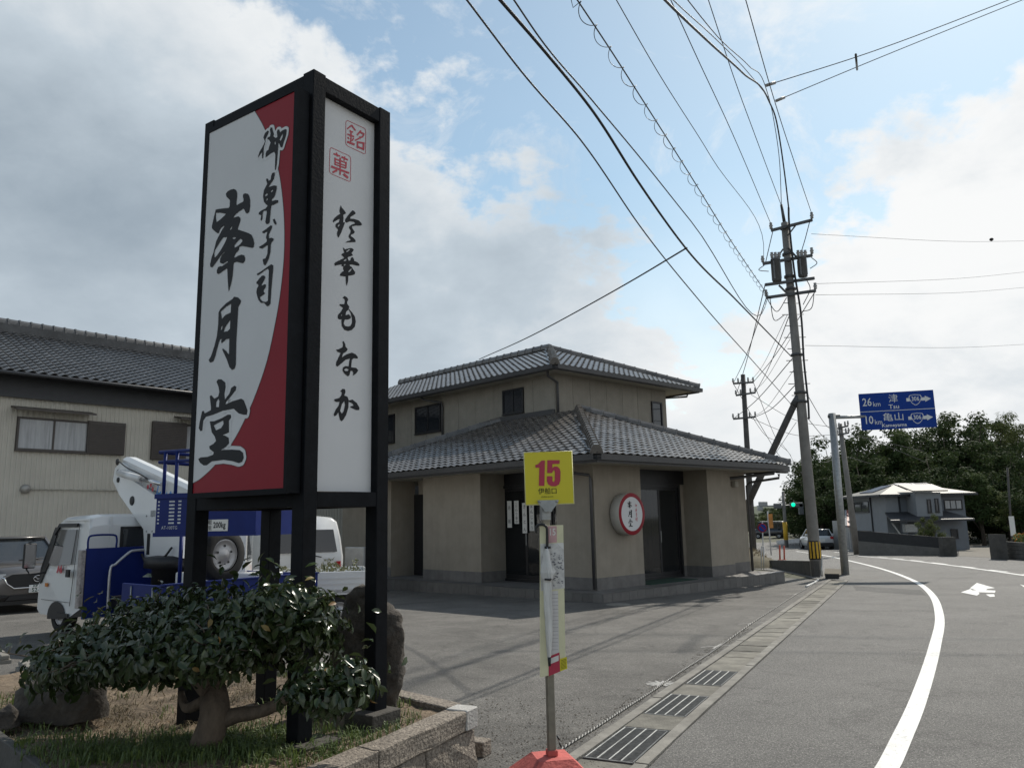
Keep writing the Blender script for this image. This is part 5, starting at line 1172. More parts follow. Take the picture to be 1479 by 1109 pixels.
tb_('rear_window', car_glass, 3.19, 3.196, CY1 - 1.26, CY1 - 0.60, 1.27, 1.65, parent=cab)
wsm = MB(TF).poly([(4.545, CY1 - 0.13, 1.66), (4.545, CY0 + 0.13, 1.66), (4.815, CY0 + 0.07, 1.02), (4.815, CY1 - 0.07, 1.02)]); wsm.v = [p + TX_ * 0.012 for p in wsm.v]; wsm.build('windscreen', car_glass, cab)
for z in (0.62, 1.02): tb_('panel_gap', plastic_k, 3.194, 3.1985, CY0 + 0.10, CY1 - 0.10, z, z + 0.006, parent=cab)
for y in (CY0 + 0.45, CY1 - 0.42): tb_('pressed_rib', white_paint, 3.186, 3.199, y, y + 0.035, 0.62, 1.86, parent=cab)
tb_('roof_drip', white_paint, 3.185, 4.2, CY1 - 0.085, CY1 - 0.055, 1.80, 1.825, parent=cab)
sidep('door_lower_seam', plastic_k, [(3.55, 0.50), (3.55, 0.506), (4.7, 0.506), (4.7, 0.50)], 0.001, 0.003)
sidep('side_marker', mat('amber_lamp', (0.5, 0.16, 0.02), 0.2), [(4.45, 0.72), (4.45, 0.78), (4.56, 0.78), (4.56, 0.72)], 0.002, 0.012)
# mirror on a stalk
MB(TF).tube([(4.62, CY1 + 0.0, 0.95), (4.80, CY1 + 0.18, 0.92), (4.86, CY1 + 0.22, 1.0), (4.86, CY1 + 0.22, 1.45), (4.7, CY1 + 0.05, 1.52)], 0.014, 6).build('mirror_stalk', plastic_k, cab)
mh = tb_('mirror_housing', plastic_k, 4.80, 4.86, CY1 + 0.10, CY1 + 0.30, 1.02, 1.44, bev=0.02, parent=cab); tb_('mirror_glass', chrome, 4.788, 4.799, CY1 + 0.115, CY1 + 0.285, 1.04, 1.42, parent=mh)
for x in (4.05, 0.85):
    for y in (CY1 - 0.12, CY0 + 0.12) if x > 3 else (-0.42, -2.03):
        wheel(tk, TF @ Matrix.Translation((x, y, 0.31)) @ Matrix.Rotation(R(-90 if y > -1.2 else 90), 4, 'X'), 0.31, 0.2)
sidep('wheel_arch', plastic_k, [(4.05 + 0.35 * math.cos(a), 0.26 + 0.24 * math.sin(a)) for a in [math.pi * k / 10 - 0.25 for k in range(12)]], 0.0, 0.004)
# deck
DY = -2.45
tb_('chassis_rail', plastic_k, 0.1, 4.2, -1.75, -1.60, 0.42, 0.60); tb_('chassis_rail', plastic_k, 0.1, 4.2, -0.85, -0.70, 0.42, 0.60)
tb_('deck_floor', blue_paint, 0.02, 1.10, DY + .02, -0.02, 0.60, 0.72); tb_('deck_floor', blue_paint, 1.102, 2.95, DY + .02, -0.95, 0.60, 0.72)
GT = 0.82 - GZ + 0.0
def gate(name, *a):
    g_ = tb_(name, blue_paint, *a, 0.60, GT, bev=0.006); return g_
g1 = gate('tail_gate', -0.04, 0.0, DY, 0.0); g2 = gate('side_gate', 0.006, 1.10, -0.035, 0.004); gate('side_gate', 0.006, 2.95, DY, DY + 0.04)
for i in range(7): tb_('gate_rib', blue_paint, -0.055, -0.041, DY + 0.15 + 0.36 * i, DY + 0.20 + 0.36 * i, 0.62, GT - 0.02, parent=g1)
tb_('gate_cap', blue_paint, -0.06, 0.02, DY - 0.01, 0.012, GT, GT + 0.02, parent=g1)
for i in range(2): MB(TF).tube([(0.2 + 0.6 * i, 0.012, 0.62), (0.2 + 0.6 * i, 0.015, GT - 0.03)], 0.012, 6).build('latch', galv, g2)
tb_('side_guard', plastic_k, 1.2, 2.9, -0.92, -0.88, 0.32, 0.55)
# blue bulkhead behind the cab and its hand rail
bk = tb_('bulkhead', blue_paint, 2.98, 3.03, -1.55, -0.28, 0.28, 1.36, bev=0.004)
tb_('marker_strip', mat('marker_plastic', (0.3, 0.27, 0.26), 0.4, 0.4, 14), 2.97, 3.10, -0.27, -0.20, 0.45, 1.34, bev=0.01, parent=bk)
MB(TF).tube(spline([(2.85, -0.60, 0.30), (2.85, -0.60, 1.0), (2.85, -0.68, 1.10), (2.85, -0.88, 1.27), (2.85, -0.98, 1.30), (2.85, -1.25, 1.30), (2.85, -1.34, 1.25), (2.85, -1.35, 0.75)], 4), 0.022, 8).build('hand_rail', mat('rail_silver', (0.45, 0.45, 0.46), 0.35, metal=0.5), bk)
MB(TF).tube(spline([(3.0, -0.30, 1.36), (3.0, -0.30, 1.50), (3.0, -0.36, 1.56), (3.0, -0.68, 1.56), (3.0, -0.74, 1.50), (3.0, -0.74, 1.36)], 4), 0.016, 8).build('grab_bar', blue_paint, bk)
# turret, arms and boom
TU = (2.15, -1.30)
MB(TF).lathe([(0.0, 0.72), (0.34, 0.72), (0.34, 1.02), (0.46, 1.04), (0.46, 1.20), (0.30, 1.22), (0, 1.22)], 24, True, TU).build('turret', plastic_k, tk)
tb_('tool_box', white_paint, 1.15, 1.65, -1.75, -1.05, 0.72, 0.98, bev=0.015); tb_('tool_box', white_paint, 0.5, 1.0, -2.2, -1.7, 0.72, 0.95, bev=0.015)
tp = TF @ V((TU[0], TU[1] + 0.17, 0))
MP = basis(tp, -TX_, UZ)
def PB(u, v):
    p = MP.inverted() @ on_plane(u, v, tp, TY_); return (p.x, p.y)
la = MB(MP); la.prism([PB(*p) for p in ((166, 676), (174, 668), (181, 672), (186, 690), (244, 729), (256, 735), (262, 806), (209, 806), (207, 764), (172, 714), (163, 694))], -0.34, 0.0); arm = la.build('lower_arm', white_paint, tk)
for uv, r_ in (((170, 667), 0.055), ((171, 682), 0.05), ((171, 693), 0.045), ((191, 723), 0.075)):
    c = PB(*uv); MB(MP @ Matrix.Translation((c[0], c[1], 0.001))).lathe([(0, 0.012), (r_, 0.012), (r_ * 1.1, 0)], 16).build('pivot_pin', plastic_k, arm)
E0 = V((*PB(172, 669), 0)); E1_ = V((*PB(296, 728), 0)); dv = (E1_ - E0).normalized(); nv = V((-dv.y, dv.x, 0))
def bx_(t, h, z): q = E0 + dv * t + nv * h; return (q.x, q.y, z)
Lb = (E1_ - E0).length; rg = []
for t, s_k in ((-0.08, 0.7), (0.05, 0.88), (0.9, 0.88), (Lb, 0.75)):
    rg.append([bx_(t, h * s_k, -0.19 + z * s_k) for h, z in ((-0.22, -0.13), (0.08, -0.15), (0.15, -0.07), (0.15, 0.07), (0.08, 0.15), (-0.22, 0.13))][::-1])
bm_ = MB(MP); loft(bm_, rg); bm_.sm = [False] * len(bm_.sm); boom = bm_.build('boom', white_paint, tk)
MB(MP).tube([(*PB(177, 683), 0.05), (*PB(208, 692), 0.05)], 0.062, 12).build('hydraulic_cylinder', white_paint, boom); MB(MP).tube([(*PB(208, 692), 0.05), (*PB(238, 699), 0.05)], 0.032, 8).build('hydraulic_rod', chrome, boom)
MB(MP).tube(spline([(*PB(172, 665), 0.02), (*PB(190, 676), 0.07), (*PB(205, 683), 0.07), (*PB(228, 700), 0.0)], 4), 0.012, 6).build('hose', plastic_k, boom)
lm = MB(); c = PB(217, 703); FM = basis(MP @ V((c[0], c[1], -0.035)), MP.to_3x3() @ dv, MP.to_3x3() @ nv)
logo_b = mat('logo_blue', (0.02, 0.20, 0.55), 0.5)
for i in range(3): lm.M = FM; lm.disc(0.04, 0.006 + 0.0004 * i, 10, (-0.14 + 0.09 * i, -0.03 + 0.05 * (i == 1)))
lm.build('logo', ink_red, boom)
lm = MB(); add_text(lm, FM, 'レンタル', 0.20, 0.55, -0.03, 0.006, 1.0, 1.0, 0.008); lm.build('lettering', logo_b, boom)
for i in range(6):
    c = PB(212 + 8 * (i % 3), 745 + 22 * (i // 3)); MB(MP @ Matrix.Translation((c[0], c[1], 0.0))).lathe([(0, 0.012), (0.014, 0.010), (0.016, 0)], 8).build('bolt', galv, arm)
for (u, v), (w_, h_) in (((218, 737), (0.16, 0.10)), ((229, 737), (0.12, 0.10)), ((227, 748), (0.10, 0.10))):
    c = PB(u, v); MB(MP).box(c[0], c[0] + w_, c[1] - h_, c[1], 0.001, 0.003).build('decal', mat('decal_grey', (0.30, 0.31, 0.31), 0.6, 0.3, 30), arm)
c = PB(212, 790); MB(MP).box(c[0], c[0] + 0.10, c[1] - 0.12, c[1] + 0.22, 0.001, 0.004).build('slot', plastic_k, arm)
MB(MP).tube(spline([(*PB(209, 800), 0.05), (*PB(225, 812), 0.14), (*PB(245, 806), 0.12), (*PB(252, 790), 0.04)], 5), 0.018, 7).build('hose', plastic_k, arm)
# bucket
B0 = at_y(226, 775, 10.2); BF = frame(V((B0.x, B0.y, B0.z)), 112.0); bh = 0.53
bk2 = MB(BF)
for a in ((0, 1.6, -0.03, 0.0), (0, 1.6, 0.82, 0.85), (0, 0.03, 0.0, 0.82), (1.57, 1.6, 0.0, 0.82)): bk2.box(*a, 0, bh)
bk2.box(0.03, 1.57, 0.0, 0.82, 0.0, 0.03)
bucket = bk2.build('bucket', blue_paint, tk)
MB(BF).box(-0.02, 1.62, -0.05, -0.03, bh - 0.05, bh + 0.01).build('rim', blue_paint, bucket); MB(BF).box(-0.02, 1.62, -0.045, -0.03, 0.0, 0.05).build('rim', blue_paint, bucket)
for x in (0.10, 0.30, 0.55, 0.85, 1.2, 1.55):
    MB(BF).tube([(x, -0.02, bh), (x, -0.02, bh + 0.55)], 0.022, 8).build('rail_post', blue_paint, bucket)
for x in (0.02, 0.5, 1.0, 1.55): MB(BF).tube([(x, 0.83, bh), (x, 0.83, bh + 0.55)], 0.022, 8).build('rail_post', blue_paint, bucket)
for z in (bh + 0.55, bh + 0.42):
    MB(BF).tube([(0.0, -0.02, z), (1.6, -0.02, z), (1.6, 0.83, z), (0.0, 0.83, z), (0.0, -0.02, z)], 0.022, 8).build('hand_rail', blue_paint, bucket)
BFM = basis(BF @ V((0, -0.03, 0)), BF.to_3x3().col[0], UZ); bt = MB(); sticker = mat('sticker_white', (0.5, 0.52, 0.55), 0.6, 0.25, 30)
for r_ in range(7):
    z = bh - 0.10 - 0.045 * r_
    for x0, w_ in ((0.03, 0.03), (0.22, 0.09), (0.37, 0.05)): bt.M = BFM; bt.poly([(x0, z, 0.003), (x0 + w_, z, 0.003), (x0 + w_, z + 0.02, 0.003), (x0, z + 0.02, 0.003)])
bt.build('spec_table', sticker, bucket)
bt = MB(); add_text(bt, BFM, 'AT-100TG', 0.06, 0.24, 0.11, 0.003); bt.build('model_plate', sticker, bucket)
ppl = MB(BFM).box(0.80, 1.18, 0.06, 0.20, 0.001, 0.006).build('load_plate', paper, bucket)
bt = MB(); add_text(bt, BFM, '200kg', 0.10, 1.05, 0.13, 0.0075, 0.8, 1.0, 0.002); add_text(bt, BFM, '積載', 0.065, 0.87, 0.165, 0.0075); add_text(bt, BFM, '荷重', 0.065, 0.87, 0.095, 0.0075); bt.build('load_writing', ink, ppl)
MB(TF).bar((0.55, -1.3, 1.5), (1.05, -1.3, 1.7), 0.2, 0.25).build('bucket_bracket', blue_paint, tk)
# spare tyre standing on the deck
sp = at_y(318, 801, 11.4); Ms = frame(sp, 0) @ Matrix.Rotation(R(62), 4, 'Z') @ Matrix.Rotation(R(-90), 4, 'Y') @ Matrix.Rotation(R(0), 4, 'Z')
st_ = thing('spare_tyre', 'truck tyre standing upright on the blue truck deck under the bucket', 'tyre', sp - V((0, 0, 0.36)))
wheel(st_, Ms, 0.37, 0.24, 0.23)
MB(TF).tube([(0.95, -0.75, 0.72), (0.95, -0.75, 1.55)], 0.03, 8).build('stanchion', blue_paint, tk)

# ---- small white kei truck with cut branches
ko = at_ground(528, 868); ko = at_y(530, 860, 13.6); ko.z = gz(13.6); KT = frame(ko, -104)
kt = thing('kei_truck', 'small white pickup truck with low bed behind the pylon posts', 'truck', ko)
def kb(name, m, *a, bev=0.0, parent=None): return MB(KT).box(*a, bev).build(name, m, parent or kt)
kb('bed_floor', white_paint, 0.0, 1.95, -1.40, 0.0, 0.56, 0.64); sg = kb('side_gate', white_paint, 0.0, 1.95, -0.03, 0.0, 0.58, 0.94, bev=0.008); kb('side_gate', white_paint, 0.0, 1.95, -1.43, -1.40, 0.58, 0.94, bev=0.008); kb('tail_gate', white_paint, -0.03, 0.0, -1.43, 0.0, 0.58, 0.94, bev=0.008)
for i in range(3): kb('gate_rib', white_paint, 0.05, 1.9, 0.0, 0.008, 0.64 + 0.09 * i, 0.67 + 0.09 * i, parent=sg)
kc = MB(KT); loft(kc, [[(x, y, z) for x, z in ((1.97, 0.3), (1.97, 1.70), (2.1, 1.78), (2.75, 1.78), (3.05, 1.15), (3.2, 0.95), (3.22, 0.35))] for y in (-1.42, -1.36, -0.07, -0.01)][::-1]); kc.sm = [False] * len(kc.sm); kcab = kc.build('cab', white_paint, kt)
kb('side_window', car_glass, 2.08, 2.72, -0.008, -0.002, 1.12, 1.62, parent=kcab); kb('rear_window', car_glass, 1.955, 1.968, -1.2, -0.25, 1.15, 1.6, parent=kcab)
for x in (0.45, 2.55):
    for y in (-0.12, -1.31): wheel(kt, KT @ Matrix.Translation((x, y, 0.27)) @ Matrix.Rotation(R(-90 if y > -0.7 else 90), 4, 'X'), 0.27, 0.16)
br = MB()
for _ in range(700):
    p = KT @ V((rnd.uniform(0.1, 1.5), rnd.uniform(-1.2, -0.1), 0.72)); h = 0.28 * abs(noise.noise(p * 2.3)) + rnd.uniform(0, 0.22); p.z += h
    m = leaf_matrix(p, V((rnd.gauss(0, 1), rnd.gauss(0, 1), 0.6)), rnd.uniform(0.04, 0.09), 0.2); br.raw([m @ V(q) for q in lv], lf)
o = br.build('cut_branches', leaf_material('cut_leaf', (0.06, 0.085, 0.03), (0.16, 0.15, 0.08), 0.6, (0.12, 0.12, 0.06)), None); o['kind'] = 'stuff'; o['label'] = 'heap of cut leafy branches in the white pickup bed'; o['category'] = 'branches'

# ---- white van seen from behind
vo = at_ground(440, 836); vo = at_y(440, 830, 17.2); vo.z = gz(17.2); VF = frame(vo, -24)
vn = thing('white_van', 'white delivery van seen from behind between the pylon posts', 'van', vo)
rg = []
for x, k in ((-0.02, 0.90), (0.05, 0.97), (0.2, 1.0), (3.2, 1.0), (4.2, 0.97), (4.6, 0.85)):
    hf = [(0.80, 0.32), (0.845, 0.5), (0.85, 1.1), (0.80, 1.5), (0.72, 1.85), (0.60, 1.94), (0.3, 1.975)]
    rg.append([(x + (0.12 * (z - 1.1) if x < 0.3 and z > 1.1 else 0), y * k, 0.3 + (z - 0.3) * (0.985 if k < 1 else 1.0)) for y, z in hf] + [(x + (0.12 * (z - 1.1) if x < 0.3 and z > 1.1 else 0), -y * k, 0.3 + (z - 0.3) * (0.985 if k < 1 else 1.0)) for y, z in hf[::-1]])
vb = MB(VF); loft(vb, rg[::-1]); vbody = vb.build('body', white_paint, vn)
VB = VF @ Matrix(((0, 0, -1, -0.022), (-1, 0, 0, 0), (0, 1, 0, 0), (0, 0, 0, 1)))     # x to the viewer's right, y up, z out of the tailgate
vg = MB(VF); vg.poly([(0.0, 0.68, 1.20), (0.0, -0.68, 1.20), (0.062, -0.60, 1.68), (0.062, 0.60, 1.68)]); vg.v = [p - VF.to_3x3().col[0] * 0.035 for p in vg.v]; vg.build('rear_window', win_g, vn)
for nm_, m_2, a in (('brake_light', red_lamp, (-0.22, 0.22, 1.755, 1.80, -0.09, -0.03)), ('number_plate', paper, (-0.17, 0.17, 0.86, 1.02, 0.0, 0.03)), ('tail_lamp', red_lamp, (0.66, 0.76, 0.65, 1.0, -0.03, 0.03)), ('tail_lamp', red_lamp, (-0.76, -0.66, 0.65, 1.0, -0.03, 0.03)), ('bumper', white_paint, (-0.8, 0.8, 0.33, 0.52, -0.05, 0.09))): MB(VB).box(*a, 0.01).build(nm_, m_2, vn)
MB(VB).tube([(0.1, 1.15, 0.03), (0.34, 1.10, 0.04)], 0.012, 5).build('wiper', plastic_k, vn); MB(VB).box(0.42, 0.60, 1.02, 1.05, 0.0, 0.02).build('badge', galv, vn)
for x in (0.9, 3.6):
    for y in (0.72, -0.72): wheel(vn, VF @ Matrix.Translation((x, y, 0.32)) @ Matrix.Rotation(R(-90 if y > 0 else 90), 4, 'X'), 0.32, 0.2)
# grey cabinet by the shop's left wall and a parking stop
p = at_y(514, 828, 22); mb = MB(frame(V((p.x, p.y, gz(22))), 40)); mb.box(-0.08, 0.08, -0.4, 0.4, 0, 1.25, 0.02); tag(mb.build('storage_cabinet', mat('cabinet_grey', (0.35, 0.35, 0.34), 0.6, 0.1), None), 'narrow pale grey storage cabinet beside the white van', 'cabinet')
for (u, v), lb_ in (((2, 955), 'concrete wheel stop at the left edge of the lot'), ((38, 972), 'dark concrete wheel stop just beyond the left end of the planter')):
    p = at_ground(u, v); mb = MB(frame(p, -40)); mb.prism([(-0.3, -0.07), (0.3, -0.07), (0.3, 0.07), (-0.3, 0.07)], 0.0, 0.05); mb.box(-0.28, 0.28, -0.05, 0.05, 0.05, 0.11, 0.01); tag(mb.build('wheel_stop', conc, None), lb_, 'wheel stop', 'parking wheel stops')

# ------------------------------------------------------------ bus stop, umbrella, rope
bp_ = at_z(797, 1089, 0.17); bp_.z = 0
bs = thing('bus_stop', 'bus stop with yellow number 15 plate, cream timetable board and faded red base', 'bus stop', bp_)
red_base = mat('faded_red_base', (0.47, 0.10, 0.085), 0.85, 0.25, 6, 0.4, 50, dirt=0.3)
MB(frame(bp_, 78)).raw([(-.23, -.23, 0.005), (.23, -.23, 0.005), (.23, .23, 0.005), (-.23, .23, 0.005), (-.225, -.225, 0.05), (.225, -.225, 0.05), (.225, .225, 0.05), (-.225, .225, 0.05), (-.105, -.105, 0.165), (.105, -.105, 0.165), (.105, .105, 0.165), (-.105, .105, 0.165)],
    [(3, 2, 1, 0)] + [(a + i, a + (i + 1) % 4, a + 4 + (i + 1) % 4, a + 4 + i) for a in (0, 4) for i in range(4)] + [(8, 9, 10, 11)]).build('base', red_base, bs)
mb = MB(frame(bp_, 80)); mb.box(-0.024, 0.024, -0.024, 0.024, 0.17, 1.80, 0.005); pole = mb.build('pole', mat('dull_steel_pole', (0.20, 0.185, 0.15), 0.45, 0.25, 8, 0.1, 40, metal=0.5), bs)
MB(frame(bp_, 80)).box(-0.032, 0.032, -0.032, 0.032, 0.165, 0.20, 0.004).build('collar', red_base, bs)
# plate
yel = mat('bus_yellow', (0.60, 0.52, 0.015), 0.45, 0.05, 3); num_red = mat('number_red', (0.40, 0.025, 0.06), 0.5, 0.06, 5)
po_ = V((bp_.x, bp_.y - 0.035, 0)); ax = V((1, 0.02, 0)).normalized(); nrm_ = ax.cross(UZ)
def bpx(u, v): return on_plane(u, v, po_, nrm_)
ctrp = bpx(792.5, 690); PM = basis(ctrp, ax, UZ)
def b2(u, v): p = PM.inverted() @ bpx(u, v); return (p.x, p.y)
q = [b2(*p) for p in ((758.8, 654), (827, 650.8), (827.8, 728), (757.3, 728))]; pw_ = (q[1][0] - q[0][0] + q[2][0] - q[3][0]) / 4; ph_ = (q[0][1] - q[3][1] + q[1][1] - q[2][1]) / 4; cx_, cy_ = sum(p[0] for p in q) / 4, sum(p[1] for p in q) / 4
PM = PM @ Matrix.Translation((cx_, cy_, 0)) @ Matrix.Rotation(0.012, 4, 'Z')
plate = MB(PM).box(-pw_, pw_, -ph_, ph_, -0.006, 0.0, 0.002).build('number_plate', yel, bs)
MB(PM).tube([(-pw_, -ph_, -0.003), (pw_, -ph_, -0.003), (pw_, ph_, -0.003), (-pw_, ph_, -0.003), (-pw_, -ph_, -0.003)], 0.0045, 5).build('plate_edge', mat('plate_edge_pale', (0.6, 0.58, 0.3), 0.5), plate)
def dig(l): return [b2(745 + x / 8.53, 640 + y / 8.53) for x, y in l]
PM0 = basis(ctrp, ax, UZ)
for l in ([(240,270),(275,258),(315,215),(358,212),(355,525),(287,525),(290,300),(243,303)], [(387,208),(540,206),(538,252),(450,254),(450,305),(475,285),(510,285),(540,310),(552,350),(550,460),(535,505),(495,528),(440,528),(400,505),(385,465),(385,405),(453,405),(453,460),(462,475),(475,470),(482,450),(482,360),(475,330),(462,335),(450,365),(387,368)]):
    MB(PM0).flat(dig(l), z=0.003).build('digit', num_red, plate)
mb = MB(); c = b2(791.5, 709.5); add_text(mb, PM0, '伊船口', 0.042, c[0], c[1], 0.003, 0.98, 1.0, 0.0); c = b2(791, 717.3); add_text(mb, PM0, 'IFUNA-GUCHI', 0.012, c[0], c[1], 0.003); mb.build('stop_name', ink, plate)
c0 = b2(792, 724)
MB(PM0).prism([(c0[0] - .068, c0[1] + .008), (c0[0] + .068, c0[1] + .008), (c0[0] + .062, c0[1] - .012), (c0[0] + .03, c0[1] - .05), (c0[0] + .022, c0[1] - .065), (c0[0] - .022, c0[1] - .065), (c0[0] - .03, c0[1] - .05), (c0[0] - .062, c0[1] - .012)], 0.004, 0.022).build('plate_clamp', galv, bs)
for s in (-1, 1): MB(PM0 @ Matrix.Translation((c0[0] + s * 0.055, c0[1] + 0.0, 0.022))).lathe([(0, 0.006), (0.008, 0.005), (0.01, 0)], 8).build('bolt', galv, bs)
MB(frame(bp_, 80)).box(-0.030, 0.030, -0.030, 0.030, 1.58, 1.76, 0.004).build('pole_sleeve', galv, bs)
# timetable board
cream = mat('board_cream', (0.66, 0.63, 0.42), 0.6, 0.10, 5, dirt=0.15); poster = mat('faded_poster', (0.52, 0.51, 0.49), 0.7, 0.22, 28)
bo_ = V((bp_.x, bp_.y - 0.05, 0))
def c2(u, v): p = PM0.inverted() @ on_plane(u, v, bo_, nrm_); return (p.x, p.y)
BZ = (PM0.inverted() @ on_plane(797, 800, bo_, nrm_)).z
board = MB(PM0).prism([c2(*p) for p in ((779.5, 759), (813.5, 758), (817, 966), (792, 975), (780, 978))], BZ - 0.012, BZ).build('timetable_board', cream, bs)
def sheet2(name, m, pts, dz, parent=board): return MB(PM0).flat([c2(*p) for p in pts][::-1], z=BZ + dz).build(name, m, parent)
sheet2('route_header', mat('faded_pink', (0.50, 0.30, 0.30), 0.6, 0.15, 20), ((791, 759.5), (804, 759.3), (804.3, 783), (791, 784)), 0.002)
sheet2('poster', poster, ((780.3, 785), (814, 784), (815.6, 849), (781.3, 853)), 0.002)
sheet2('poster', paper, ((804, 783.8), (813.9, 783.4), (814.2, 793.5)), 0.003)
tt = sheet2('timetable', mat('timetable_paper', (0.60, 0.58, 0.57), 0.7, 0.06, 8), ((795, 853.5), (806, 852.5), (807.5, 942), (793.5, 946)), 0.002)
for i in range(16): v = 858 + 5.3 * i; sheet2('rule_line', mat('print_grey', (0.30, 0.29, 0.30), 0.7), ((795.3, v), (806.2, v - 0.4), (806.2, v + 0.1), (795.3, v + 0.5)), 0.0035, tt)
sheet2('red_notice', num_red, ((792.5, 947.5), (808, 941.5), (809, 969), (792.5, 976)), 0.003); sheet2('yellow_notice', yel, ((808.6, 951), (818.5, 948), (819.3, 965), (809, 969)), 0.003)
sheet2('barcode_label', paper, ((794.5, 950.5), (806.8, 945.5), (806.8, 953.5), (794.5, 958.5)), 0.005)
mb = MB(); c = c2(797.5, 768.5); add_text(mb, PM0, '15', 0.060, c[0], c[1], BZ + 0.004, 0.8, 1.0, 0.001); mb.build('route_number', paper, board)
mb = MB(); rr_ = random.Random(3)
mb.M = PM0
for _ in range(60):
    c = c2(rr_.uniform(796, 813), rr_.uniform(797, 846)); s = rr_.uniform(0.002, 0.006); mb.poly([(c[0] - s, c[1] - s * .6, BZ + 0.0035 + _ * 1e-5), (c[0] + s, c[1] - s * .6, BZ + 0.0035 + _ * 1e-5), (c[0] + s, c[1] + s * .6, BZ + 0.0035 + _ * 1e-5), (c[0] - s, c[1] + s * .6, BZ + 0.0035 + _ * 1e-5)])
mb.build('poster_print', mat('print_dark', (0.16, 0.16, 0.18), 0.7), board, kind='stuff')
mb = MB(); mb.M = PM0
for i in range(7): a_, b_ = c2(810, 953.5 + 2 * i), c2(817.6, 951 + 2 * i); mb.poly([(a_[0], a_[1] - .0012, BZ + .0045), (b_[0], b_[1] - .0012, BZ + .0045), (b_[0], b_[1] + .0012, BZ + .0045), (a_[0], a_[1] + .0012, BZ + .0045)])
mb.build('notice_print', ink, board, kind='stuff')
# folded clear umbrella hooked over the board
def up_(u, v, dz=0.02): c = c2(u, v); return PM0 @ V((c[0], c[1], BZ + dz))
um = thing('folded_umbrella', 'folded clear plastic umbrella with black crook handle hanging on the bus stop board', 'umbrella', up_(793, 958))
MB().tube(spline([up_(774, 769), up_(774, 762), up_(778, 758), up_(784, 757.5), (up_(789, 761)), up_(790, 770), up_(790, 792)], 5), 0.0085, 8).build('handle', plastic_k, um)
clear = mat('clear_plastic_film', (0.62, 0.62, 0.60), 0.22, 0.2, 14, spec=0.6, alpha=0.82, stretch=(3, 3, 0.3))
cl = MB(); prof = [(792, 0.010), (797, 0.018), (808, 0.026), (818, 0.036), (826, 0.040), (834, 0.036), (840, 0.025), (850, 0.026), (880, 0.027), (910, 0.023), (935, 0.016), (950, 0.010)]
vs = []; n_ = 22
for v, r_ in prof:
    c = up_(789.3 + (v - 792) * 0.022, v, 0.035); tw = v * 0.02
    for k in range(n_):
        a = 2 * math.pi * k / n_; r2 = r_ * (1 + 0.22 * math.sin(k * math.pi + 0.0) + 0.12 * math.sin(3 * a + tw))
        vs.append(c + V((math.cos(a + tw) * r2, math.sin(a + tw) * r2 * 0.75, 0)))
cl.raw(vs, [(i * n_ + k, (i + 1) * n_ + k, (i + 1) * n_ + (k + 1) % n_, i * n_ + (k + 1) % n_) for i in range(len(prof) - 1) for k in range(n_)]); cl.build('canopy', clear, um)
MB().raw([up_(793, 812, .05), up_(803, 824, .03), up_(798, 830, .045), up_(795, 838, .05), up_(790, 825, .06)], [(0, 4, 3, 2, 1)]).build('canopy_flap', clear, um)
MB().tube([up_(790, 790, .035), up_(793, 950, .035)], 0.004, 6).build('shaft', chrome, um); MB().tube([up_(792.8, 947, .035), up_(793.2, 960, .035)], [0.011, 0.008], 8).build('tip', plastic_k, um)
MB().tube([up_(786, 790, .03), up_(795, 790, .03)], 0.008, 6).build('rib_ends', plastic_k, um); MB().tube([up_(785.5, 835, .075), up_(793, 835.5, .078), up_(795, 835, .05)], 0.007, 6).build('strap', plastic_k, um)

# twisted black and white rope pegged along the lot edge
rp_px = [(806, 1084), (828, 1070), (862, 1049), (905, 1021), (938, 1000), (957, 987), (985, 968), (1032, 938), (1085, 900), (1122, 876), (1150, 858), (1172, 845), (1181, 835)]
rc = spline([at_ground(u, v, 0.012) for u, v in rp_px], 14); rc[0].z += 0.10; rc[1].z += 0.07; rc[2].z += 0.04
rope = thing('barrier_rope', 'twisted black and white rope lying along the edge of the lot beside the drain', 'rope', rc[0])
sgm = []; acc = 0.0; fine_c = []
for i in range(len(rc) - 1):
    L_ = (rc[i + 1] - rc[i]).length; stepn = max(2, int(L_ / (0.012 if rc[i].y < 11 else 0.035)))
    for k in range(stepn): fine_c.append((rc[i].lerp(rc[i + 1], k / stepn), acc + L_ * k / stepn))
    acc += L_
for ph, m_2 in ((0, mat('rope_white', (0.42, 0.41, 0.38), 0.85, 0.1, 30)), (math.pi, mat('rope_black', (0.02, 0.02, 0.02), 0.85))):
    path = []
    for i, (p, s) in enumerate(fine_c):
        d = (fine_c[min(i + 1, len(fine_c) - 1)][0] - fine_c[max(i - 1, 0)][0]).normalized(); sd = d.cross(UZ).normalized(); up2 = sd.cross(d); a = s / (0.06 if p.y < 11 else 0.2) * 2 * math.pi + ph
        path.append(p + (sd * math.cos(a) + up2 * math.sin(a)) * 0.0048)
    MB().tube(path, 0.0055, 5).build('strand', m_2, rope)
chalk = mat('chalk_paint', (0.36, 0.355, 0.34), 0.9, 0.15, 20, 0.2, 60, dirt=0.4)
for i, (u, v) in enumerate(((955, 987), (1036, 933), (1085, 900), (1123, 876), (1149, 858), (1167, 847))):
    p = at_ground(u, v); mb = MB()
    for a in ((0.1, 0.9) if i else (0.0, 0.5, 1.0, 1.6, 2.2, 2.8)):
        d = V((math.cos(a + 0.2), math.sin(a + 0.2), 0)) * (0.24 if i else 0.15); s = V((-d.y, d.x, 0)).normalized() * (0.016 if i else 0.022); zz = 0.004 + 0.0005 * a
        q = [p - d - s, p + d - s * 0.6, p + d + s * 0.6, p - d + s]; mb.poly([(x.x, x.y, gz(x.y) + zz) for x in q])
    mb.build('chalk_mark', chalk, bpy.data.objects['parking_lot'])

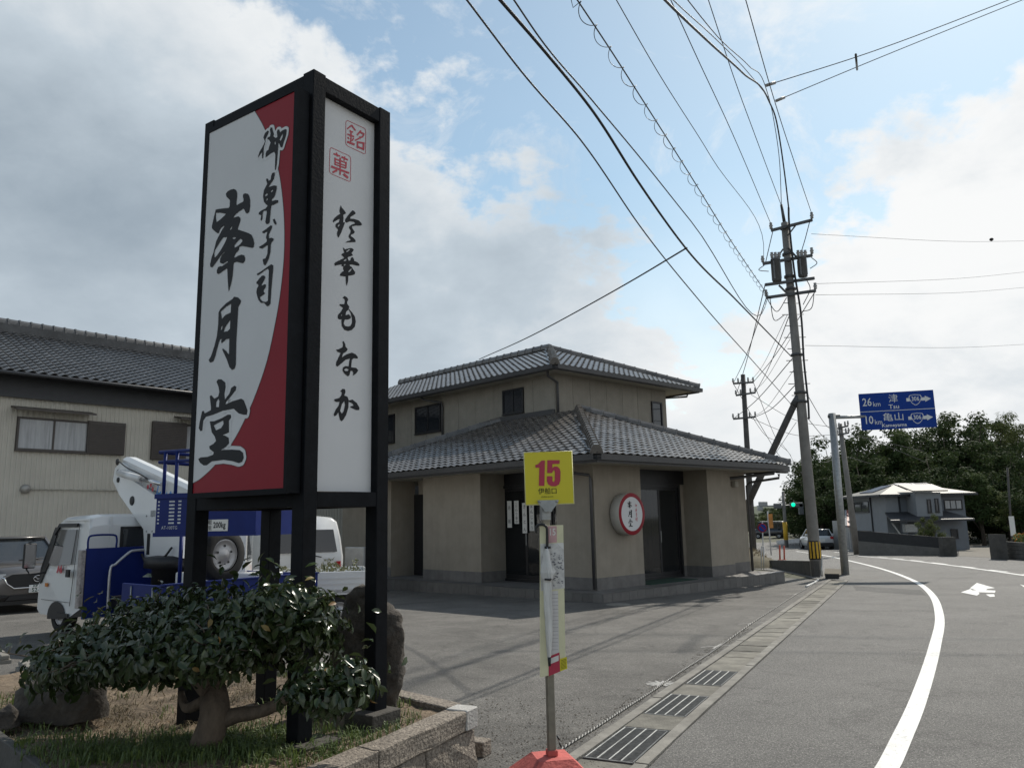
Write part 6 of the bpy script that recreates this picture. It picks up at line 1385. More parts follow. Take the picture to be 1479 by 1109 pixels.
# ------------------------------------------------------------ utility poles
pole_c = mat('pole_concrete', (0.20, 0.19, 0.175), 0.85, 0.18, 3.0, 0.2, 40, dirt=0.3)
pole_d = mat('old_pole_dark', (0.075, 0.07, 0.065), 0.85, 0.25, 5.0, 0.2, 30)
steel_d = mat('pole_hardware', (0.075, 0.078, 0.08), 0.55, 0.2, 10, metal=0.4)
trans_m = mat('transformer_grey', (0.11, 0.115, 0.12), 0.5, 0.15, 6)
ceram = mat('insulator_ceramic', (0.25, 0.24, 0.23), 0.3, 0.1, 6)
cable_m = mat('cable_black', (0.013, 0.013, 0.014), 0.6, 0.1, 6)
wire_m = mat('wire_grey', (0.05, 0.052, 0.056), 0.55, 0.1, 6)
pb = at_ground(1180, 832); YP = pb.y
up1 = thing('utility_pole', 'tall leaning concrete utility pole with two transformers and yellow black foot guard', 'utility pole', pb)
ptop = at_y(1133, 322, YP)
def pole_at(v):
    t = (832 - v) / (832 - 322.0); return pb.lerp(ptop, t)
MB().tube([pb - V((0, 0, 0.3)), pb, pb.lerp(ptop, 0.5), ptop], [0.185, 0.183, 0.15, 0.115], 16).build('shaft', pole_c, up1)
MB().tube([ptop, at_y(1128.5, 296, YP)], [0.06, 0.045], 8).build('top_extension', steel_d, up1)
def arm(p, q, parent=up1, w=0.09): return MB().bar(p, q, w, w).build('crossarm', steel_d, parent)
AR = {}
for nm, a, b in (('top', (1114, 333), (1173, 318)), ('t2', (1102, 381), (1173, 369)), ('t3', (1105, 411.5), (1176, 402)), ('low', (1107, 430), (1178, 420))):
    A_, B_ = at_y(*a, YP - 0.16), at_y(*b, YP - 0.16); AR[nm] = (A_, B_); arm(A_, B_)
for a, b in (((1119, 377), (1131, 360)), ((1151, 372), (1138, 358)), ((1125, 412), (1138, 425)), ((1152, 322), (1138, 340))):
    MB().bar(at_y(*a, YP - 0.14), at_y(*b, YP - 0.12), 0.05).build('brace', steel_d, up1)
def insul(p, parent, h=0.22): return MB(Matrix.Translation(p)).lathe([(0.03, 0.0), (0.06, 0.03), (0.04, 0.07), (0.07, 0.11), (0.045, 0.15), (0.05, h), (0, h)], 10).build('insulator', ceram, parent)
for nm in ('top', 'low', 't2'):
    for p in AR[nm]: insul(p + V((0, 0, 0.05)), up1)
for u0, u1, v0, v1 in ((1114, 1128.5, 376, 406), (1152, 1166, 373, 400)):
    b_ = at_y((u0 + u1) / 2 + 1, v1, YP - 0.2); t_ = at_y((u0 + u1) / 2, v0, YP - 0.2); h = (t_ - b_).length; r_ = (u1 - u0) / 2 / 1147 * YP * 0.92
    tr = MB(Matrix.Translation(b_)).lathe([(0, 0), (r_, 0.0), (r_, h), (r_ * 1.05, h), (r_ * 1.05, h + 0.05), (0, h + 0.08)], 18).build('transformer', trans_m, up1)
    for k in range(3): insul(b_ + V((-0.12 + 0.12 * k, -0.05, h + 0.06)), tr, 0.2)
    for k in range(4): a = 0.8 + 1.57 * k; MB(Matrix.Translation(b_)).box(r_ * math.cos(a) - 0.02, r_ * math.cos(a) + 0.02, r_ * math.sin(a) - 0.02, r_ * math.sin(a) + 0.02, 0.05, h - 0.05).build('cooling_fin', trans_m, tr)
for i in range(9):
    p = pole_at(445 + 17 * i); MB().tube([p - V((0.36, 0.0, 0)), p + V((0.36, 0, 0))] if i % 2 else [p - V((0.3, 0.05, 0)), p + V((0.3, 0.05, 0))], 0.014, 5).build('step_bolt', steel_d, up1)
for v in (330, 371, 405, 424, 522, 577, 590): p = pole_at(v); MB(Matrix.Translation(p)).lathe([(0.15 + (v - 330) * 0.00012, -0.04), (0.165 + (v - 330) * 0.00012, -0.04), (0.165 + (v - 330) * 0.00012, 0.04), (0.15 + (v - 330) * 0.00012, 0.04)], 14).build('pole_band', steel_d, up1)
gt, gb = pole_at(784), pole_at(809); MB().tube([gb, gt], [0.195, 0.192], 16).build('foot_guard', plastic_k, up1)
for k in range(5):
    a = -2.6 + 0.55 * k; d = V((math.cos(a), math.sin(a), 0)); s = V((-d.y, d.x, 0)) * 0.032; o1, o2 = gb + d * 0.199, gt + d * 0.197
    MB().poly([o1 - s + V((0, 0, .03)), o1 + s + V((0, 0, .03)), o2 + s - V((0, 0, .03)), o2 - s - V((0, 0, .03))]).build('yellow_stripe', mat('guard_yellow', (0.55, 0.33, 0.02), 0.6), up1)
MB().tube(spline([at_y(1187, 803, YP - 0.23), at_y(1186.5, 822, YP - 0.24), at_y(1184, 834, YP - 0.35), at_ground(1178, 840, 0.02), at_ground(1164, 847, 0.02)], 5), 0.028, 8).build('cable_cover', mat('pvc_white', (0.5, 0.5, 0.48), 0.5), up1)
MB().tube(spline([at_y(1139, 300, YP - 0.3), at_y(1140, 325, YP - 0.28), at_y(1147, 390, YP - 0.24), at_y(1157, 455, YP - 0.25), at_y(1161, 520, YP - 0.25), at_y(1167, 578, YP - 0.25), at_y(1168.5, 605, YP - 0.24)], 6), 0.035, 8).build('riser_cable', cable_m, up1)
for a, b, c in (((1108, 432), (1122, 450), (1136, 430)), ((1112, 430), (1118, 462), (1133, 455)), ((1176, 422), (1172, 445), (1158, 450)), ((1170, 318), (1163, 345), (1156, 368)), ((1116, 335), (1112, 352), (1106, 378)), ((1172, 372), (1180, 380), (1170, 388)), ((1104, 383), (1096, 390), (1110, 392)), ((1165, 404), (1170, 418), (1160, 440))):
    MB().tube(spline([at_y(*a, YP - 0.2), at_y(*b, YP - 0.3), at_y(*c, YP - 0.2)], 6), 0.014, 5).build('jumper_wire', cable_m, up1)
# prop pole leaning against it
s0 = at_y(1149, 580, YP); s1 = at_y(1072, 745, YP + 2.2); s2 = s0.lerp(s1, 1.42)
sp_ = thing('prop_pole', 'dark prop pole leaning from behind the shop eave against the tall utility pole', 'utility pole', s2)
MB().tube([s0, s2], [0.105, 0.125], 12).build('shaft', pole_d, sp_); MB().tube([s0 + V((-0.1, 0, -0.12)), pole_at(578)], 0.10, 10).build('clamp', steel_d, sp_)
def simple_pole(name, label, base, top, r0, r1, m, arms, depth):
    th = thing(name, label, 'utility pole', base, 'utility poles in the distance'); MB().tube([base, base.lerp(top, .5), top], [r0, (r0 + r1) / 2, r1], 12).build('shaft', m, th); ends = []
    for a, b in arms:
        A_, B_ = at_y(*a, depth - 0.15), at_y(*b, depth - 0.15); arm(A_, B_, th, 0.1); ends.append((A_, B_))
        for p in (A_, B_, A_.lerp(B_, 0.25), A_.lerp(B_, 0.75)): insul(p + V((0, 0, 0.05)), th, 0.25)
    return th, ends
b2_ = at_y(1081, 700, 45); b2_.z = gz(45); t2_ = at_y(1073, 541, 45)
pole2, E2_ = simple_pole('utility_pole', 'dark utility pole with three crossarms rising behind the shop roof', b2_, t2_, 0.20, 0.13, pole_d, (((1059, 554), (1088, 552)), ((1063, 571), (1091, 567)), ((1059, 605), (1091, 602))), 45)
b3_ = at_y(1238, 798, 46); b3_.z = gz(46); t3_ = at_y(1213, 612, 46)
pole3, E3_ = simple_pole('utility_pole', 'slim grey utility pole beside the grey house and white fence', b3_, t3_, 0.19, 0.12, pole_c, (((1208, 619), (1225, 615)), ((1210, 628), (1226, 625))), 46)

# ------------------------------------------------------------ overhead cables
LD_ = V((math.sin(R(26)), math.cos(R(26)), 0)); LN = V((LD_.y, -LD_.x, 0)); ncab = 0
CG = 'overhead cables along the road'
def cable(pts3, r, label, m=cable_m, n=6, name='overhead_cable', group=CG, res=6):
    c = spline_nu(pts3, res + 4); o = MB().tube(c, r, n).build(name, m, None); tag(o, label, 'cable', group); return o
def road_cable(start, px, r, label, m=cable_m, ext=14.0):
    """a cable in the vertical plane along the road through its end on the pole, carried on over the viewer's head."""
    pts = [start] + [on_plane(u, v, start, LN) for u, v in px]
    d = (pts[-1] - pts[-2]).normalized(); d2 = V((d.x, d.y, d.z * 0.85)).normalized(); pts.append(pts[-1] + d2 * ext)
    return cable(pts, r, label, m), pts
road_cable(at_y(1150, 592, YP - .2), [(1086, 520), (1010, 434), (922, 323.5), (838, 201.6), (751, 101), (674, 0)], 0.010, 'thin telephone wire lowest of those running to the upper left', wire_m)
_, thick = road_cable(at_y(1143, 515, YP - .2), [(1060, 430), (990, 358), (920, 260), (857, 162), (787, 75), (722, 0)], 0.018, 'thickest black cable crossing the sky to the upper left')
road_cable(AR['low'][0] + V((0, 0, -0.1)), [(1105, 443), (997.5, 319), (918, 220), (847.5, 136), (777, 51.6), (742, 0)], 0.012, 'thin twisted wire just right of the thickest black cable', wire_m)
_, lp = road_cable(AR['low'][0] + V((0.1, 0, 0.0)), [(1049, 337.5), (988, 239), (922.5, 136), (875.6, 63), (833.5, 0)], 0.012, 'wire with a curly hanger spiral wound along it', wire_m)
c = spline_nu(lp, 40); sp_pts = []; s = 0
for i in range(len(c) - 1):
    dl = (c[i + 1] - c[i]).length; s += dl; d = (c[i + 1] - c[i]).normalized(); sd = d.cross(UZ).normalized(); u2 = sd.cross(d)
    for k in range(3): a = (s + dl * k / 3) / 0.62 * 6.283; sp_pts.append(c[i].lerp(c[i + 1], k / 3) + sd * math.cos(a) * 0.07 + u2 * (math.sin(a) * 0.07 - 0.07))
tag(MB().tube(sp_pts, 0.006, 4).build('cable_spiral', wire_m, None), 'curly hanger spiral strung round the middle overhead wire', 'cable', CG)
road_cable(AR['t2'][0], [(1103, 370), (1026, 225), (941, 89), (890, 0)], 0.009, 'thin wire ending at the left end of the transformer crossarm', wire_m)
road_cable(AR['top'][0] + V((0, 0, .25)), [(1049, 173.5), (1007, 84), (975, 14)], 0.010, 'power line ending on the left insulator of the top crossarm')
road_cable(at_y(1128.5, 297, YP), [(1091, 197), (1058.5, 108), (1023, 0)], 0.010, 'power line ending on the very tip of the tall utility pole')
road_cable(AR['top'][1] + V((0, 0, .25)), [(1152, 248.5), (1110, 117), (1077, 0)], 0.010, 'power line ending on the right insulator of the top crossarm')
_, bund = road_cable(at_y(1139, 300, YP - 0.3), [(1133.5, 253), (1122, 178), (1110, 145), (1072.5, 105.5), (1016, 54), (960, 0)], 0.023, 'heavy black cable bundle bending down to the top of the tall utility pole', ext=6)
_, b2p = road_cable(at_y(1129, 302, YP - 0.25), [(1124, 215), (1115, 160), (1105, 124), (1082, 96), (1035, 51.6), (993, 0)], 0.012, 'thinner black cable just above the heavy bundle', ext=6)
road_cable(bund[3] + V((0, 0, 0.1)), [(1068, 91), (1025.6, 49), (972, 0)], 0.010, 'steel messenger wire carrying the heavy bundle', ext=6)
jn = on_plane(1106, 124, bund[0], LN); jn2 = on_plane(1121, 146, bund[0], LN)
for j_, mid, end, lb_ in ((jn, (1236, 83), (1500, -16), 'upper span wire crossing the road to the right'), (jn2, (1238, 97), (1500, -9), 'lower span wire crossing the road to the right')):
    cable([j_, at_y(*mid, j_.y + 0.6), at_y(*end, j_.y + 1.6), at_y(*end, j_.y + 1.6) + (at_y(*end, j_.y + 1.6) - at_y(*mid, j_.y + 0.6)) * 1.2], 0.014, lb_, group='span wires over the road')
    MB().tube([j_, j_.lerp(at_y(*mid, j_.y + 0.6), 0.10)], 0.05, 8).build('strain_insulator', ceram, bpy.data.objects[[o.name for o in col.objects if o.get('label') == lb_][0]])
tag(MB().tube([at_y(1236, 79, jn.y + .6), at_y(1238, 101, jn2.y + .6)], 0.035, 8).build('cable_spacer', steel_d, None), 'short dark spacer joining the two span wires', 'spacer')
dz_ = on_plane(992, 358, thick[0], LN); rend = W(5.0, 8.8, 7.25)
cable([dz_, at_y(915, 404, dz_.y + 2.5), at_y(800, 468, dz_.y + 6.5), at_y(692, 519, 28.6)], 0.014, 'drop cable sagging from the thick cable to the shop roof', group='shop drop cable')
for k, (a, b, lb_) in enumerate(((AR['low'][0], E2_[0][0], 'left end of the lowest crossarm'), (AR['low'][1], E2_[0][1], 'right end of the lowest crossarm'), (AR['t3'][0], E2_[1][0], 'left end of the third crossarm'), (pole_at(452), E2_[1][1], 'shaft below the crossarms'), (pole_at(520), E2_[2][0], 'shaft high above the prop pole'), (pole_at(560), E2_[2][1], 'shaft just above the prop pole'))):
    mid = a.lerp(b, 0.5) - V((0, 0, 0.22)); cable([a, mid, b], 0.016, 'wire from the ' + lb_ + ' to the dark pole behind the shop', group='wires to the dark pole')
for k, (a, b, lb_) in enumerate((((1172, 338), (1510, 348), 'highest'), ((1176, 410), (1510, 390), 'second'), ((1178, 426), (1510, 413), 'third'), ((1163, 499), (1510, 496), 'lowest'))):
    A_ = at_y(*a, YP); B_ = at_y(*b, YP + 16); cable([A_, A_.lerp(B_, .5) - V((0, 0, 0.15)), B_, B_ + (B_ - A_) * .5], 0.007, lb_ + ' faint wire running right from the tall utility pole', wire_m, group='faint wires on the right')
tag(MB(Matrix.Translation(at_y(1432, 346, YP + 13))).lathe([(0, -.1), (0.08, -.05), (0.1, 0), (0.08, .05), (0, .1)], 10).build('wire_ball', cable_m, None), 'small black joint ball on the highest faint wire', 'wire joint')
for k, (a, b, lb_) in enumerate((((1160, 560), (1212, 618), 'upper'), ((1163, 600), (1212, 626), 'lower'))):
    A_, B_ = at_y(*a, YP), at_y(*b, 46); cable([A_, A_.lerp(B_, .5) - V((0, 0, 0.6)), B_], 0.013, lb_ + ' wire from the tall utility pole to the slim pole by the grey house', wire_m, group='wires to the slim pole')
for k, (a, b) in enumerate(((E2_[0][0], (-60, 0)), (E2_[0][1], (-62, 0)), (E2_[2][1], (-55, 0)))):
    q_ = at_y((1128, 1140, 1150)[k], (640, 655, 668)[k], 75); cable([a, a.lerp(q_, .5) - V((0, 0, 1.0)), q_, q_ + (q_ - a) * .4], 0.018, ('upper', 'middle', 'lower')[k] + ' wire leading from the dark pole into the distance', wire_m, group='distant wires')

for k, (a, b, lb_) in enumerate((((1137, 455), (1078, 556), 'upper'), ((1141, 490), (1080, 570), 'middle'), ((1146, 535), (1082, 604), 'lower'), ((1150, 610), (1080, 690), 'lowest'))):
    A_, B_ = at_y(*a, YP), at_y(*b, 45); cable([A_, A_.lerp(B_, .5) - V((0, 0, 0.35)), B_], 0.009, lb_ + ' of the fine sagging wires between the tall pole and the dark pole', wire_m, group='fine sagging wires')
for k, (a, b, lb_) in enumerate((((1085, 604), (1212, 628), 'upper'), ((1085, 570), (1212, 619), 'top'), ((1163, 650), (1212, 660), 'bottom'))):
    A_, B_ = at_y(*a, 45), at_y(*b, 46); cable([A_, A_.lerp(B_, .5) - V((0, 0, 0.5)), B_, B_ + (B_ - A_)], 0.014, lb_ + ' of the faint wires passing behind the tall pole to the slim pole', wire_m, group='faint wires behind the tall pole')

# ------------------------------------------------------------ blue direction sign on its pole
sb = at_ground(1221, 830); gs = thing('direction_sign', 'blue road direction sign on a grey pole with arrows to 津 and 亀山', 'road sign', sb)
st2 = at_y(1201.5, 597, sb.y); MB().tube([sb - V((0, 0, .2)), st2], [0.125, 0.115], 16).build('pole', galv, gs)
MB().tube([st2 + V((-0.13, 0, -0.1)), st2 + V((0.25, 0, -0.1))], 0.06, 10).build('arm_clamp', steel_d, gs)
PO = at_y(1239.8, 569, 26.0); PR = at_y(1347.6, 562, 25.4); PBm = at_y(1245.4, 621.4, 26.0)
sax = (V((PR.x, PR.y, 0)) - V((PO.x, PO.y, 0))); sw = sax.length; sh2 = PO.z - PBm.z; SGM = basis(PO, sax, UZ)
MB().tube([st2 + V((0, 0, -0.14)), SGM @ V((0.25, -0.62 * sh2, -0.07))], 0.055, 10).build('arm', galv, gs)
blue_s = mat('road_sign_blue', (0.006, 0.040, 0.24), 0.5, 0.04, 2, spec=0.15); sign_w = mat('road_sign_white', (0.62, 0.63, 0.63), 0.45, 0.03, 3)
sp2 = MB(SGM).box(0, sw, -sh2, 0, -0.04, 0.0).build('panel', blue_s, gs)
MB(SGM).box(0.2, sw - 0.2, -0.42, -0.34, -0.09, -0.04).build('back_rail', galv, gs); MB(SGM).box(0.2, sw - 0.2, -0.92, -0.84, -0.09, -0.04).build('back_rail', galv, gs)
MB(SGM).box(0.0, sw, -sh2 * 0.5 - 0.009, -sh2 * 0.5 + 0.009, 0.001, 0.003).build('divider', sign_w, sp2)
def st_(body, size, x, y, sx=1.0, bold=0.0):
    mb = MB(); add_text(mb, SGM, body, size, x * sw, -y * sh2, 0.004, sx, 1.0, bold); mb.build('lettering', sign_w, sp2)
st_('26', 0.37, 0.105, 0.25, 0.80, 0.004); st_('km', 0.23, 0.235, 0.31, 0.85); st_('津', 0.30, 0.462, 0.19, 1.0); st_('Tsu', 0.20, 0.462, 0.40, 1.1, 0.002)
st_('10', 0.37, 0.105, 0.74, 0.80, 0.004); st_('km', 0.23, 0.235, 0.80, 0.85); st_('亀山', 0.29, 0.44, 0.69, 1.15); st_('Kameyama', 0.16, 0.44, 0.90, 1.08, 0.002)
for yy in (0.23, 0.73):
    y = -yy * sh2; mb = MB(SGM); x = 0.635 * sw; mb.flat([(x, y - .055), (x + .10, y - .055), (x + .10, y + .055), (x, y + .055)], z=0.003); mb.flat([(x + .44, y - .055), (x + .56, y - .055), (x + .56, y - .10), (x + .74, y), (x + .56, y + .10), (x + .56, y + .055), (x + .44, y + .055)], z=0.003); mb.build('arrow', sign_w, sp2)
    shp = [(-.17, .09), (-.14, .13), (0, .145), (.14, .13), (.17, .09), (.165, .02), (.11, -.10), (.04, -.165), (0, -.175), (-.04, -.165), (-.11, -.10), (-.165, .02)]; cx = x + 0.27
    mb = MB(SGM); mb.flat([(cx + a * 1.12, y + b * 1.12) for a, b in shp], z=0.0035); sh_o = mb.build('route_shield', sign_w, sp2); mb = MB(SGM); mb.flat([(cx + a, y + b) for a, b in shp], z=0.005); mb.build('shield_face', blue_s, sp2)
    mb = MB(); add_text(mb, SGM, '306', 0.20, cx, y + 0.012, 0.0065, 0.80, 1.0, 0.003); mb.build('route_number', sign_w, sp2)

# ------------------------------------------------------------ grey house, walls and things across the junction
house_m = mat('grey_house_wall', (0.14, 0.155, 0.175), 0.85, 0.08, 2.0, 0.1, 60)
house_l = mat('pale_grey_house_wall', (0.22, 0.235, 0.25), 0.85, 0.06, 2.0, 0.1, 60)
metal_roof = mat('cream_metal_roof', (0.185, 0.175, 0.15), 0.55, 0.08, 2.0, spec=0.3)
solar_m = mat('solar_panel', (0.02, 0.028, 0.06), 0.3, 0.1, 4, spec=0.4)
dark_roof = mat('dark_pent_roof', (0.03, 0.032, 0.036), 0.6, 0.15, 6)
H0 = at_y(1285, 790, 51.0); H0.z = gz(51); HF = Matrix.Translation(H0)
def hx(u, v, y): p = at_y(u, v, H0.y + y); return (p.x - H0.x, p.z - H0.z)
hs_ = thing('grey_house', 'two storey grey house with solar panels on its pale metal roof across the junction', 'house', H0)
def hb(name, m, *a, parent=None): return MB(HF).box(*a).build(name, m, parent or hs_)
xr = hx(1393, 725, 0)[0]; ze = hx(1330, 713, 0)[1]; HD = 5.2
hb('wall', house_m, 0, xr, 0.0, HD, -0.6, ze)
hb('corner_wall', house_l, -0.012, hx(1299, 745, 0)[0], -0.012, HD - 0.01, -0.6, ze - .004)
bx0, bx1 = hx(1325, 745, -1.2)[0], hx(1362, 745, -1.2)[0]; hb('bay_wall', house_l, bx0, bx1, -1.2, -0.002, hx(1340, 748, -1.2)[1], hx(1340, 711, -1.2)[1])
rz_ = hx(1330, 697, 2.6)[1]; o_ = 0.55
rf = MB(HF); e_ = ze; rx0, rx1, ry0, ry1 = -o_, xr + o_, -o_, HD + o_; ra, rb = rx0 + 2.6, rx1 - 2.9; ry = HD / 2
rf.poly([(rx0, ry0, e_), (rx1, ry0, e_), (rb, ry, rz_), (ra, ry, rz_)]); rf.poly([(rx0, ry1, e_), (rx0, ry0, e_), (ra, ry, rz_)]); rf.poly([(rx1, ry0, e_), (rx1, ry1, e_), (rb, ry, rz_)]); rf.poly([(rx1, ry1, e_), (rx0, ry1, e_), (ra, ry, rz_), (rb, ry, rz_)]); rf.poly([(rx0, ry0, e_ - .02), (rx0, ry1, e_ - .02), (rx1, ry1, e_ - .02), (rx1, ry0, e_ - .02)])
hr = rf.build('roof', metal_roof, hs_)
MB(HF).box(rx0 - .03, rx1 + .03, ry0 - .06, ry0, e_ - 0.14, e_ + 0.0).build('gutter', dark_roof, hr); MB(HF).box(rx0 - .06, rx0, ry0, ry1, e_ - 0.14, e_).build('gutter', dark_roof, hr)
def slope_pt(x, t, k=0.06): return (x, ry0 + (ry - ry0) * t, e_ + (rz_ - e_) * t + k)
for x0_, x1_, t0, t1 in ((ra - 0.3, ra + 0.75, .35, .9), (ra + 0.8, ra + 1.85, .35, .9), (ra + 1.9, rb + 0.3, .5, .9)):
    p = [slope_pt(x0_, t0), slope_pt(x1_, t0), slope_pt(x1_, t1), slope_pt(x0_, t1)]; MB(HF).hexa([(a, b, c - 0.05) for a, b, c in p] + p).build('solar_panel', solar_m, hr)
def lslope(y, t, k=0.06): return (rx0 + (ra - rx0) * t, y, e_ + (rz_ - e_) * t + k)
p = [lslope(3.6, .2), lslope(1.6, .2), lslope(1.9, .75), lslope(3.3, .75)]; MB(HF).hexa([(a, b, c - 0.05) for a, b, c in p] + p).build('solar_panel', solar_m, hr)
brf = MB(HF); bz = hx(1340, 710, -1.2)[1]; brf.hexa([(bx0 - .3, -1.55, bz), (bx1 + .3, -1.55, bz), (bx1 + .3, 0.3, bz + .45), (bx0 - .3, 0.3, bz + .45), (bx0 - .3, -1.55, bz + .08), (bx1 + .3, -1.55, bz + .08), (bx1 + .3, 0.3, bz + .53), (bx0 - .3, 0.3, bz + .53)]); brf.build('bay_roof', metal_roof, hs_)
lx0, lx1 = hx(1287, 752, -2)[0], hx(1408, 752, -2)[0]; lz0, lz1 = hx(1340, 753, -2)[1], hx(1340, 741, 0)[1]
lrf = MB(HF); lrf.hexa([(lx0, -2.0, lz0), (lx1, -2.0, lz0), (lx1 - .6, -0.002, lz1), (lx0 + .6, -0.002, lz1), (lx0, -2.0, lz0 + .12), (lx1, -2.0, lz0 + .12), (lx1 - .6, -0.002, lz1 + .12), (lx0 + .6, -0.002, lz1 + .12)]); lrf.build('pent_roof', dark_roof, hs_)
hb('ground_wall', house_m, hx(1312, 770, -1)[0], hx(1392, 770, -1)[0], -1.0, -0.02, -0.5, lz0 + 0.05)
AXX = V((1, 0, 0)); AYY = V((0, -1, 0))
def hwin(u0, v0, u1, v1, y, n=2, gm=None):
    a, b = hx(u0, v0, y), hx(u1, v1, y); window(HF @ V((a[0], y - 0.004, b[1])), AXX, b[0] - a[0], a[1] - b[1], n, hs_, frame_m, gm)
hwin(1339.5, 722, 1344.5, 739, -1.2, 1); hwin(1350.5, 721, 1355.5, 738, -1.2, 1); hwin(1364, 723, 1389, 734, 0, 3, curtain_g); hwin(1374, 765, 1383, 776, -1.0, 1); hwin(1330, 764, 1350, 778, -1.0, 2)
for z0, h_ in ((hx(1262, 738, 2)[1], 0.62), (hx(1262, 779, 2)[1], 0.5)): window(HF @ V((-0.016, 4.6, z0)), AYY, 2.2, h_, 2, hs_, frame_m)
for x_, y_ in ((hx(1299, 745, 0)[0] + .06, -0.06), (-0.06, 2.0)): MB(HF).tube([(x_, y_, -0.3), (x_, y_, ze - 0.1)], 0.05, 6).build('downpipe', dark_roof, hs_)
p = hx(1303, 762, -1.0); MB(HF).box(p[0], p[0] + 0.8, -1.35, -1.002, p[1] - .3, p[1] + 0.25, 0.03).build('air_conditioner', galv, hs_)
MB(HF).bar((hx(1284, 758, -1)[0], -1.4, hx(1284, 755, -1)[1]), (hx(1300, 775, -1)[0], -1.4, hx(1300, 778, -1)[1]), 0.08).build('strut', galv, hs_)
# low wall in front of the house: pale concrete foot, dark screen above, end pillar
def wall_run(name, a_px, b_px, zt, m, th_, label, cat, parent=None, z_lo=None, yoff=0.0):
    A_, B_ = at_ground(*a_px), at_ground(*b_px); d = (B_ - A_); d.z = 0; n = V((-d.y, d.x, 0)).normalized() * th_
    return A_, B_, n
A_, B_ = at_ground(1241, 801.5), at_ground(1366, 802.5); d = B_ - A_; nn = V((-d.y, d.x, 0)).normalized() * 0.16
if nn.y < 0: nn = -nn
def zpt(u, v, P): return at_y(u, v, P.y).z
hwl = thing('garden_wall', 'concrete garden wall with dark screen fence and end pillar below the grey house', 'wall', A_)
zA0, zA1, zB0, zB1 = zpt(1241, 781, A_), zpt(1241, 766, A_), zpt(1366, 792, B_), zpt(1366, 776, B_)
MB().hexa([A_ - UZ * .2, B_ - UZ * .2, B_ + nn - UZ * .2, A_ + nn - UZ * .2] + [V((q.x, q.y, z)) for q, z in ((A_, zA0), (B_, zB0), (B_ + nn, zB0), (A_ + nn, zA0))]).build('foot', mat('pale_wall_concrete', (0.15, 0.145, 0.135), 0.9, 0.2, 2, 0.3, 30, dirt=0.5), hwl)
n3 = nn * 0.3; MB().hexa([V((q.x, q.y, z)) for q, z in ((A_ + n3, zA0), (B_ + n3, zB0), (B_ + n3 * 2, zB0), (A_ + n3 * 2, zA0), (A_ + n3, zA1), (B_ + n3, zB1), (B_ + n3 * 2, zB1), (A_ + n3 * 2, zA1))]).build('screen', mat('dark_screen', (0.022, 0.023, 0.025), 0.7, 0.2, 5), hwl)
PA_, PB_ = at_ground(1364, 803.5), at_ground(1383, 803.5); zt_ = zpt(1372, 775, PA_); MB().hexa([PA_ - UZ * .2, PB_ - UZ * .2, PB_ - UZ * .2 + V((0, .4, 0)), PA_ - UZ * .2 + V((0, .4, 0))] + [V((q.x, q.y + e, zt_)) for q, e in ((PA_, 0), (PB_, 0), (PB_, .4), (PA_, .4))]).build('pillar', conc_dark, hwl)
# block wall on the right, gate pillar, bollard, small notice pole, flowers
A_, B_ = at_ground(1455, 807), at_ground(1540, 813); zt = zpt(1460, 779, A_); bw = thing('block_wall', 'dark concrete block wall at the right edge beyond the road', 'wall', A_); d = (B_ - A_); L_ = d.length; d = V((d.x, d.y, 0)).normalized(); n2 = V((-d.y, d.x, 0)) * 0.15
n2 = n2 if n2.y > 0 else -n2; nrow = 5; hgt = (zt - A_.z) / nrow
for r_ in range(nrow):
    for i in range(int(L_ / 0.6) + 1):
        o = A_ + d * (0.6 * i + (0.3 if r_ % 2 else 0)); e = o + d * 0.585; z0 = A_.z - 0.05 + hgt * r_
        MB().hexa([V((q.x, q.y, z)) for z in (z0, z0 + hgt - 0.015) for q in (o, e, e + n2, o + n2)]).build('block', conc_dark, bw)
A_, B_ = at_ground(1441, 808), at_ground(1457, 808.5); zt = zpt(1448, 771, A_); tag(MB().hexa([A_ - UZ * .2, B_ - UZ * .2, B_ - UZ * .2 + V((0, .5, 0)), A_ - UZ * .2 + V((0, .5, 0))] + [V((q.x, q.y + e, zt)) for q, e in ((A_, 0), (B_, 0), (B_, .5), (A_, .5))]).build('gate_pillar', conc_dark, None), 'square dark concrete gate pillar left of the block wall', 'pillar')
p = at_ground(1436, 804); mb = MB(Matrix.Translation(p)); mb.lathe([(0.06, 0), (0.06, 0.62), (0.045, 0.66), (0, 0.67)], 10); tag(mb.build('bollard', plastic_k, None), 'thin black bollard in the driveway mouth', 'bollard')
p = at_ground(1463, 800); nt_ = thing('notice_pole', 'slim dark pole with a small white notice behind the block wall', 'pole', p); MB().tube([p, at_y(1455, 675, p.y)], 0.05, 8).build('shaft', pole_d, nt_); q = at_y(1462, 758, p.y - .1); MB(Matrix.Translation(q)).box(-0.13, 0.13, -0.02, 0.02, -0.55, 0.45).build('notice', paper, nt_)
def flower_bed():
    mb = MB(); mo = MB()
    for _ in range(500):
        p = at_y(rnd.uniform(1466, 1500), rnd.uniform(771, 780), 38 + rnd.uniform(0, 1.2)); m = leaf_matrix(p, V((rnd.gauss(0, 1), rnd.gauss(0, 1), 1)), rnd.uniform(.1, .2), 0.1); (mo if rnd.random() < .22 else mb).raw([m @ V(q) for q in lv], lf)
    th = thing('flower_bush', 'low bush with orange flowers on top of the block wall', 'bush', at_y(1480, 781, 38)); mb.build('foliage', grass_g, th, kind='stuff'); mo.build('flowers', mat('orange_flower', (0.5, 0.2, 0.03), 0.7), th, kind='stuff')
flower_bed()
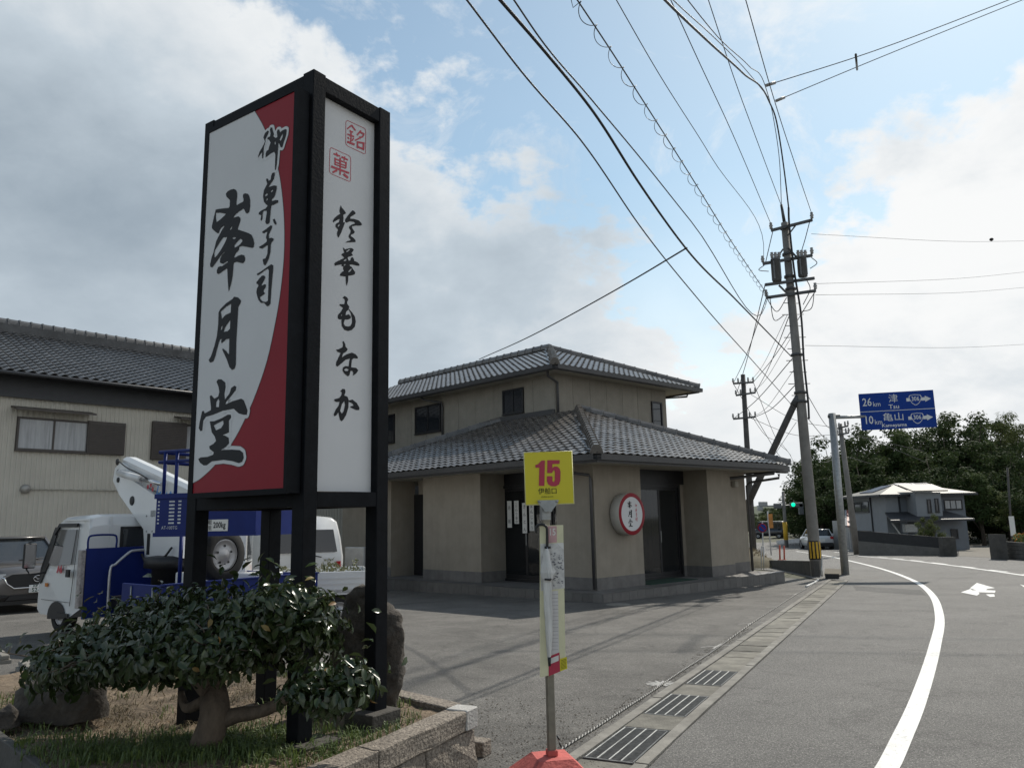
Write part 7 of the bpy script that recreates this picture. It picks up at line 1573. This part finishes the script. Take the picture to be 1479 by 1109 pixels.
# brown shed, white fence, small house with striped roof
def simple_box(name, label, cat, u0, u1, vt, vb, y, depth, m, mroof=None, over=0.15, rise=0.3):
    a, b = at_y(u0, vt, y), at_y(u1, vb, y); base = V((a.x, y, gz(y))); th = thing(name, label, cat, base); MB().box(a.x, b.x, y, y + depth, gz(y) - .1, a.z).build('wall', m, th)
    if mroof: MB().hexa([(a.x - over, y - over, a.z), (b.x + over, y - over, a.z), (b.x + over, y + depth + over, a.z + rise), (a.x - over, y + depth + over, a.z + rise), (a.x - over, y - over, a.z + .08), (b.x + over, y - over, a.z + .08), (b.x + over, y + depth + over, a.z + rise + .08), (a.x - over, y + depth + over, a.z + rise + .08)]).build('roof', mroof, th)
    return th
simple_box('brown_shed', 'low brown shed with pale flat roof behind the white car', 'shed', 1196, 1219, 770.5, 797, 67, 3, mat('brown_shed_wall', (0.12, 0.085, 0.05), 0.8, 0.2, 3), metal_roof)
fn = thing('panel_fence', 'grey corrugated panel fence between the shed and the slim utility pole', 'fence', at_ground(1220, 797))
for i in range(6):
    a, b = at_y(1219 + 3.1 * i, 769, 49), at_y(1222 + 3.1 * i, 797, 49); MB().box(a.x, b.x, 49 + 0.04 * (i % 2), 49.06 + 0.04 * (i % 2), b.z - .3, a.z).build('panel', house_l, fn)
sh3 = simple_box('small_house', 'small house with red and white striped roof behind the fence', 'house', 1226, 1244, 752, 797, 57, 3, mat('white_wall', (0.4, 0.39, 0.37), 0.8))
for i in range(7):
    f0, f1 = at_y(1221 + 2.9 * i, 761, 56.4), at_y(1223.9 + 2.9 * i, 761, 56.4); g0, g1 = at_y(1220 + 2.7 * i, 738, 59.5), at_y(1222.7 + 2.7 * i, 738, 59.5); k_ = V((0, 0, .1))
    MB().hexa([f0, f1, g1, g0, f0 + k_, f1 + k_, g1 + k_, g0 + k_]).build('roof_panel', mat('red_roof_sheet', (0.25, 0.07, 0.05), 0.6) if i % 2 else house_l, sh3)
# low dark wall and grass bank by the tall pole, drain box, railings
A_, B_ = at_ground(1176, 833), at_ground(1100, 817); zA, zB = zpt(1172, 810, A_), zpt(1100, 808.5, B_); d = (B_ - A_); nn = V((-d.y, d.x, 0)).normalized() * -0.18
tag(MB().hexa([V((q.x, q.y, q.z - .2)) for q in (A_, B_, B_ + nn, A_ + nn)] + [V((q.x, q.y, z)) for q, z in ((A_, zA), (B_, zB), (B_ + nn, zB), (A_ + nn, zA))]).build('low_wall', conc_dark, None), 'low dark concrete wall running from the tall pole towards the shop end', 'wall')
bank = MB(); vs = []; NB = 24; c0 = at_y(1112, 815, 33.5)
for j in range(NB + 1):
    for i in range(NB + 1):
        x = (i / NB * 2 - 1); y = (j / NB * 2 - 1); r_ = max(0, 1 - x * x) * max(0, 1 - y * y); P = V((c0.x - 1.5 + x * 1.9, c0.y + 2.0 + y * 4.0, 0)); P.z = gz(P.y) - 0.05 + 0.95 * r_ ** 0.7 + 0.12 * noise.noise(P * 1.5) * (r_ > 0.01); vs.append(P)
bank.raw(vs, [(j * (NB + 1) + i, j * (NB + 1) + i + 1, (j + 1) * (NB + 1) + i + 1, (j + 1) * (NB + 1) + i) for j in range(NB) for i in range(NB)], True); bk_ = bank.build('grass_bank', mat('bank_earth', (0.10, 0.085, 0.05), 0.95, 0.3, 3, 0.7, 25), None); bk_['kind'] = 'structure'
bgr = MB()
for _ in range(2200):
    q = vs[rnd.randrange(4, NB - 3) * (NB + 1) + rnd.randrange(4, NB - 3)] + V((rnd.uniform(-.12, .12), rnd.uniform(-.2, .2), -0.03)); h = rnd.uniform(.05, .18); s = V((0.014, 0, 0)); l = V((rnd.gauss(0, .07), rnd.gauss(0, .07), h)); bgr.raw([q - s, q + s, q + l], [(0, 1, 2)])
o = bgr.build('bank_grass', grass_d, None); o['kind'] = 'stuff'; o['label'] = 'dry weeds on the bank beside the shop end'; o['category'] = 'grass'
p = at_ground(1202, 836); dbx = MB(frame(p, 116))
dbx.box(-0.19, 0.19, -0.03, 0.03, 0.0, 0.13); dbx2 = thing('drain_box', 'open black drain inlet box beside the foot of the tall pole', 'drain', p); dbx.build('lip', plastic_k, dbx2); MB(frame(p, 116)).box(-0.18, 0.18, 0.035, 0.3, 0.006, 0.05).build('mouth', pit, dbx2); MB(frame(p, 116)).hexa([(-.2, .0, .13), (.2, .0, .13), (.2, .34, .05), (-.2, .34, .05), (-.2, .0, .155), (.2, .0, .155), (.2, .34, .075), (-.2, .34, .075)]).build('lid', conc_dark, dbx2)
sheet('earth_patch', [tup(at_ground(*q)) for q in ((1190, 831), (1216, 831), (1217, 822), (1192, 821))], 0.010, mat('bare_earth', (0.10, 0.085, 0.06), 0.95, 0.35, 6, 0.6, 30))
wp = mat('white_pipe', (0.5, 0.5, 0.5), 0.5)
rl = thing('white_railing', 'short white pipe railing at the far corner of the shop', 'railing', at_y(1101, 815, 28.5))
for u in (1099.5, 1103): MB().tube([at_y(u, 822, 28.5), at_y(u, 789, 28.5)], 0.02, 6).build('post', wp, rl)
MB().tube([at_y(1099.5, 789, 28.5), at_y(1103, 789, 28.5)], 0.02, 6).build('top_bar', wp, rl)
ns = thing('no_parking_sign', 'round blue and red no parking sign on a thin white pole', 'road sign', at_y(1102.5, 806, 42)); MB().tube([at_y(1102.5, 808, 42), at_y(1101, 754, 42)], 0.03, 6).build('pole', wp, ns)
cM = basis(at_y(1101, 762, 41.94), AXX, UZ); MB(cM).lathe([(0, 0), (0.24, 0), (0.24, -0.02)], 24).build('rim', red_panel, ns); MB(cM).disc(0.185, 0.006, 24).build('disc', blue_s, ns); MB(cM @ Matrix.Rotation(R(-45), 4, 'Z')).box(-0.19, 0.19, -0.025, 0.025, 0.008, 0.012).build('slash', red_panel, ns)
fl = thing('banner_pole', 'white pole with a narrow orange banner by the far corner', 'banner', at_y(1114, 800, 43)); MB().tube([at_y(1114, 802, 43), at_y(1108.5, 738, 43)], 0.035, 6).build('pole', wp, fl); a = at_y(1109.5, 742, 42.95); MB().box(a.x, a.x + 0.22, 42.93, 42.95, a.z - 0.75, a.z).build('banner', mat('banner_orange', (0.45, 0.2, 0.05), 0.8, 0.3, 6), fl)
for u, v0, v1, lb_ in ((1126, 787, 801, 'left'), (1132.5, 788, 804, 'right')):
    p = at_y(u, v1, 40); p.z = gz(40); t_ = at_y(u, v0, 40); mb = MB(); mb.tube([p, t_], 0.04, 8); mb.tube([p, p + V((0, 0, .03))], 0.1, 10); o = mb.build('lane_post', mat('post_orange', (0.45, 0.07, 0.03), 0.6), None); tag(o, lb_ + ' orange flexible lane post beside the bank', 'post', 'orange lane posts')
gr_ = thing('guard_rail', 'white guard rail along the far side of the junction', 'guard rail', at_ground(1150, 790)); MB().bar(at_y(1122, 783, 72), at_y(1166, 779.5, 66), 0.05, 0.35).build('beam', wp, gr_)
for k in range(6): q = at_y(1122 + 8.6 * k, 785, 72 - k * 1.1); MB().tube([q - V((0, 0, .7)), q], 0.05, 6).build('post', wp, gr_)
# traffic signal pole
tb2 = at_y(1137, 800, 64); tb2.z = gz(64); ts = thing('traffic_signal', 'grey traffic signal pole with long arms and a green light at the junction', 'traffic light', tb2)
MB().tube([tb2, at_y(1131, 711, 64)], [0.16, 0.11], 10).build('pole', pole_c, ts); MB().tube([at_y(1093, 731, 64), at_y(1160, 729, 64)], 0.05, 8).build('arm', galv, ts); MB().tube([tb2 + V((0, 0, .6)), tb2 + V((0, 0, 2.0))], 0.175, 10).build('foot_guard', mat('guard_yellow', (0.55, 0.33, 0.02), 0.6), ts)
def sbox(name, u, v, w, h, m, dy=0.0): q = at_y(u, v, 63.7 + dy); return MB(Matrix.Translation(q)).box(-w / 2, w / 2, -0.12, 0.12, -h / 2, h / 2, 0.05).build(name, m, ts)
sbox('signal_head', 1102, 728, 0.7, 0.42, galv); sbox('signal_head', 1123, 730.5, 0.62, 0.42, trans_m); sh4 = sbox('signal_head', 1150, 729, 1.05, 0.4, trans_m); sbox('signal_head', 1157, 735, 0.4, 0.9, trans_m)
q = at_y(1146, 728.5, 63.5); MB(basis(q, AXX, UZ)).lathe([(0, 0.02), (0.15, 0.0), (0.16, -0.05)], 16).build('green_lens', mat('green_signal', (0.0, 0.5, 0.25), 0.3, 0, emit=(0.0, 1.0, 0.5, 1.2)), sh4)
q = at_y(1098, 734, 63.6); MB(Matrix.Translation(q)).box(-0.2, 0.2, -0.2, 0.2, -0.2, 0.1, 0.05).build('camera_box', galv, ts)
# cars across the junction
co = at_y(1180, 799, 60.0); co.z = gz(60); CST = [(0.0, 0.66, 0.40, 0.78), (-0.15, 0.80, 0.28, 0.88), (-0.6, 0.84, 0.24, 0.95), (-1.2, 0.85, 0.22, 1.0), (-2.5, 0.85, 0.22, 1.0), (-3.7, 0.84, 0.24, 1.02), (-4.1, 0.80, 0.32, 1.0), (-4.2, 0.72, 0.45, 0.85)]
CST2 = [(x + 2.1, w, a_, b_) for x, w, a_, b_ in CST]
c1, CM, _ = car('white_car', 'silver white car driving away past the foot of the tall pole', co, 8, mat('silver_white_paint', (0.55, 0.56, 0.57), 0.25, 0.03, 2, coat=0.6), CST2, (1.0, 0.25, -1.75, -2.0, 0.56), 1.52, [(1.3, 0.32), (-1.3, 0.32)])
for s in (1, -1): MB(CM).box(-2.11, -2.02, s * 0.66 - 0.12, s * 0.66 + 0.12, 0.80, 0.98, 0.02).build('tail_lamp', red_lamp, c1)
MB(CM).box(-2.14, -1.9, -0.74, 0.74, 0.30, 0.55, 0.03).build('bumper', plastic_k, c1); MB(CM).box(-2.12, -2.08, -0.17, 0.17, 0.66, 0.80).build('number_plate', paper, c1)
vo2 = at_y(1112, 797, 88); vo2.z = gz(88); c2_, CM2, _ = car('dark_van', 'dark boxy van with pale roof waiting beside the far bank', vo2, -62, mat('black_van_paint', (0.02, 0.022, 0.03), 0.25, 0.04, 2, coat=0.6), [(x * 0.85 + 1.7, w * 0.9, a_, b_ + 0.02) for x, w, a_, b_ in CST], (1.2, 0.9, -1.65, -1.75, 0.66), 1.80, [(1.0, 0.3), (-1.2, 0.3)])
MB(CM2).box(-1.6, 0.7, -0.6, 0.6, 1.8, 1.84, 0.015).build('roof_panel', paper, c2_)

# ------------------------------------------------------------ trees
foli = [leaf_material('foliage_dark', (0.030, 0.046, 0.018), (0.078, 0.108, 0.040), 0.8, (0.04, 0.06, 0.022), 0.12, 0.25), leaf_material('foliage_mid', (0.044, 0.066, 0.024), (0.110, 0.148, 0.054), 0.8, (0.055, 0.08, 0.028), 0.12, 0.25), leaf_material('foliage_olive', (0.06, 0.074, 0.028), (0.15, 0.17, 0.068), 0.8, (0.08, 0.1, 0.035), 0.12, 0.25)]
trunk_m = mat('tree_bark', (0.07, 0.055, 0.042), 0.95, 0.3, 8, 0.5, 30)
def tree_proto(seed, h, rx, zc, rz, nclump, nleaf, leaf, m, conic=False):
    r = random.Random(seed); tr = MB(); tr.tube([(0, 0, -0.3), (0.05, 0, h * 0.2), (0.15 * r.uniform(-1, 1), 0.1, h * 0.45), (0.2 * r.uniform(-1, 1), 0, h * 0.8)], [0.26, 0.22, 0.16, 0.05], 9); cl = []
    for _ in range(nclump):
        for _t in range(30):
            x, y, z = r.uniform(-1, 1), r.uniform(-1, 1), r.uniform(-1, 1)
            lim = 1.0 if not conic else (1 - (z + 1) / 2) * 1.0 + 0.15
            if x * x + y * y + (z * z if not conic else 0) < lim * lim: break
        c = V((x * rx, y * rx, zc + z * rz)) * (0.85 + 0.3 * r.random()); c.z = min(c.z, h); cl.append((c, r.uniform(0.55, 1.15) * rx * 0.33))
        if r.random() < 0.5: tr.tube([(0.05, 0.0, h * r.uniform(0.2, 0.6)), tuple(c * 0.55 + V((0, 0, zc * 0.35))), tuple(c)], [0.09, 0.05, 0.015], 5)
    lb_ = MB(); per = nleaf // nclump
    for c, rr in cl:
        for _ in range(per):
            d = V((r.gauss(0, 1), r.gauss(0, 1), r.gauss(0, 0.75))); d = d.normalized() * (r.random() ** 0.45); p = c + d * rr; nn = d + V((r.gauss(0, .5), r.gauss(0, .5), 0.5 + r.gauss(0, .4))); nn.normalize()
            ax1 = nn.orthogonal().normalized(); ax2 = nn.cross(ax1); a = r.uniform(0, 6.283); u1 = ax1 * math.cos(a) + ax2 * math.sin(a); w1 = nn.cross(u1); s = leaf * r.uniform(0.6, 1.4)
            lb_.raw([p - u1 * s, p + w1 * s * 0.5, p + u1 * s, p - w1 * s * 0.5], [(0, 1, 2, 3)])
    return tr.mesh('trunk', trunk_m), lb_.mesh('crown', m)
def bamboo_proto(seed):
    r = random.Random(seed); tr = MB(); lb_ = MB()
    for _ in range(9):
        b = V((r.gauss(0, .6), r.gauss(0, .6), 0)); d = V((r.gauss(0, 1), r.gauss(0, 1), 0)).normalized(); h = r.uniform(8, 11.5); pts = [b, b + V((0, 0, h * .5)), b + d * 0.5 + V((0, 0, h * .8)), b + d * 1.7 + V((0, 0, h)), b + d * 2.6 + V((0, 0, h * .96))]; c = spline(pts, 8); tr.tube(c, [0.05 - 0.045 * i / len(c) for i in range(len(c))], 5)
        for p in c[9:]:
            for _k in range(26):
                dd = V((r.gauss(0, 1), r.gauss(0, 1), r.gauss(-.5, .4))).normalized(); q = p + dd * r.uniform(0.1, 0.8); e = q + (dd + V((0, 0, -.6))).normalized() * 0.3; s = V((r.gauss(0, 1), r.gauss(0, 1), 0)).normalized() * 0.035; lb_.raw([q, q.lerp(e, .4) + s, e, q.lerp(e, .4) - s], [(0, 1, 2, 3)])
    return tr.mesh('trunk', trunk_m), lb_.mesh('crown', foli[2])
PROT = [tree_proto(11, 10, 3.3, 6.2, 3.5, 60, 11000, 0.15, foli[0]), tree_proto(12, 10, 2.9, 6.6, 3.3, 52, 10000, 0.14, foli[1]), tree_proto(13, 10, 3.6, 5.6, 3.9, 70, 12000, 0.15, foli[0]), tree_proto(14, 10, 2.3, 5.8, 4.2, 44, 9000, 0.13, foli[1], True), bamboo_proto(15), tree_proto(16, 10, 3.2, 5.8, 3.6, 24, 4200, 0.16, foli[2])]
PT_ = thing('tree', 'x', 'tree', (0, -200, 0)); bpy.data.objects.remove(PT_)
def plant(kind, u, vtop, y, label, wide=1.0, group='trees behind the grey house', yaw=None):
    t = at_y(u, vtop, y); base = V((t.x, t.y, gz(y) - 0.3)); hh = (t.z - base.z) / 10.0; th = thing('tree' if kind != 4 else 'bamboo', label, 'tree' if kind != 4 else 'bamboo', base, group)
    tr, cr = PROT[kind]
    for nm, me in (('trunk', tr), ('crown', cr)):
        ob = bpy.data.objects.new(nm, me); col.objects.link(ob); ob.parent = th; ob.scale = (hh * wide, hh * wide, hh); ob.rotation_euler = (0, 0, yaw if yaw is not None else rnd.uniform(0, 6.28))
TR = [(0, 1200, 640, 76, 'tall dark tree seen between the tall pole and the blue sign pole', 1.1), (2, 1172, 664, 72, 'broad dark tree at the left shoulder of the wood', 1.0), (2, 1166, 690, 68, 'dark tree low at the left end of the wood above the white car', 1.1), (0, 1180, 672, 66, 'dark tree farthest left of the wood, directly behind the tall utility pole', 1.0), (2, 1225, 634, 70, 'broad dark tree behind the blue sign pole', 1.05), (0, 1268, 620, 72, 'tall dark tree straight below the blue direction sign', 1.05), (1, 1305, 632, 69, 'mid green tree rising right behind the left roof end of the grey house', 1.0),
      (4, 1335, 622, 74, 'feathery bamboo clump showing above the trees right of the blue sign', 0.9), (2, 1365, 616, 71, 'broad dark tree behind the middle of the grey house roof', 1.1), (0, 1398, 604, 73, 'tallest dark tree behind the right end of the grey house', 1.05), (3, 1427, 640, 68, 'narrow tree just right of the tallest dark tree', 1.1), (1, 1420, 618, 80, 'mid green tree behind the narrow tree', 1.1),
      (4, 1452, 622, 72, 'feathery bamboo clump near the right edge', 1.0), (2, 1478, 640, 66, 'broad tree cut by the right edge of the view', 1.1), (0, 1445, 660, 62, 'dark tree standing behind the gate pillar', 1.0), (1, 1410, 690, 60, 'lower green tree beside the right wall of the house', 1.2), (0, 1210, 690, 62, 'lower dark tree behind the striped roof', 1.2), (2, 1300, 660, 80, 'large dark tree deep in the wood behind the house', 1.3), (2, 1500, 690, 56, 'dark tree just outside the right edge above the block wall', 1.2), (5, 1470, 705, 57, 'olive green tree above the flower bush', 1.2), (0, 1345, 655, 63, 'dark tree close behind the house ridge', 1.2), (0, 1245, 668, 63, 'dark tree left of the grey house roof', 1.2)]
TR += [(2, 1415, 742, 66, 'low dense undergrowth tree right of the house, left of the slim notice pole', 2.2), (0, 1440, 735, 70, 'low dense undergrowth tree behind the gate pillar', 2.2), (2, 1470, 738, 64, 'low dense undergrowth tree behind the block wall', 2.2), (2, 1215, 745, 72, 'low dense undergrowth tree behind the panel fence', 2.2)]
for k, u, vt, y, lb_, w_ in TR: plant(k, u, vt, y, lb_, w_)
FAR = [(5, 1092, 742, 118, 'pale tree left of the far group, beside the shop edge'), (1, 1107, 735, 125, 'second pale tree of the far group behind the signal'), (5, 1123, 730, 112, 'pale tree behind the signal pole'), (1, 1140, 728, 104, 'pale tree right of the signal pole'), (5, 1156, 732, 96, 'bushy olive tree behind the white car'), (0, 1114, 750, 100, 'small tree low in front of the far group'), (1, 1074, 738, 130, 'far tree half hidden by the shop wall'), (0, 1146, 750, 92, 'small dark tree just right of the signal pole foot'), (2, 1131, 738, 135, 'broad far tree at the back of the far group'), (0, 1097, 754, 98, 'small dark tree behind the no parking sign'), (2, 1085, 748, 105, 'dense dark tree at the left end of the far group'), (1, 1127, 752, 90, 'low leafy tree in front of the signal pole'), (2, 1163, 745, 88, 'dense low tree behind the brown shed')]
for k, u, vt, y, lb_ in FAR: plant(k, u, vt, y, lb_, 1.7, 'far trees beyond the signal')
p_ = at_y(1340, 735, 48); plant(5, 1338, 738, 46.5, 'small thin leaved shrub tree in front of the grey house', 0.9, 'garden tree')
def hill():
    mb = MB(); vs = []; NXh, NYh = 60, 10
    for j in range(NYh + 1):
        for i in range(NXh + 1):
            x = -160 + 330 * i / NXh; y = 150 + 60 * j / NYh; vs.append(V((x, y, gz(60) - 1 + math.sin(math.pi * j / NYh) * (4.9 + 1.8 * noise.noise(V((x * 0.03, y * 0.03, 0)))))))
    mb.raw(vs, [(j * (NXh + 1) + i, j * (NXh + 1) + i + 1, (j + 1) * (NXh + 1) + i + 1, (j + 1) * (NXh + 1) + i) for j in range(NYh) for i in range(NXh)], True); o = mb.build('hills', mat('wooded_hill', (0.05, 0.066, 0.036), 0.95, 0.5, 0.5, 0.8, 3), None); o['kind'] = 'structure'
hill()
